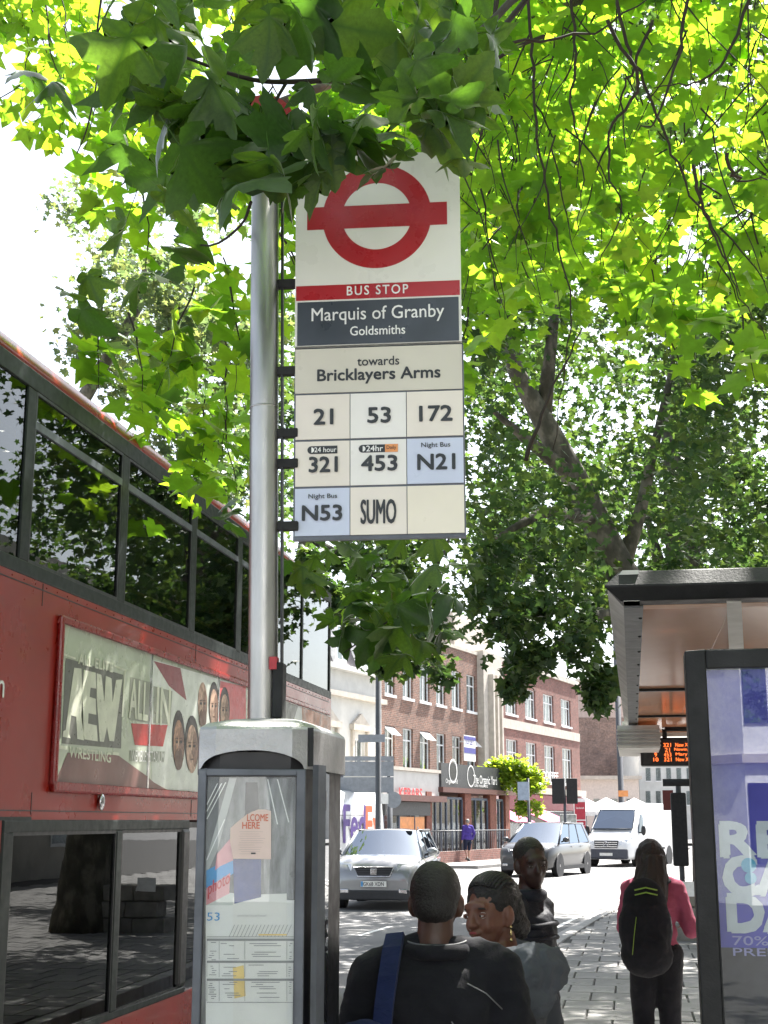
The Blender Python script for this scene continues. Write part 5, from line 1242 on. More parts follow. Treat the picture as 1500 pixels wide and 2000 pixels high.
p = P(1231, 1603, 58); van('white_van', 'white panel van with dark lower bumper coming round the bend, farthest vehicle', (p.x, p.y, 0), pi + radians(-19), 'carwhite', 'vanlower')
M_ = P(612, 1603, 41.4); van('courier_van', 'white courier van with purple and orange lettering parked across the road behind the grey car', (M_.x, M_.y, 0), pi + radians(-14), 'carwhite', 'vanlower', H=2.62, fedex=True, group='parked vans')
# ================================================================ TREES
import numpy as np
rng = np.random.default_rng(11)
def leafmat(name, dif, tra, w=.5, gl=.25):
    m = bpy.data.materials.new(name); m.use_nodes = True; nt = m.node_tree; nt.nodes.clear(); N = nt.nodes.new; LK = nt.links.new
    o = N('ShaderNodeOutputMaterial'); d = N('ShaderNodeBsdfDiffuse'); t = N('ShaderNodeBsdfTranslucent'); g = N('ShaderNodeBsdfGlossy'); mx = N('ShaderNodeMixShader'); m2 = N('ShaderNodeMixShader')
    oi = N('ShaderNodeObjectInfo'); at = N('ShaderNodeAttribute'); at.attribute_name = 'rnd'; ad = N('ShaderNodeMath'); fr = N('ShaderNodeMath'); fr.operation = 'FRACT'
    LK(oi.outputs['Random'], ad.inputs[0]); LK(at.outputs['Fac'], ad.inputs[1]); LK(ad.outputs[0], fr.inputs[0])
    for sh_, col in ((d, dif), (t, tra)):
        r = N('ShaderNodeValToRGB'); e = r.color_ramp.elements; e[0].color = (col[0] * .65, col[1] * .72, col[2] * .8, 1); e[1].color = (min(1, col[0] * 1.5), min(1, col[1] * 1.2), col[2], 1)
        e.new(.5).color = (*col, 1); LK(fr.outputs[0], r.inputs[0])
        n = noise_n(nt, 14, 3); mr = ramp2(nt, n, (.8, .8, .8), (1.15, 1.15, 1.15), .3, .7); mm = N('ShaderNodeMix'); mm.data_type = 'RGBA'; mm.blend_type = 'MULTIPLY'; mm.inputs[0].default_value = 1
        LK(r.outputs[0], mm.inputs[6]); LK(mr, mm.inputs[7])
        vn = N('ShaderNodeAttribute'); vn.attribute_name = 'vein'; vm = N('ShaderNodeMix'); vm.data_type = 'RGBA'; LK(vn.outputs['Fac'], vm.inputs[0]); LK(mm.outputs[2], vm.inputs[6])
        vm.inputs[7].default_value = (min(1, col[0] * 1.25), min(1, col[1] * 1.05), col[2] * 1.3, 1) if sh_ is d else (col[0] * .55, col[1] * .62, col[2] * .8, 1)
        LK(vm.outputs[2], sh_.inputs[0])
    g.inputs['Roughness'].default_value = .38; g.inputs[0].default_value = (1, 1, 1, 1); f = schlick(nt, .03, .7)
    mu = N('ShaderNodeMath'); mu.operation = 'MULTIPLY'; mu.inputs[1].default_value = gl * 2; LK(f, mu.inputs[0])
    mx.inputs[0].default_value = w; LK(d.outputs[0], mx.inputs[1]); LK(t.outputs[0], mx.inputs[2]); LK(mu.outputs[0], m2.inputs[0]); LK(mx.outputs[0], m2.inputs[1]); LK(g.outputs[0], m2.inputs[2]); LK(m2.outputs[0], o.inputs[0])
    MAT[name] = m
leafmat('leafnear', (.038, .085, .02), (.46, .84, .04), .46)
leafmat('leafshaded', (.028, .062, .018), (.20, .42, .03), .33, .4)  # near leaves of the same tree, their shade put into a darker, duller colour
leafmat('leafmid', (.036, .068, .030), (.16, .30, .05), .30)
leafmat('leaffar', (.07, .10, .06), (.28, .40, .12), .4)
leafmat('leafivy', (.09, .15, .02), (.5, .7, .05), .5)
def barkmat():
    m, nt, b = newmat('plane bark'); b.inputs['Roughness'].default_value = .9
    n = noise_n(nt, 5, 5, sc3=(1, 1, .6)); r = nt.nodes.new('ShaderNodeValToRGB'); e = r.color_ramp.elements
    e[0].position = .36; e[0].color = (.05, .048, .035, 1); e[1].position = .62; e[1].color = (.17, .155, .12, 1); e.new(.5).color = (.085, .08, .058, 1)
    nt.links.new(n, r.inputs[0]); nt.links.new(r.outputs[0], b.inputs['Base Color'])
    bp = nt.nodes.new('ShaderNodeBump'); bp.inputs['Strength'].default_value = .6; bp.inputs['Distance'].default_value = .02
    nt.links.new(noise_n(nt, 18, 6, sc3=(1, 1, .4)), bp.inputs['Height']); nt.links.new(bp.outputs[0], b.inputs['Normal']); MAT['bark'] = m
barkmat(); mk('twig', (.028, .021, .015), .85); mk('ivygreen', (.03, .05, .02), .8)
# ---- leaf shapes (unit: stalk end at origin, tip near y=1, lying in xy)
HALF = [(.05, -.02), (.14, -.10), (.30, -.06), (.46, .04), (.43, .14), (.34, .26), (.50, .32), (.62, .46), (.78, .62), (.62, .64), (.50, .70), (.40, .66), (.26, .62), (.30, .78), (.18, .88), (.13, 1.0)]
TIP = (0.0, 1.12)
OUT_ = HALF + [TIP] + [(-x, y) for x, y in HALF[::-1]]
def bend(x, y, k):
    kx_b, ky_b, kf = k
    z = -kx_b * abs(x) ** 1.5 - ky_b * y * y + kf * sin(x * 6) * .03 + .02 * sin(y * 9 + x * 4)
    return z
def near_leaf_mesh(k, mm='leafshaded'):
    vs_ = []; fs_ = []; vein = []
    n = len(OUT_); ctr = (0, .12)
    levels = [0.35, .7, 1.0]
    vs_.append((0, .12)); vein.append(1)
    for L_ in levels:
        for i, (x, y) in enumerate(OUT_):
            vs_.append((ctr[0] + (x - ctr[0]) * L_, ctr[1] + (y - ctr[1]) * L_))
            lob = i in (3, 8, n // 2, n - 9, n - 4); vein.append((1 if lob else 0) * (1 - L_ * .5))
    for i in range(n - 1): fs_.append((0, 1 + i, 2 + i))
    for l in range(2):
        for i in range(n - 1): a = 1 + l * n + i; fs_.append((a, a + n, a + n + 1, a + 1))
    me = bpy.data.meshes.new('leaf')
    V3 = [(x, y, bend(x, y, k) + (.018 * (1 - vein[i]) if False else 0)) for i, (x, y) in enumerate(vs_)]
    b0 = len(V3)                                   # stalk
    V3 += [(-.008, .1, bend(0, .1, k)), (.008, .1, bend(0, .1, k)), (.01, -.42, .10), (-.004, -.42, .10)]
    me.from_pydata(V3, [], fs_ + [(b0, b0 + 1, b0 + 2, b0 + 3)])
    at = me.attributes.new('vein', 'FLOAT', 'POINT'); at.data.foreach_set('value', vein + [1, 1, 1, 1])
    me.polygons.foreach_set('use_smooth', [True] * len(me.polygons)); me.materials.append(MAT[mm]); me.update(); return me
KS = ((.2, .22, 2), (.7, .1, 2), (-.35, .45, 3), (.4, .7, 2), (1.1, .4, -2), (.15, -.25, 3))
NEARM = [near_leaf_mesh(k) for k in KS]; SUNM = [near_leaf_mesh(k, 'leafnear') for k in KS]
LOWH = [(.16, -.08), (.44, .06), (.34, .25), (.74, .60), (.30, .62), (.17, .88)]
LOW = [(0, .15)] + LOWH + [TIP] + [(-x, y) for x, y in LOWH[::-1]]
def frames(n, t):
    """orthonormal frames from normals n and tip directions t (arrays)"""
    n = n / np.linalg.norm(n, axis=1, keepdims=True); t = t - n * np.sum(n * t, 1, keepdims=True); t /= np.linalg.norm(t, axis=1, keepdims=True) + 1e-9
    return np.cross(t, n), t, n
SUNV = np.array(dirv)
def orient(N, droop=.6, sunny=.9, jit=.6, r=rng):
    n = np.array([0, 0, 1.0]) * .45 + SUNV * sunny + r.normal(0, jit, (N, 3)); t = r.normal(0, .7, (N, 3)); t[:, 2] -= droop
    return frames(n, t)
def mass(name, pos, size, m, parent, droop=.6, sunny=.9, jit=.6, kind='stuff', curl=.25):
    N = len(pos); X, T, Nn = orient(N, droop, sunny, jit); L_ = np.array(LOW); nv = len(L_)
    kk = rng.uniform(-.3, 1.0, N) * curl * 2; ky = rng.uniform(-.3, 1.0, N) * curl
    z = -kk[:, None] * np.abs(L_[None, :, 0]) ** 1.3 - ky[:, None] * L_[None, :, 1] ** 2
    s = size[:, None, None] if hasattr(size, '__len__') else size
    co = pos[:, None, :] + s * (L_[None, :, 0, None] * X[:, None] + L_[None, :, 1, None] * T[:, None] + z[..., None] * Nn[:, None])
    if parent is not None: co = co - np.array(wm(parent).to_translation())
    co = co.reshape(-1, 3).astype(np.float32)
    tri = [(0, i, i + 1) for i in range(1, nv - 1)]; tr = np.array(tri); F = (np.arange(N)[:, None, None] * nv + tr[None]).reshape(-1)
    me = bpy.data.meshes.new(name); me.vertices.add(len(co)); me.vertices.foreach_set('co', co.reshape(-1)); nf = N * len(tri)
    me.loops.add(nf * 3); me.loops.foreach_set('vertex_index', F.astype(np.int32)); me.polygons.add(nf); me.polygons.foreach_set('loop_start', np.arange(nf, dtype=np.int32) * 3)
    try: me.polygons.foreach_set('loop_total', np.full(nf, 3, dtype=np.int32))
    except Exception: pass
    me.update(calc_edges=True)
    at = me.attributes.new('rnd', 'FLOAT', 'FACE'); at.data.foreach_set('value', np.repeat(rng.random(N), len(tri)).astype(np.float32))
    me.materials.append(MAT[m]); o = bpy.data.objects.new(name, me); COL.objects.link(o); o.parent = parent
    if kind: o['kind'] = kind
    return o
def tree(name, label, base, group=None): 
    t = thing(name, label, 'tree', (base[0], base[1], base[2]), 0, group); return t
def wob(a, b, n, amp, r=random):
    a, b = V(a), V(b); return [a.lerp(b, i / n) + (V((r.uniform(-1, 1), r.uniform(-1, 1), r.uniform(-1, 1))) * amp if 0 < i < n else V()) for i in range(n + 1)]
r6 = random.Random(21)
# ---- T0: the plane tree overhead (trunk right of the frame)
T0b = (4.4, 7.2, .1)
T0 = tree('plane_tree', 'big plane tree whose leafy boughs hang over the bus stop sign', T0b)
MB().tube([(4.4, 7.2, .05), (4.4, 7.2, .5), (4.3, 7.15, 2), (4.2, 7.2, 4), (4.0, 7.2, 6), (3.8, 7.3, 8.2)], [.62, .46, .40, .36, .32, .26], 18).build('trunk', 'bark', T0)
limbs = [[(4.0, 7.2, 5.6), (2.8, 6.6, 6.9), (1.2, 5.6, 7.2), (-.6, 4.8, 7.0), (-2.2, 4.4, 6.6)], [(4.1, 7.2, 6.4), (3.0, 8.4, 7.8), (1.4, 9.6, 8.3), (-.6, 10.2, 8.2), (-3.0, 10.5, 7.7)],
         [(4.2, 7.2, 5.2), (4.0, 9.5, 6.8), (3.6, 12.0, 7.6), (3.0, 14, 7.8)], [(3.9, 7.2, 7.4), (3.4, 6.0, 8.8), (2.0, 3.0, 9.2), (0.4, 0, 9.2)], [(3.8, 7.3, 8), (2.8, 8.6, 10), (1, 10, 11)]]
for l in limbs:
    n = len(l); MB().tube(l, [.15 - .12 * i / (n - 1) for i in range(n)], 10).build('limb', 'bark', T0)
    
leafpos = []; leafsz = []; indiv = []          # (position, size, D) for the mass ; individual leaves
twigs = MB()
def strand(start, length, dirn, nl, size, rad=.006, who='mass', sag=.35, D=8):
    p = V(start); d = V(dirn).normalized(); pts = [p.copy()]; steps = 8
    for i in range(steps):
        d = (d + V((r6.uniform(-.25, .25), r6.uniform(-.25, .25), -sag * .35 + r6.uniform(-.12, .12)))).normalized(); p = p + d * (length / steps); pts.append(p.copy())
    if who != 'none': twigs.tube(pts, [rad * (1 - .8 * i / steps) for i in range(steps + 1)], 5)
    for i in range(nl):
        f = r6.uniform(.08, 1) * steps; k = min(int(f), steps - 1); q = pts[k].lerp(pts[k + 1], f - k); o = V((r6.gauss(0, 1), r6.gauss(0, 1), r6.gauss(0, .7))) * (.09 if D > 5 else .05)
        s_ = size * r6.uniform(.6, 1.15)
        (indiv if who == 'indiv' else leafpos).append((q + o, s_, D))
    return pts
def ycut(x):                               # lower edge of the bright canopy on the right, photo rows
    pts = [(780, 200), (880, 330), (930, 560), (960, 720), (1080, 560), (1180, 620), (1260, 600), (1300, 760), (1400, 700), (1500, 650), (1800, 700)]
    for (a, b), (c, d) in zip(pts, pts[1:]):
        if x <= c: return b + (d - b) * (x - a) / (c - a)
    return 650
for i in range(300):
    x = r6.uniform(800, 1720); y = r6.uniform(-420, 560); D = r6.uniform(6.5, 11.5)
    if y + 230 > ycut(x): y = ycut(x) - r6.uniform(240, 560)
    strand(P(x, y, D), r6.uniform(.5, 1.0), (r6.uniform(-.8, .5), r6.uniform(-.4, .4), -.4), 10, .13, D=D)
for i in range(26):                        # tails along the lower edge
    x = r6.uniform(900, 1600); D = r6.uniform(7, 10); strand(P(x, ycut(x) - r6.uniform(150, 250), D), .5, (r6.uniform(-.5, .5), 0, -.8), 7, .17, D=D)
# left side canopy
def lcut(x): return 60 + max(0, (x - 60)) * 2.6 if x < 330 else 900
for i in range(105):
    x = r6.uniform(-60, 560); y = r6.uniform(-320, 760); D = r6.uniform(6, 9.5)
    lim = 150 + max(0, x - 20) * 1.55
    if y > min(lim, 800) - 200: y = min(lim, 800) - r6.uniform(200, 460)
    strand(P(x, y, D), r6.uniform(.5, .9), (r6.uniform(-.6, .6), r6.uniform(-.4, .4), -.5), 9, .135, D=D)
for (x, y, D) in ((330, 640, 7.5), (250, 610, 6.5), (400, 780, 8), (440, 700, 7), (360, 720, 9), (300, 700, 8.5), (420, 860, 9), (200, 600, 7), (380, 560, 6), (450, 560, 6.5), (440, 820, 8), (350, 600, 7), (430, 640, 9)):
    strand(P(x, y, D), .55, (r6.uniform(-.4, .4), 0, -.8), 12, .16, D=D)
for (x, y, D) in ((930, 700, 9), (915, 600, 8), (930, 480, 8), (1210, 560, 8), (1300, 640, 8), (1450, 600, 7)): strand(P(x, y, D), .5, (r6.uniform(-.4, .4), 0, -.8), 7, .17, D=D)
# overhead layers that keep the stop in shade
for i in range(95):
    strand(V((r6.uniform(-.8, 1.9), r6.uniform(4.9, 7.9), r6.uniform(6.9, 8.8))), .8, (r6.uniform(-1, 1), r6.uniform(-1, 1), -.3), 14, .19, who='none', D=9)
for i in range(280):
    strand(V((r6.uniform(-2.6, -.1), r6.uniform(9, 17.5), r6.uniform(8, 10))), .8, (r6.uniform(-1, 1), r6.uniform(-1, 1), -.3), 14, .19, who='none', D=9)
for i in range(120):
    strand(V((r6.uniform(-3.0, 4.5), r6.uniform(-3.0, 3.5), r6.uniform(5.2, 8.5))), .8, (r6.uniform(-1, 1), r6.uniform(-1, 1), -.3), 14, .19, who='none', D=9)
# near cluster round the flag
def blow(x):
    pts = [(200, 150), (240, 260), (300, 370), (380, 440), (480, 400), (560, 420), (590, 360), (650, 350), (760, 345), (830, 300), (900, 325), (960, 200), (1030, 190)]
    for (a, b), (c, d) in zip(pts, pts[1:]):
        if x <= c: return b + (d - b) * (x - a) / (c - a)
    return 190
for i in range(120):
    x = r6.uniform(215, 1000); y = r6.uniform(-240, 400); D = r6.uniform(3.05, 4.9); sz = r6.uniform(.085, .175)
    if D > 3.6 and 560 < x < 930 and y > 220: D = r6.uniform(3.1, 3.55)
    lim = blow(x) - 75 - 40 * r6.random()
    if y > lim: y = lim - abs(r6.gauss(0, 70))
    if D > 3.55 and y > 180: D = 3.4
    indiv.append((P(x, y, D), sz, D))
key = [(380, 330, 3.25, .19, 0), (535, 340, 3.2, .17, 0), (300, 90, 3.6, .22, 1), (330, 130, 3.5, .2, 0), (480, 190, 3.4, .22, 1), (640, 270, 3.3, .16, 4), (725, 285, 3.35, .16, 1), (845, 240, 3.5, .2, 3), (865, 265, 3.5, .15, 3), (470, 330, 3.15, .21, 4), (780, 80, 3.6, .2, 0), (700, 60, 3.5, .22, 1), (590, 60, 3.5, .22, 0), (850, 60, 3.6, .2, 2), (960, 165, 3.6, .16, 4), (520, 250, 3.3, .2, 0), (60, 130, 4.4, .15, 0), (180, 630, 4.6, .15, 4), (370, 490, 4.2, .15, 4), (240, 460, 4.8, .16, 0), (330, 540, 4.6, .15, 1), (560, 370, 3.3, .09, 0), (90, 160, 4.4, .14, 1), (140, 580, 4.5, .10, 3), (735, 325, 3.3, .10, 0), (650, 325, 3.3, .11, 0), (700, 305, 3.35, .11, 0), (775, 312, 3.4, .09, 0), (600, 345, 3.3, .10, 0), (420, 385, 3.4, .14, 0), (350, 400, 3.6, .14, 0), (295, 345, 3.7, .15, 0), (480, 375, 3.3, .13, 0), (905, 300, 3.5, .10, 0), (260, 300, 3.8, .14, 0), (930, 250, 3.7, .12, 0), (445, 300, 3.4, .16, 0), (560, 320, 3.3, .13, 0), (385, 470, 4.2, .13, 0), (250, 560, 4.6, .12, 0), (180, 560, 4.7, .11, 0)]
for (x, y, D, s_, k) in key: indiv.append((P(x, y, D), s_, D))
# hanging spray under the flag
for (x, y, D, s_) in ((850, 1200, 5.0, .24), (800, 1210, 5.1, .24), (760, 1240, 5.2, .22), (720, 1250, 5.2, .18), (830, 1110, 5.1, .18), (860, 1150, 5, .22), (790, 1170, 5.3, .18), (740, 1200, 5.4, .15), (700, 1180, 5.6, .13), (830, 1260, 5.0, .16), (780, 1280, 5.1, .14), (590, 1130, 5.6, .16), (612, 1120, 5.7, .16), (560, 1105, 5.8, .12), (665, 1225, 5.2, .15), (672, 1250, 5.2, .12), (640, 1205, 5.4, .10), (870, 1230, 5, .13), (760, 1130, 5.5, .13), (810, 1080, 5.4, .14), (880, 1100, 5.2, .14), (735, 1290, 5.3, .1), (850, 1065, 5.3, .13), (780, 1060, 5.6, .13), (450, 1010, 5.0, .12), (462, 1030, 5.1, .11), (440, 985, 5, .1)):
    indiv.append((P(x, y, D), s_ * .8, D))
for i in range(34):
    x = r6.uniform(590, 890); y = 1070 + (x - 560) * .45 + r6.uniform(-60, 60); D = r6.uniform(4.9, 6); indiv.append((P(x, min(y, 1300), D), r6.uniform(.07, .13), D))
# the nearest of the strand leaves are objects of their own too
leafpos.sort(key=lambda q: q[2] if q[2] < 8.9 else 99)
need = 298 - len(indiv); inframe = []
rest = []
for q in leafpos:
    c = q[0]; Dq = c.y * cA - c.x * sA; 
    if need > 0 and q[2] < 8.9: indiv.append(q); need -= 1
    else: rest.append(q)
N_ = len(indiv); X_, T_, Nn_ = orient(N_, 1.1, .55, .65)
proto_leaf = None
for i, (p, s_, D) in enumerate(indiv):
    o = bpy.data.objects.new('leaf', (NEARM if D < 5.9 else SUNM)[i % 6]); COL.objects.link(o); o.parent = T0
    M_ = Matrix(((X_[i][0], T_[i][0], Nn_[i][0]), (X_[i][1], T_[i][1], Nn_[i][1]), (X_[i][2], T_[i][2], Nn_[i][2])))
    o.rotation_euler = M_.to_euler(); o.scale = (s_,) * 3; o.location = p - V(T0b) - V(T_[i]) * (s_ * .5)
# twigs carrying the near leaves
def tw(pts, r0, r1):
    spth = smooth_path([P(*q) for q in pts], 4); twigs.tube(spth, [r0 + (r1 - r0) * i / (len(spth) - 1) for i in range(len(spth))], 6)
tw([(1500, -200, 5.5), (1100, -60, 4.4), (940, 60, 4.0), (850, 120, 3.8), (700, 150, 3.6), (560, 160, 3.5), (470, 150, 3.4), (330, 100, 3.5)], .016, .004)
tw([(900, 80, 3.9), (800, 200, 3.6), (740, 280, 3.4)], .008, .003); tw([(700, 150, 3.6), (600, 60, 3.6), (560, -100, 3.8)], .004, .008); tw([(1060, -40, 4.4), (960, 80, 4.2), (900, 150, 4.0)], .012, .005)
tw([(560, 160, 3.5), (500, 250, 3.4), (420, 262, 3.4), (330, 232, 3.5)], .005, .002); tw([(490, 395, 3.6), (470, 440, 3.8), (410, 480, 4.1), (340, 460, 4.5)], .005, .003)
tw([(205, -50, 6), (190, 60, 6), (190, 150, 6), (170, 250, 6), (150, 300, 6.2)], .006, .003); tw([(215, 10, 6), (188, 70, 6)], .005, .004)
tw([(900, 900, 6.5), (880, 1040, 5.8), (850, 1110, 5.2), (800, 1180, 5.2), (720, 1240, 5.2), (672, 1275, 5.2)], .007, .002); tw([(700, 1000, 6), (640, 1100, 5.7), (590, 1110, 5.7)], .005, .002)
# long drooping dark twigs, upper right
for pts in ([(1190, -80), (1215, 60), (1250, 160), (1300, 260), (1345, 360), (1400, 460), (1440, 560), (1500, 660)], [(1030, -80), (1035, 60), (1040, 180), (1065, 330), (1085, 450), (1120, 600), (1100, 720), (1075, 880)], [(950, 60), (1010, 80), (1160, 60), (1300, -20)],
            [(1060, 70), (930, 140), (850, 190), (840, 260), (845, 330), (800, 380), (760, 440)], [(1180, 40), (1250, 160), (1200, 240), (1190, 330), (1210, 420), (1170, 520)], [(1355, 320), (1370, 400), (1400, 480), (1455, 580)], [(1360, -60), (1330, 100), (1290, 230), (1250, 250)],
            [(980, -60), (960, 100), (940, 220), (925, 330)], [(1100, -60), (1130, 80), (1110, 200), (1140, 330), (1130, 450)], [(1480, -40), (1420, 120), (1350, 160), (1280, 170)], [(1270, 40), (1240, 130), (1210, 200), (1230, 300)], [(1420, 300), (1440, 350), (1500, 350)], [(1020, 900), (1075, 780), (1130, 640)]):
    D0 = r6.uniform(5.4, 6.3); spth = smooth_path([P(x + r6.uniform(-6, 6), y, D0 + .06 * i) for i, (x, y) in enumerate(pts)], 5); twigs.tube([q + V((r6.gauss(0, .006), r6.gauss(0, .006), r6.gauss(0, .006))) for q in spth], [.010 - .0078 * i / len(spth) for i in range(len(spth))], 6)
for i in range(60):
    x = r6.uniform(850, 1550); y = r6.uniform(-100, 350); D0 = r6.uniform(6.2, 9); pts = [P(x, y, D0)]; dx = r6.uniform(-30, 30); dy = r6.uniform(40, 80)
    for k in range(5): dx += r6.uniform(-18, 18); x += dx; y += dy; pts.append(P(x, y, D0))
    spth = smooth_path(pts, 3); twigs.tube(spth, [.005 - .0035 * i / len(spth) for i in range(len(spth))], 5)
tg = twigs.build('twigs', 'twig', T0); tg['kind'] = 'stuff'; tg.name = 'twig'
mass('leaf_mass', np.array([list(q[0]) for q in rest]), np.array([q[1] for q in rest]), 'leafnear', T0, .7, .9, .5)
# ---- crowns of the trees farther off
def crown(T, centres, n, size, m, spread=.45, jit=.7, **k):
    c = np.array(centres)[rng.integers(0, len(centres), n)]; p = c[:, :3] + rng.normal(0, 1, (n, 3)) * (c[:, 3:4] * spread)
    return mass('leaf_mass', p, rng.uniform(.6, 1.15, n) * size, m, T, .6, .8, jit, **k)
# T1: leaning plane behind the shelter
def T1p(x, y, D): return P(x, y, D)
b1 = P(1500, 1700, 20); b1 = (b1.x, b1.y, .1)
T1 = tree('plane_tree', 'ivy-clad plane tree leaning left behind the shelter, its foot beside the pavement', b1)
path = [V(b1) - V((0, 0, .1)), V(b1) + V((-.02, 0, .6)), P(1468, 1560, 20), P(1375, 1330, 19.8), P(1215, 1120, 19.6), P(1160, 1010, 19.6), P(1120, 930, 19.5), P(1060, 820, 19.4), P(1005, 720, 19.2), P(985, 560, 19)]
MB().tube(path, [.50, .40, .34, .28, .23, .21, .19, .16, .12, .07], 16).build('trunk', 'bark', T1)
for l in ([P(1212, 1120, 19.6), P(1250, 1000, 20), P(1290, 820, 20), P(1340, 600, 20)], [P(1120, 930, 19.5), P(1030, 860, 19), P(960, 800, 18.6)], [P(1240, 1190, 19.7), P(1170, 1200, 18.5), P(1090, 1260, 17.5), P(1040, 1320, 17)], [P(1060, 820, 19.4), P(1080, 640, 19.5), P(1110, 400, 19.5)], [P(1160, 1010, 19.6), P(1060, 1000, 18.4), P(970, 1050, 17.6)], [P(1340, 1300, 19.8), P(1260, 1280, 19), P(1190, 1330, 18.4), P(1140, 1370, 17.8)]):
    MB().tube(l, [.13 - .1 * i / (len(l) - 1) for i in range(len(l))], 9).build('limb', 'bark', T1)
cs = []
def addc(n, xr, yr, Dr, s):
    for i in range(n):
        p = P(r6.uniform(*xr), r6.uniform(*yr), r6.uniform(*Dr)); cs.append((p.x, p.y, p.z, s * r6.uniform(.6, 1.2)))
addc(70, (930, 1650), (380, 1000), (16.5, 24), .75); addc(22, (940, 1190), (950, 1230), (16, 20), .5); addc(9, (1000, 1190), (1180, 1340), (16.5, 18.5), .3); addc(4, (990, 1060), (1270, 1345), (16.5, 17.5), .18)
addc(5, (1125, 1185), (1320, 1375), (17, 18), .16); addc(24, (1180, 1560), (900, 1180), (20, 26), .55); addc(85, (900, 1700), (-200, 400), (16, 24), .9); addc(5, (930, 1010), (650, 900), (15, 18), .4)
LIMB = [(1215, 1120), (1160, 1010), (1120, 930), (1060, 820), (1005, 720)]
def nearlimb(c):
    d = c[1] * cA - c[0] * sA; a = c[0] * cA + c[1] * sA; px = 750 + a * cos(0) / (d * cp + (c[2] - CZ) * sp) * F0; py = 1000 - ((c[2] - CZ) * cp - d * sp) / (d * cp + (c[2] - CZ) * sp) * F0
    for (x0, y0), (x1, y1) in zip(LIMB, LIMB[1:]):
        for k in range(5):
            if abs(px - (x0 + (x1 - x0) * k / 4)) < 75 and abs(py - (y0 + (y1 - y0) * k / 4)) < 60: return d < 19.6 and int(c[2] * 100) % 3 != 0
    return False
cs = [c for c in cs if not nearlimb(c)]
crown(T1, cs, 25000, .122, 'leafmid')
# T2 : straight trunk behind
b2_ = P(1395, 1603, 28); b2_ = (b2_.x, b2_.y, .1)
T2 = tree('plane_tree', 'upright plane tree farther back, trunk seen straight above the shelter roof', b2_)
MB().tube([V(b2_) - V((0, 0, .1)), P(1385, 1300, 28), P(1335, 1100, 28), P(1322, 850, 28), P(1335, 620, 28)], [.5, .40, .36, .33, .22], 14).build('trunk', 'bark', T2)
for l in ([P(1312, 1050, 28), P(1270, 960, 28), P(1230, 900, 28)], [P(1322, 850, 28), P(1400, 700, 28), P(1480, 600, 28)], [P(1318, 1180, 28), P(1285, 1090, 28), P(1262, 1000, 28)]): MB().tube(l, [.2, .12, .05], 8).build('limb', 'bark', T2)
cs = []; addc(95, (940, 1750), (250, 1120), (25, 33), 1.0); addc(40, (1400, 1900), (900, 1350), (25, 34), .9); addc(14, (960, 1180), (900, 1150), (24, 30), .6)
crown(T2, cs, 15000, .17, 'leafmid')
# T3 : trees over the road, left
b3 = P(60, 1603, 34); T3 = tree('plane_tree', 'hazy plane tree across the road, showing above the bus roof at left', (b3.x, b3.y, 0))
MB().tube([(b3.x, b3.y, 0), (b3.x, b3.y, 4), P(150, 800, 33), P(270, 600, 33), P(290, 480, 33)], [.5, .4, .2, .12, .04], 12).build('trunk', 'bark', T3)
cs = []; addc(46, (130, 420), (360, 800), (30, 36), .8); addc(20, (300, 520), (720, 980), (28, 36), .7); addc(22, (-250, 100), (700, 1300), (30, 38), 1.1); addc(14, (330, 560), (560, 760), (28, 34), .7)
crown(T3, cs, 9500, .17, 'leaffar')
# T4 : tree in the street beyond the flag
b4 = P(560, 1603, 24); T4 = tree('plane_tree', 'street tree beyond the rear of the bus, its small leaves showing under the flag', (b4.x, b4.y, 0))
MB().tube([(b4.x, b4.y, 0), P(560, 1300, 24), P(600, 1050, 24), P(640, 800, 24)], [.28, .2, .14, .08], 12).build('trunk', 'bark', T4)
cs = []; addc(14, (640, 890), (1035, 1130), (20, 26), .35); addc(16, (690, 880), (1130, 1290), (20, 26), .36); addc(7, (560, 680), (1040, 1200), (20, 25), .3); addc(4, (730, 780), (1280, 1310), (21, 23), .14); addc(4, (800, 870), (1270, 1330), (21, 23), .16)
addc(20, (480, 950), (500, 1030), (20, 27), .7); addc(8, (540, 640), (1140, 1210), (22, 25), .3); addc(16, (360, 560), (760, 1000), (20, 27), .5)
crown(T4, cs, 6500, .135, 'leafmid')
for l in ([P(600, 1050, 24), P(700, 1100, 24), P(800, 1180, 23)], [P(640, 900, 24), P(760, 1000, 24), P(850, 1060, 23)]): MB().tube(l, [.08, .05, .02], 7).build('limb', 'bark', T4)
# ivy over the cafe corner
iv = thing('climbing_plant', 'bright green climber tumbling over the right end of the cafe sign', 'plant', tuple(MBd @ V((5, -2, 0))))
cs = []
for i in range(26):
    p = P(r6.uniform(935, 1045), 0, 69); q = P(r6.uniform(940, 1048), r6.uniform(1490, 1535), 66.5); 
    if q.z > 4.35 and False: continue
    cs.append((q.x, q.y, q.z, .42))
for i in range(7): q = P(r6.uniform(1015, 1050), r6.uniform(1530, 1580), 66); cs.append((q.x, q.y, q.z, .35))
crown(iv, cs, 2600, .2, 'leafivy')
q = P(1035, 1603, 66.3); MB().tube([(q.x, q.y, 0), (q.x, q.y, 2.6)], [.09, .06], 8).build('stem', 'bark', iv)
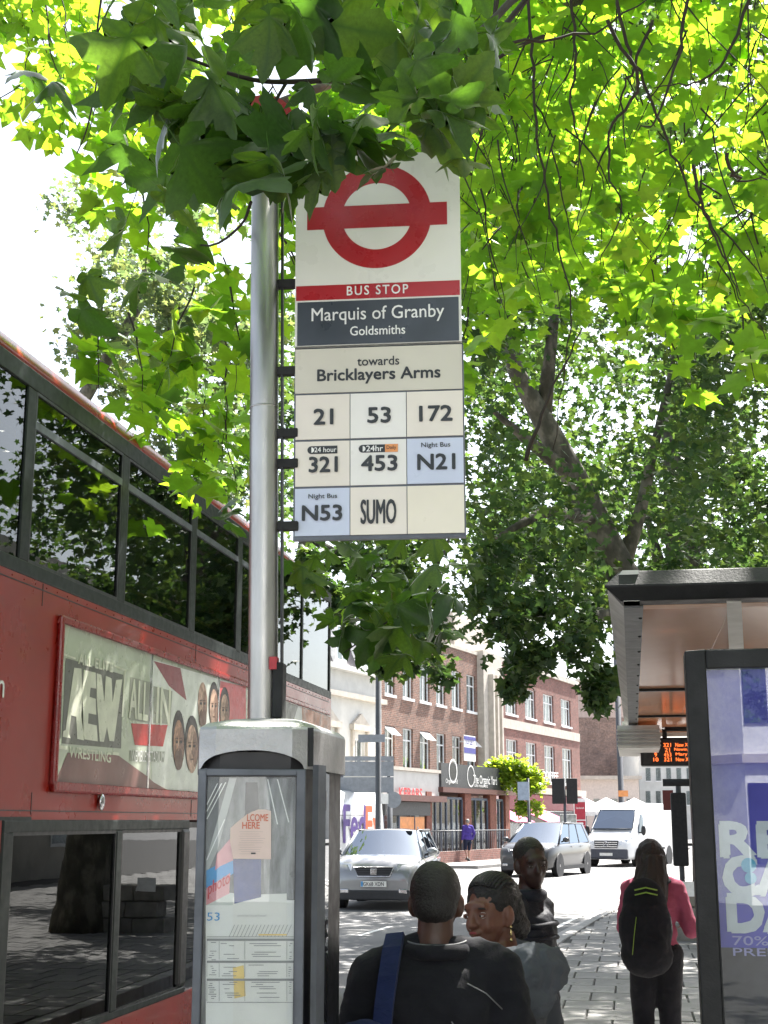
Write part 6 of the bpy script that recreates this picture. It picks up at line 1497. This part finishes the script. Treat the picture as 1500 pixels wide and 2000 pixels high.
# ---- places seen only in reflections: cream terrace on the right, white bay-fronted house behind the viewer
rt = thing('cream_terrace', 'cream rendered terrace along the right side of the pavement, seen in the bus windows', 'building', (11, 20, 0))
MB().box(10.5, 20, -14, 44, 0, 9.5).build('wall', mk('creamwall', (.42, .39, .33), .8, var=.12, ns=1.5), rt)
for i in range(13):
    for z in (1.0, 4.0, 6.9):
        y = -11 + i * 4.2; w_ = MB().box(10.44, 10.49, y, y + 1.3, z, z + 1.7).build('window', 'winframe', rt); MB().box(10.40, 10.435, y + .1, y + 1.2, z + .1, z + 1.6).build('pane', 'winglass', w_)
wh_ = thing('bay_fronted_house', 'white Victorian house with bay windows behind the viewer, mirrored in the poster glass', 'house', (9, -23, 0))
MB().box(0.5, 18, -32, -23, 0, 8).build('wall', 'white', wh_)
for i, x in enumerate((3.2, 9.6, 14.8)):
    b = MB(); b.extr([(x - 1.6, -23, .0), (x - .9, -22, .0), (x + .9, -22, .0), (x + 1.6, -23, .0)], (0, 0, 6.2)); by = b.build('bay', 'white', wh_)
    for z in (.9, 3.7):
        for k in (-.62, 0, .62): MB().box(x + k - .24, x + k + .24, -21.99, -21.96, z, z + 1.6).build('pane', 'carglass', by)
        b = MB(); b.extr([(x - 1.75, -23, z + 2.0), (x - .95, -21.85, z + 2.0), (x + .95, -21.85, z + 2.0), (x + 1.75, -23, z + 2.0)], (0, 0, .18)); b.build('cornice', 'stone', by)
# ================================================================ PEOPLE
def cap_mesh(bm_, a, b, ra, rb, n=12):
    a, b = V(a), V(b); d = b - a; L_ = d.length
    if L_ < 1e-6: d = V((0, 0, 1)); L_ = 1e-6
    q = d.to_track_quat('Z', 'Y'); rings = []
    for k in range(5): t = pi / 2 * (k / 5 - 1); rings.append((ra * sin(t), ra * cos(t)))
    rings.append((0, ra)); rings.append((L_, rb))
    for k in range(1, 6): t = pi / 2 * (k / 5); rings.append((L_ + rb * sin(t), rb * cos(t)))
    vs_ = []; N = len(rings)
    for (z, r) in rings:
        for i in range(n):
            p = V((max(r, 1e-4) * cos(2 * pi * i / n), max(r, 1e-4) * sin(2 * pi * i / n), z)); vs_.append(a + q @ p)
    fs_ = [(j * n + i, j * n + (i + 1) % n, (j + 1) * n + (i + 1) % n, (j + 1) * n + i) for j in range(N - 1) for i in range(n)]
    fs_.append(tuple(range(n))[::-1]); fs_.append(tuple(range((N - 1) * n, N * n)))
    bm_.add(vs_, fs_)
def ell_mesh(bm_, c, r, M=None, nu=16, nv=10):
    c = V(c); vs_ = [c + (M @ V((0, 0, r[2])) if M else V((0, 0, r[2])))]
    for j in range(1, nv):
        th = pi * j / nv
        for i in range(nu):
            q = V((r[0] * sin(th) * cos(2 * pi * i / nu), r[1] * sin(th) * sin(2 * pi * i / nu), r[2] * cos(th)))
            vs_.append(c + (M @ q if M else q))
    vs_.append(c - (M @ V((0, 0, r[2])) if M else V((0, 0, r[2]))))
    fs_ = [(0, 1 + i, 1 + (i + 1) % nu) for i in range(nu)]
    for j in range(nv - 2): fs_ += [(1 + j * nu + i, 1 + (j + 1) * nu + i, 1 + (j + 1) * nu + (i + 1) % nu, 1 + j * nu + (i + 1) % nu) for i in range(nu)]
    l = len(vs_) - 1; fs_ += [(l, 1 + (nv - 2) * nu + (i + 1) % nu, 1 + (nv - 2) * nu + i) for i in range(nu)]
    bm_.add(vs_, fs_)
def blob(name, prims, m, parent, voxel=.01, smooth=4, wr=0.0, ws=9.0, fac=.5, wrz=1.35):
    b = MB()
    for p in prims:
        if p[0] == 'c': cap_mesh(b, p[1], p[2], p[3], p[4])
        else: ell_mesh(b, p[1], p[2], p[3] if len(p) > 3 else None)
    me = bpy.data.meshes.new('tmp'); me.from_pydata([tuple(v) for v in b.v], [], b.f)
    o = bpy.data.objects.new('tmp', me); COL.objects.link(o)
    r = o.modifiers.new('r', 'REMESH'); r.mode = 'VOXEL'; r.voxel_size = voxel
    s = o.modifiers.new('s', 'SMOOTH'); s.factor = fac; s.iterations = smooth
    dg = bpy.context.evaluated_depsgraph_get(); me2 = bpy.data.meshes.new_from_object(o.evaluated_get(dg)); bpy.data.objects.remove(o); bpy.data.meshes.remove(me)
    me2.name = name
    if wr:
        nr = [v.normal.copy() for v in me2.vertices]
        for v, n in zip(me2.vertices, nr):
            q = V((v.co.x * ws, v.co.y * ws, v.co.z * ws * wrz)); k = noise.noise(q) + (.5 if ws > 12 else .15) * noise.noise(q * 2.3 + V((5, 1, 2)))
            k2 = 1 - abs(noise.noise(q * 1.3 + V((9, 3, 7)))) * 2.4
            v.co += n * (wr * (k * .7 + max(0, k2) * .6))
    me2.polygons.foreach_set('use_smooth', [True] * len(me2.polygons)); me2.materials.clear(); me2.materials.append(MAT[m] if isinstance(m, str) else m)
    ob = bpy.data.objects.new(name, me2); COL.objects.link(ob); ob.parent = parent; MW[ob.name] = wm(parent); return ob
def skinmat(name, col, rough=.45):
    m, nt, b = newmat(name); b.inputs['Roughness'].default_value = rough; b.inputs['Subsurface Weight'].default_value = .08; b.inputs['Subsurface Radius'].default_value = (.3, .1, .05); b.inputs['Subsurface Scale'].default_value = .02
    r = ramp2(nt, noise_n(nt, 14, 5), [c * .82 for c in col], [c * 1.15 for c in col]); nt.links.new(r, b.inputs['Base Color'])
    bp = nt.nodes.new('ShaderNodeBump'); bp.inputs['Strength'].default_value = .15; bp.inputs['Distance'].default_value = .003; nt.links.new(noise_n(nt, 260, 3), bp.inputs['Height']); nt.links.new(bp.outputs[0], b.inputs['Normal']); MAT[name] = m
skinmat('skindark', (.075, .036, .024)); skinmat('skinmid', (.165, .068, .042)); skinmat('skinlight', (.50, .30, .22)); skinmat('skinvdark', (.045, .024, .018))
def cloth(name, col, bs=420, rough=.9):
    m = mk(name, col, rough, var=.14, ns=7, bump=.35, bs=bs, spec=.25); nt = m.node_tree; b = nt.nodes['Principled BSDF']; old = b.inputs['Normal'].links[0].from_socket
    tc = nt.nodes.new('ShaderNodeTexCoord'); n = nt.nodes.new('ShaderNodeTexNoise'); n.inputs['Scale'].default_value = 9; n.inputs['Detail'].default_value = 3; n.inputs['Distortion'].default_value = 1.6
    mp = nt.nodes.new('ShaderNodeMapping'); mp.inputs['Scale'].default_value = (1, 1, 1.7); nt.links.new(tc.outputs['Object'], mp.inputs[0]); nt.links.new(mp.outputs[0], n.inputs[0])
    b2 = nt.nodes.new('ShaderNodeBump'); b2.inputs['Strength'].default_value = .5; b2.inputs['Distance'].default_value = .012; nt.links.new(n.outputs[0], b2.inputs['Height']); nt.links.new(old, b2.inputs['Normal']); nt.links.new(b2.outputs[0], b.inputs['Normal'])
    b.inputs['Sheen Weight'].default_value = .04; b.inputs['Sheen Roughness'].default_value = .5
cloth('clothblack', (.012, .012, .016)); cloth('clothnavy', (.015, .02, .045)); cloth('clothgrey', (.105, .115, .13), 520); cloth('clothpink', (.34, .075, .13)); cloth('clothblue', (.012, .02, .07)); cloth('clothpuffer', (.012, .014, .022), 300, .6); cloth('clothpurple', (.07, .045, .26)); cloth('clothlight', (.5, .5, .52))
def hairmat(name, col, sc=140):
    m, nt, b = newmat(name); b.inputs['Roughness'].default_value = .55; b.inputs['Base Color'].default_value = (*col, 1)
    bp = nt.nodes.new('ShaderNodeBump'); bp.inputs['Strength'].default_value = 1; bp.inputs['Distance'].default_value = .006; nt.links.new(noise_n(nt, sc, 4), bp.inputs['Height']); nt.links.new(bp.outputs[0], b.inputs['Normal']); MAT[name] = m
mk('trimdark', (.16, .16, .17), .6); hairmat('hairblack', (.012, .010, .009)); hairmat('hairlong', (.018, .012, .010), 60); hairmat('hairgrey', (.25, .24, .22), 60)
mk('eyewhite', (.50, .46, .43), .2, var=.02); mk('iris', (.02, .012, .008), .1); mk('lips', (.30, .045, .05), .4); mk('gold', (.7, .55, .25), .25, 1.0)
def hm(yaw, pitch=0, roll=0): return Matrix.Rotation(yaw, 3, 'Z') @ Matrix.Rotation(pitch, 3, 'X') @ Matrix.Rotation(roll, 3, 'Y')
def head_prims(c, R_, s=1.0, mouth_open=0.0):
    """skull, jaw, nose, brow, cheeks, ears, lips; head frame: +y is the face"""
    def T(p): return V(c) + R_ @ (V(p) * s)
    E = lambda p, r: ('e', T(p), [q * s for q in r], R_)
    P_ = [E((0, -.022, .030), (.074, .094, .084)), E((0, .018, -.008), (.064, .072, .082)), E((0, .040, -.060 - mouth_open * .3), (.046, .046, .044)), E((0, .062, -.088 - mouth_open), (.025, .024, .019)),
          E((0, .070, .030), (.050, .020, .020)), E((.030, .058, -.028), (.024, .024, .030)), E((-.030, .058, -.028), (.024, .024, .030)),
          ('c', T((0, .085, .018)), T((0, .104, -.022)), .009 * s, .015 * s), E((.012, .093, -.026), (.011, .012, .009)), E((-.012, .093, -.026), (.011, .012, .009)),
          E((0, .088, -.050), (.025, .014, .010)), E((0, .086, -.068 - mouth_open * 1.0), (.022, .014, .009)),
          E((.077, -.008, -.008), (.011, .020, .032)), E((-.077, -.008, -.008), (.011, .020, .032)), E((.070, 0, -.035), (.01, .012, .014)), E((-.070, 0, -.035), (.01, .012, .014)),
          ('c', T((0, -.02, -.04)), T((0, -.035, -.15)), .054 * s, .058 * s)]
    return P_
def hand_prims(w, d, palm_n, s=1.0, curl=.35, side=1):
    w = V(w); d = V(d).normalized(); n = V(palm_n).normalized(); x = d.cross(n).normalized() * side; P_ = [('c', w, w + d * .05 * s, .026 * s, .028 * s), ('c', w + d * .03 * s + x * .022 * s, w + d * .075 * s + x * .026 * s, .016 * s, .013 * s), ('c', w + d * .03 * s - x * .022 * s, w + d * .075 * s - x * .026 * s, .016 * s, .013 * s)]
    for i, (off, L_) in enumerate(((-.030, .062), (-.010, .075), (.010, .080), (.030, .070))):
        a = w + d * .078 * s + x * off * s; dd = d; 
        for k, f in enumerate((.45, .32, .23)):
            dd = (dd * cos(curl * .9) + n * sin(curl * .9)).normalized(); b_ = a + dd * L_ * f * s; P_.append(('c', a, b_, (.0088 - .001 * k) * s, (.0082 - .001 * k) * s)); a = b_
    a = w + d * .02 * s + x * .03 * s; dd = (d * .6 + x * .8 + n * .3).normalized()
    for k, L_ in enumerate((.035, .03, .022)): b_ = a + dd * L_ * s; P_.append(('c', a, b_, (.0115 - .0015 * k) * s, (.010 - .0015 * k) * s)); a = b_; dd = (dd + d * .35 + n * .2).normalized()
    return P_
def person(name, label, loc, rz, H, skin, pose, top_m, leg_m, shoe_m='black', head=(0, 0, 0), hs=1.0, sh=.125, vox=.009, bulk=1.0, top_wr=.006, mouth=0.0, group=None, leg_b=1.0, bare_legs=False, far=False):
    t = thing(name, label, 'person', loc, rz, group)
    k = H / 1.75
    J = dict(pel=V((0, 0, .93)) * k, wa=V((0, 0, 1.08)) * k, ch=V((0, -.005, 1.29)) * k, nk=V((0, -.01, 1.47)) * k, hd=V((0, .02, 1.625)) * k)
    for s_, q in ((1, 'R'), (-1, 'L')):
        J['sh' + q] = V((s_ * sh * 1.4, -.01, 1.41)) * k; J['el' + q] = V((s_ * sh * 1.75, -.03, 1.13)) * k; J['wr' + q] = V((s_ * sh * 1.75, .06, .89)) * k
        J['hp' + q] = V((s_ * .09, 0, .90)) * k; J['kn' + q] = V((s_ * .10, .02, .50)) * k; J['an' + q] = V((s_ * .11, -.02, .09)) * k
    for a, b_ in pose.items(): J[a] = V(b_) * k
    R_ = hm(*head); hc = J['hd']
    bp_ = head_prims(hc, R_, hs, mouth)
    bp_ += [('c', hc + R_ @ V((0, -.03, -.10)), J['nk'] - V((0, 0, .03)), .056 * hs, .066 * k), ('e', J['ch'], (.15 * k, .10 * k, .17 * k)), ('e', J['wa'], (.125 * k, .09 * k, .14 * k)), ('e', J['pel'], (.15 * k, .11 * k, .12 * k)), ('c', J['shL'], J['shR'], .062 * k, .062 * k)]
    for s_, q in ((1, 'R'), (-1, 'L')):
        bp_ += [('c', J['sh' + q], J['el' + q], .050 * k, .040 * k), ('c', J['el' + q], J['wr' + q], .038 * k, .027 * k), ('c', J['hp' + q], J['kn' + q], .082 * k, .055 * k), ('c', J['kn' + q], J['an' + q], .052 * k, .036 * k), ('c', J['an' + q] - V((0, .04, .03)), J['an' + q] + V((0, .13, -.055)) , .034 * k, .026 * k)]
        hd_ = (J['wr' + q] - J['el' + q]); 
        if not far: bp_ += hand_prims(J['wr' + q], hd_, V((-s_, .2, 0)) if abs(hd_.normalized().z) > .5 else V((0, -.2, -1)), k, side=s_)
        else: bp_.append(('c', J['wr' + q], J['wr' + q] + hd_.normalized() * .14, .03, .02))
    body = blob('body', bp_, skin, t, vox if not far else .014, 4, fac=.45)
    B_ = bulk
    tp = [('e', J['ch'] + V((0, 0, -.01)), (.178 * k * B_, .125 * k * B_, .19 * k)), ('e', J['wa'], (.155 * k * B_, .115 * k * B_, .17 * k)), ('e', J['pel'] + V((0, 0, .03)), (.172 * k * B_, .13 * k * B_, .11 * k)), ('c', J['shL'], J['shR'], .078 * k, .078 * k), ('c', J['shL'] + V((.04, 0, .03)), J['nk'] + V((-.03, 0, -.02)), .06 * k, .065 * k), ('c', J['shR'] + V((-.04, 0, .03)), J['nk'] + V((.03, 0, -.02)), .06 * k, .065 * k)]
    for q in 'RL': tp += [('c', J['sh' + q], J['el' + q], .068 * k * B_, .056 * k * B_), ('c', J['el' + q], J['wr' + q].lerp(J['el' + q], .12), .054 * k * B_, .042 * k * B_)]
    if bare_legs: tp += []
    top = blob('top', tp, top_m, t, .012, 4, wr=top_wr * k)
    lp_ = [('e', J['pel'], (.165 * k * leg_b, .125 * k * leg_b, .13 * k))]
    for q in 'RL':
        lp_ += [('c', J['hp' + q], J['kn' + q], .094 * k * leg_b, .068 * k * leg_b)]
        if not bare_legs: lp_ += [('c', J['kn' + q], J['an' + q] + V((0, 0, .02)), .066 * k * leg_b, .055 * k * leg_b)]
    legs = blob('trousers', lp_, leg_m, t, .013, 4, wr=.006 * k)
    for q in 'RL':
        a = J['an' + q]; blob('shoe', [('c', a + V((0, -.05, -.045)), a + V((0, .15, -.055)), .042 * k, .036 * k), ('c', a, a + V((0, -.03, -.03)), .045 * k, .045 * k)], shoe_m, t, .012, 3)
    return t, J, R_, hc, k
def eyes(t, hc, R_, s=1.0, look=(0, 1, 0), small=1.0):
    for s_ in (-1, 1):
        c = hc + R_ @ (V((s_ * .031, .0735, .004)) * s)
        e_ = MB().ell(c, (.0125 * s, .0125 * s, .0125 * s * small), 14, 10).build('eye', 'eyewhite', t, world=False)
        lk = (R_ @ V(look)).normalized(); MB().ell(c + lk * .0060 * s, (.0076 * s,) * 3, 12, 8).build('iris', 'iris', e_, world=False)
        b = MB()
        for sg, z0 in ((1, .0056), (-1, -.0060)):
            b.tube([hc + R_ @ (V((s_ * .031 + dx, .0835 - abs(dx) * .28, .004 + z0 * (1 - (dx / .018) ** 2 * .8))) * s) for dx in (-.017, -.009, 0, .009, .017)], (.0042 if sg > 0 else .0030) * s, 6)
        b.build('eyelid', t.children[0].data.materials[0], t, world=False)
        b = MB(); b.tube([hc + R_ @ (V((s_ * .032 + dx, .0865 - abs(dx) * .35, .027 - dx * dx * 9)) * s) for dx in (-.02, -.01, 0, .01, .02)], [.002 * s, .0032 * s, .0035 * s, .003 * s, .0018 * s], 6); b.build('eyebrow', 'hairblack', t, world=False)
def ground(px, D): p = P(px, 1603, D); return (p.x, p.y, .12 if True else 0)
def heading_away(extra=0.0): return YAW + extra       # local +y points away from the viewer
# --- man in the foreground, back to us
g1 = ground(851, 4.15)
m1, J, R1, hc, k = person('person', 'person with close-cropped hair and black jacket, back turned, blue bag strap over left shoulder', g1, heading_away(radians(-4)), 1.53, 'skindark',
    {'elL': (-.29, -.02, 1.10), 'elR': (.27, -.02, 1.10), 'wrL': (-.26, .15, .92), 'wrR': (.22, .15, .92), 'shL': (-.20, 0, 1.375), 'shR': (.20, 0, 1.385), 'nk': (0, -.01, 1.465), 'hd': (0, .02, 1.60)}, 'clothblack', 'clothnavy', head=(radians(-6), radians(-6), 0), hs=.95, bulk=1.15, top_wr=.016, vox=.008)
def E_(hc, R_, s, p, r): return ('e', V(hc) + R_ @ (V(p) * s), [q * s for q in r], R_)
blob('hair', [E_(hc, R1, .95, (0, -.027, .034), (.0785, .098, .088)), E_(hc, R1, .95, (0, -.045, -.01), (.070, .075, .06))], 'hairblack', m1, .007, 2, wr=.0022, ws=60)
# bun-like crease of skin over the collar and the pale collar line
nk = J['nk']; b = MB(); b.tube([nk + V((.088 * cos(a), .082 * sin(a) - .005, .018 + .012 * sin(a))) for a in [pi + .15 + (pi - .3) * i / 14 for i in range(15)]], .003, 8); b.build('collar_trim', 'trimdark', m1, world=False)
blob('collar', [('c', nk + V((.085 * cos(a), .08 * sin(a), -.012)), nk + V((.085 * cos(a + .4), .08 * sin(a + .4), -.012)), .024, .024) for a in [pi - .2 + .4 * i for i in range(10)]], 'clothblack', m1, .008, 3)
ST = []
for i in range(9):
    f = i / 8; ST = [V(q) * k for q in ((-.125, .10, 1.38), (-.13, .04, 1.465), (-.135, -.03, 1.495), (-.14, -.10, 1.46), (-.15, -.158, 1.38), (-.16, -.182, 1.30), (-.168, -.190, 1.22), (-.175, -.19, 1.14), (-.18, -.19, 1.06))]
b = MB()
rg_ = []
for i, p in enumerate(ST):
    d_ = (ST[min(i + 1, 8)] - ST[max(i - 1, 0)]).normalized(); x_ = V((1, -.1, .12)).normalized(); n_ = d_.cross(x_).normalized()
    rg_.append([p + x_ * .026 + n_ * .010, p + x_ * .026 - n_ * .010, p - x_ * .026 - n_ * .010, p - x_ * .026 + n_ * .010])
b.loft(rg_, sm=False); b.build('bag_strap', 'clothblue', m1, world=False)
bag1 = thing('shoulder_bag', 'dark blue rucksack hanging low behind the left arm of the cropped-haired person', 'bag', tuple(V(g1) + V((-.22, -.16, .9))), 0)
WM1 = MW[m1.name]; c = WM1 @ V((-.20, -.18, .90)); 
bg_ = blob('bag_body', [('e', (0, 0, 0), (.15, .085, .20)), ('e', (0, .0, -.12), (.15, .09, .12)), ('e', (.0, -.05, -.06), (.11, .06, .11))], 'clothblue', bag1, .012, 4, wr=.010, ws=12)
place(bag1, tuple(c), YAW)
for o_ in list(bag1.children): MW[o_.name] = MW[bag1.name]
MB().tube([(-.1, -.07, .10), (0, -.115, .115), (.1, -.07, .10)], .004, 6).build('zip', 'black', bag1, world=False)
# piping on the back of the jacket
b = MB()
for pts in ([(.05, -.168, 1.25), (.085, -.170, 1.20), (.115, -.165, 1.16)], [(.10, -.13, 1.36), (.16, -.125, 1.33), (.21, -.10, 1.28)]): MB().tube([V(p) * k for p in pts], .002, 5).build('piping', 'trimdark', m1, world=False)
# --- woman beside him, looking back over her shoulder to the left
g2 = ground(978, 4.62)
hy = radians(96)
m2, J2, R2, hc2, k2 = person('person', 'person in grey hooded top with drop earrings, face turned back towards the left, lips red', g2, heading_away(radians(38)), 1.43, 'skinmid',
    {'elL': (-.24, .02, 1.10), 'elR': (.24, -.02, 1.10), 'wrL': (-.15, .2, 1.0), 'wrR': (.15, .2, 1.0), 'hd': (-.02, .05, 1.635)}, 'clothgrey', 'clothnavy', head=(radians(98), radians(-5), radians(5)), hs=.98, bulk=1.02, top_wr=.014, vox=.0052, mouth=.006)
eyes(m2, hc2, R2, .96, (.35, 1, 0))
b = MB()
for z_, w_, yy in ((-.0510, .018, .1000), (-.068, .016, .0965)):
    b.tube([hc2 + R2 @ (V((dx, yy - dx * dx * 18, z_ + (.003 if z_ > -.06 else .001) * (1 - (dx / w_) ** 2))) * .96) for dx in [w_ * (i / 4 - 1) for i in range(9)]], [.0012, .003, .0042, .0046, .0042, .0046, .0042, .003, .0012], 8)
b.build('lips', 'lips', m2, world=False)
MB().ell(hc2 + R2 @ (V((0, .094, -.0595)) * .96), (.011, .004, .004), 10, 6, M=R2).build('teeth', 'eyewhite', m2, world=False)
hair = [E_(hc2, R2, .96, (0, -.032, .044), (.086, .098, .092)), E_(hc2, R2, .96, (0, -.062, .0), (.078, .078, .085)), E_(hc2, R2, .96, (0, -.10, -.035), (.06, .055, .062)), E_(hc2, R2, .96, (0, -.135, -.06), (.04, .045, .045))]
ho = blob('hair', hair, 'hairblack', m2, .007, 1, wr=.006, ws=38)
b = MB()
for i in range(17):
    f = (i - 8) / 8.0
    pts = []
    for j in range(13):
        th = radians(38 + 125 * j / 12); r_ = .088
        x = f * .073 * (1 - .25 * abs(j - 4) / 9); y = -.028 + .098 * cos(th) * sqrt(max(.05, 1 - f * f * .72)); z = .04 + .092 * sin(th) * sqrt(max(.05, 1 - f * f * .60))
        if j > 9: z -= (j - 9) * .02
        pts.append(hc2 + R2 @ (V((x, y, z)) * .965))
    b.tube(pts, [.0065 + .0012 * (j % 2) for j in range(13)], 6)
b.build('braids', 'hairblack', ho, world=False)
for s_ in (-1, 1):
    e0 = hc2 + R2 @ (V((s_ * .082, .0, -.045)) * .96); b = MB(); b.ell(e0, (.005, .005, .005), 8, 6); b.ell(e0 - V((0, 0, .018)), (.004, .004, .012), 8, 6); b.ell(e0 - V((0, 0, .040)), (.0055, .0055, .007), 8, 6); b.build('earring', 'gold', m2, world=False)
hd_ = J2['nk']
blob('hood', [('c', hd_ + V((.10 * cos(a), .085 * sin(a) - .02, .0 + .02 * sin(a))), hd_ + V((.10 * cos(a + .35), .085 * sin(a + .35) - .02, .02 * sin(a + .35))), .038 + .02 * max(0, -sin(a)), .038 + .02 * max(0, -sin(a + .35))) for a in [.35 * i for i in range(18)]] + [('e', hd_ + V((.0, -.135, -.03)), (.125, .07, .085)), ('e', hd_ + V((-.02, -.145, -.10)), (.085, .05, .06))], 'clothgrey', m2, .009, 2, wr=.014, ws=14)
# --- man farther back in a padded jacket
g3 = ground(1026, 6.7)
m3, J3, R3_, hc3, k3 = person('person', 'person in shiny black padded jacket standing behind the others, arm folded, looking our way', g3, heading_away(radians(180 + 58)), 1.52, 'skinvdark',
    {'elL': (-.24, -.02, 1.12), 'elR': (.24, -.02, 1.12), 'wrL': (-.04, .12, 1.16), 'wrR': (.04, .11, 1.10), 'hd': (0, .03, 1.65)}, 'clothpuffer', 'clothnavy', head=(radians(-44), radians(-8), radians(4)), hs=.97, bulk=1.16, top_wr=.018, vox=.008)
eyes(m3, hc3, R3_, .97, small=.5)
for z_ in (1.06, 1.13, 1.20, 1.27, 1.34):
    b = MB(); b.tube([V((.212 * cos(a), .150 * sin(a) - .005, z_ + .004 * sin(a * 5))) * k3 for a in [2 * pi * i / 28 for i in range(29)]], .011, 6); b.build('quilted_ridge', 'clothpuffer', m3, world=False)
blob('hair', [E_(hc3, R3_, .97, (0, -.030, .040), (.0775, .094, .084))], 'hairblack', m3, .007, 2, wr=.002, ws=60)
blob('collar', [('c', J3['nk'] + V((.08 * cos(a), .075 * sin(a), .015)), J3['nk'] + V((.08 * cos(a + .4), .075 * sin(a + .4), .015)), .03, .03) for a in [.4 * i for i in range(16)]], 'clothpuffer', m3, .009, 3)
# --- woman with a backpack walking away
g4 = ground(1270, 9.5)
m4, J4, R4, hc4, k4 = person('person', 'person with long dark hair, pink top and black trousers, walking away wearing a backpack', g4, heading_away(radians(-3)), 1.475, 'skinmid',
    {'elR': (.275, -.03, 1.10), 'wrR': (.30, .22, 1.12), 'elL': (-.235, 0, 1.12), 'wrL': (-.2, .18, 1.05), 'knL': (-.11, .05, .5), 'anL': (-.11, -.10, .12), 'knR': (.10, .06, .50), 'anR': (.11, .10, .09), 'hd': (-.01, .03, 1.635)}, 'clothpink', 'clothblack', head=(0, radians(-8), 0), hs=.98, bulk=1.12, leg_b=1.32, top_wr=.010, vox=.009)
blob('hair', [E_(hc4, R4, 1, (0, -.03, .035), (.085, .102, .095)), ('c', hc4 + V((0, -.06, -.02)), hc4 + V((-.02, -.115, -.20)), .10, .11), ('c', hc4 + V((-.04, -.09, -.14)), hc4 + V((-.06, -.15, -.36)), .085, .05), ('c', hc4 + V((.035, -.09, -.12)), hc4 + V((.04, -.13, -.25)), .07, .045)], 'hairlong', m4, .009, 3, wr=.007, ws=26, wrz=.25)
ho4 = [o for o in m4.children if o.name.startswith('hair')][0]
b = MB(); r9 = random.Random(9)
for i in range(46):
    a = radians(-100 + 200 * i / 45) - pi / 2; r0_ = .088 + r9.uniform(-.004, .006)
    p0 = hc4 + V((.03 * cos(a), -.03 + .03 * sin(a), .128)); p1 = hc4 + V((r0_ * cos(a), -.03 + .104 * sin(a), .04)); p2 = hc4 + V((.085 * cos(a) - .01, -.06 + .085 * sin(a), -.10)); p3 = hc4 + V((.085 * cos(a) - .02 + r9.uniform(-.02, .02), -.115 + .06 * sin(a), -.24 - r9.uniform(0, .1)))
    b.tube(smooth_path([p0, p1, p2, p3], 4), [.004] + [.0055] * 8 + [.004] * 3 + [.0015], 5)
so = b.build('hair_strands', 'hairlong', ho4, world=False); so['kind'] = 'stuff'
bp4 = thing('backpack', 'tall black backpack with lime green trim on the back of the person in pink', 'backpack', tuple(V(g4) + V((0, -.2, 1.1))), heading_away(radians(-3)))
R4m = MW[m4.name]; cpos = R4m @ (V((-.10, -.24, 1.16)) * k4); place(bp4, tuple(cpos), heading_away(radians(-3)))
bo = blob('bag_body', [('e', (0, .02, .12), (.145, .085, .17)), ('e', (0, 0, -.03), (.175, .11, .24)), ('e', (0, -.01, -.19), (.17, .10, .14)), ('e', (0, -.06, -.13), (.13, .07, .14))], 'clothblack', bp4, .012, 4, wr=.006)
MAT['lime'] = mat('lime trim', (.22, .36, .04), .5)
b = MB(); b.tube([(-.07, -.062, .215), (0, -.078, .232), (.075, -.062, .215)], .005, 6); b.tube([(-.07, -.066, .185), (0, -.082, .202), (.075, -.066, .185)], .005, 6); b.build('trim', 'lime', bp4, world=False)
b = MB(); b.tube([(-.07, -.098, .05), (-.09, -.118, -.06), (-.105, -.115, -.18)], .0022, 5); b.build('piping', 'lime', bp4, world=False)
for s_ in (-1, 1):
    b = MB(); b.tube(smooth_path([(s_ * .07 + .03, .03, .20), (s_ * .10 + .08, .14, .265), (s_ * .11 + .10, .27, .20), (s_ * .12 + .10, .31, .05), (s_ * .12 + .06, .10, -.18)]), .016, 8); b.build('shoulder_strap', 'clothblack', bp4, world=False)
# --- distant walkers on the far pavement
g5 = P(913, 1603, 58.5)
m5, J5, R5, hc5, k5 = person('person', 'distant person in purple top and dark shorts walking past the cafe railings', (g5.x, g5.y, .11), heading_away(radians(20)), 1.72, 'skinlight', {'knR': (.1, .1, .5), 'anR': (.1, .12, .1), 'anL': (-.1, -.16, .16), 'elR': (.27, -.06, 1.15)}, 'clothpurple', 'clothnavy', bare_legs=True, far=True, bulk=1.2)
blob('hair', [E_(hc5, R5, 1, (0, -.03, .03), (.08, .1, .09))], 'hairgrey', m5, .014, 2)
for i, (px, D, hh, mm, lab) in enumerate(((806, 57, 1.7, 'clothlight', 'distant person in a pale shirt outside the shop with the orange poster'), (1215, 84, 1.7, 'clothnavy', 'tiny far-off person in navy near the white canopies'))):
    g_ = P(px, 1603, D); mm_, J_, R_q, h_, k_ = person('person', lab, (g_.x, g_.y, .11), heading_away(radians(150 + 30 * i)), hh, 'skinlight', {}, mm, 'clothnavy', far=True)
    blob('hair', [E_(h_, R_q, 1, (0, -.03, .04), (.08, .1, .09))], 'hairblack', mm_, .014, 2)
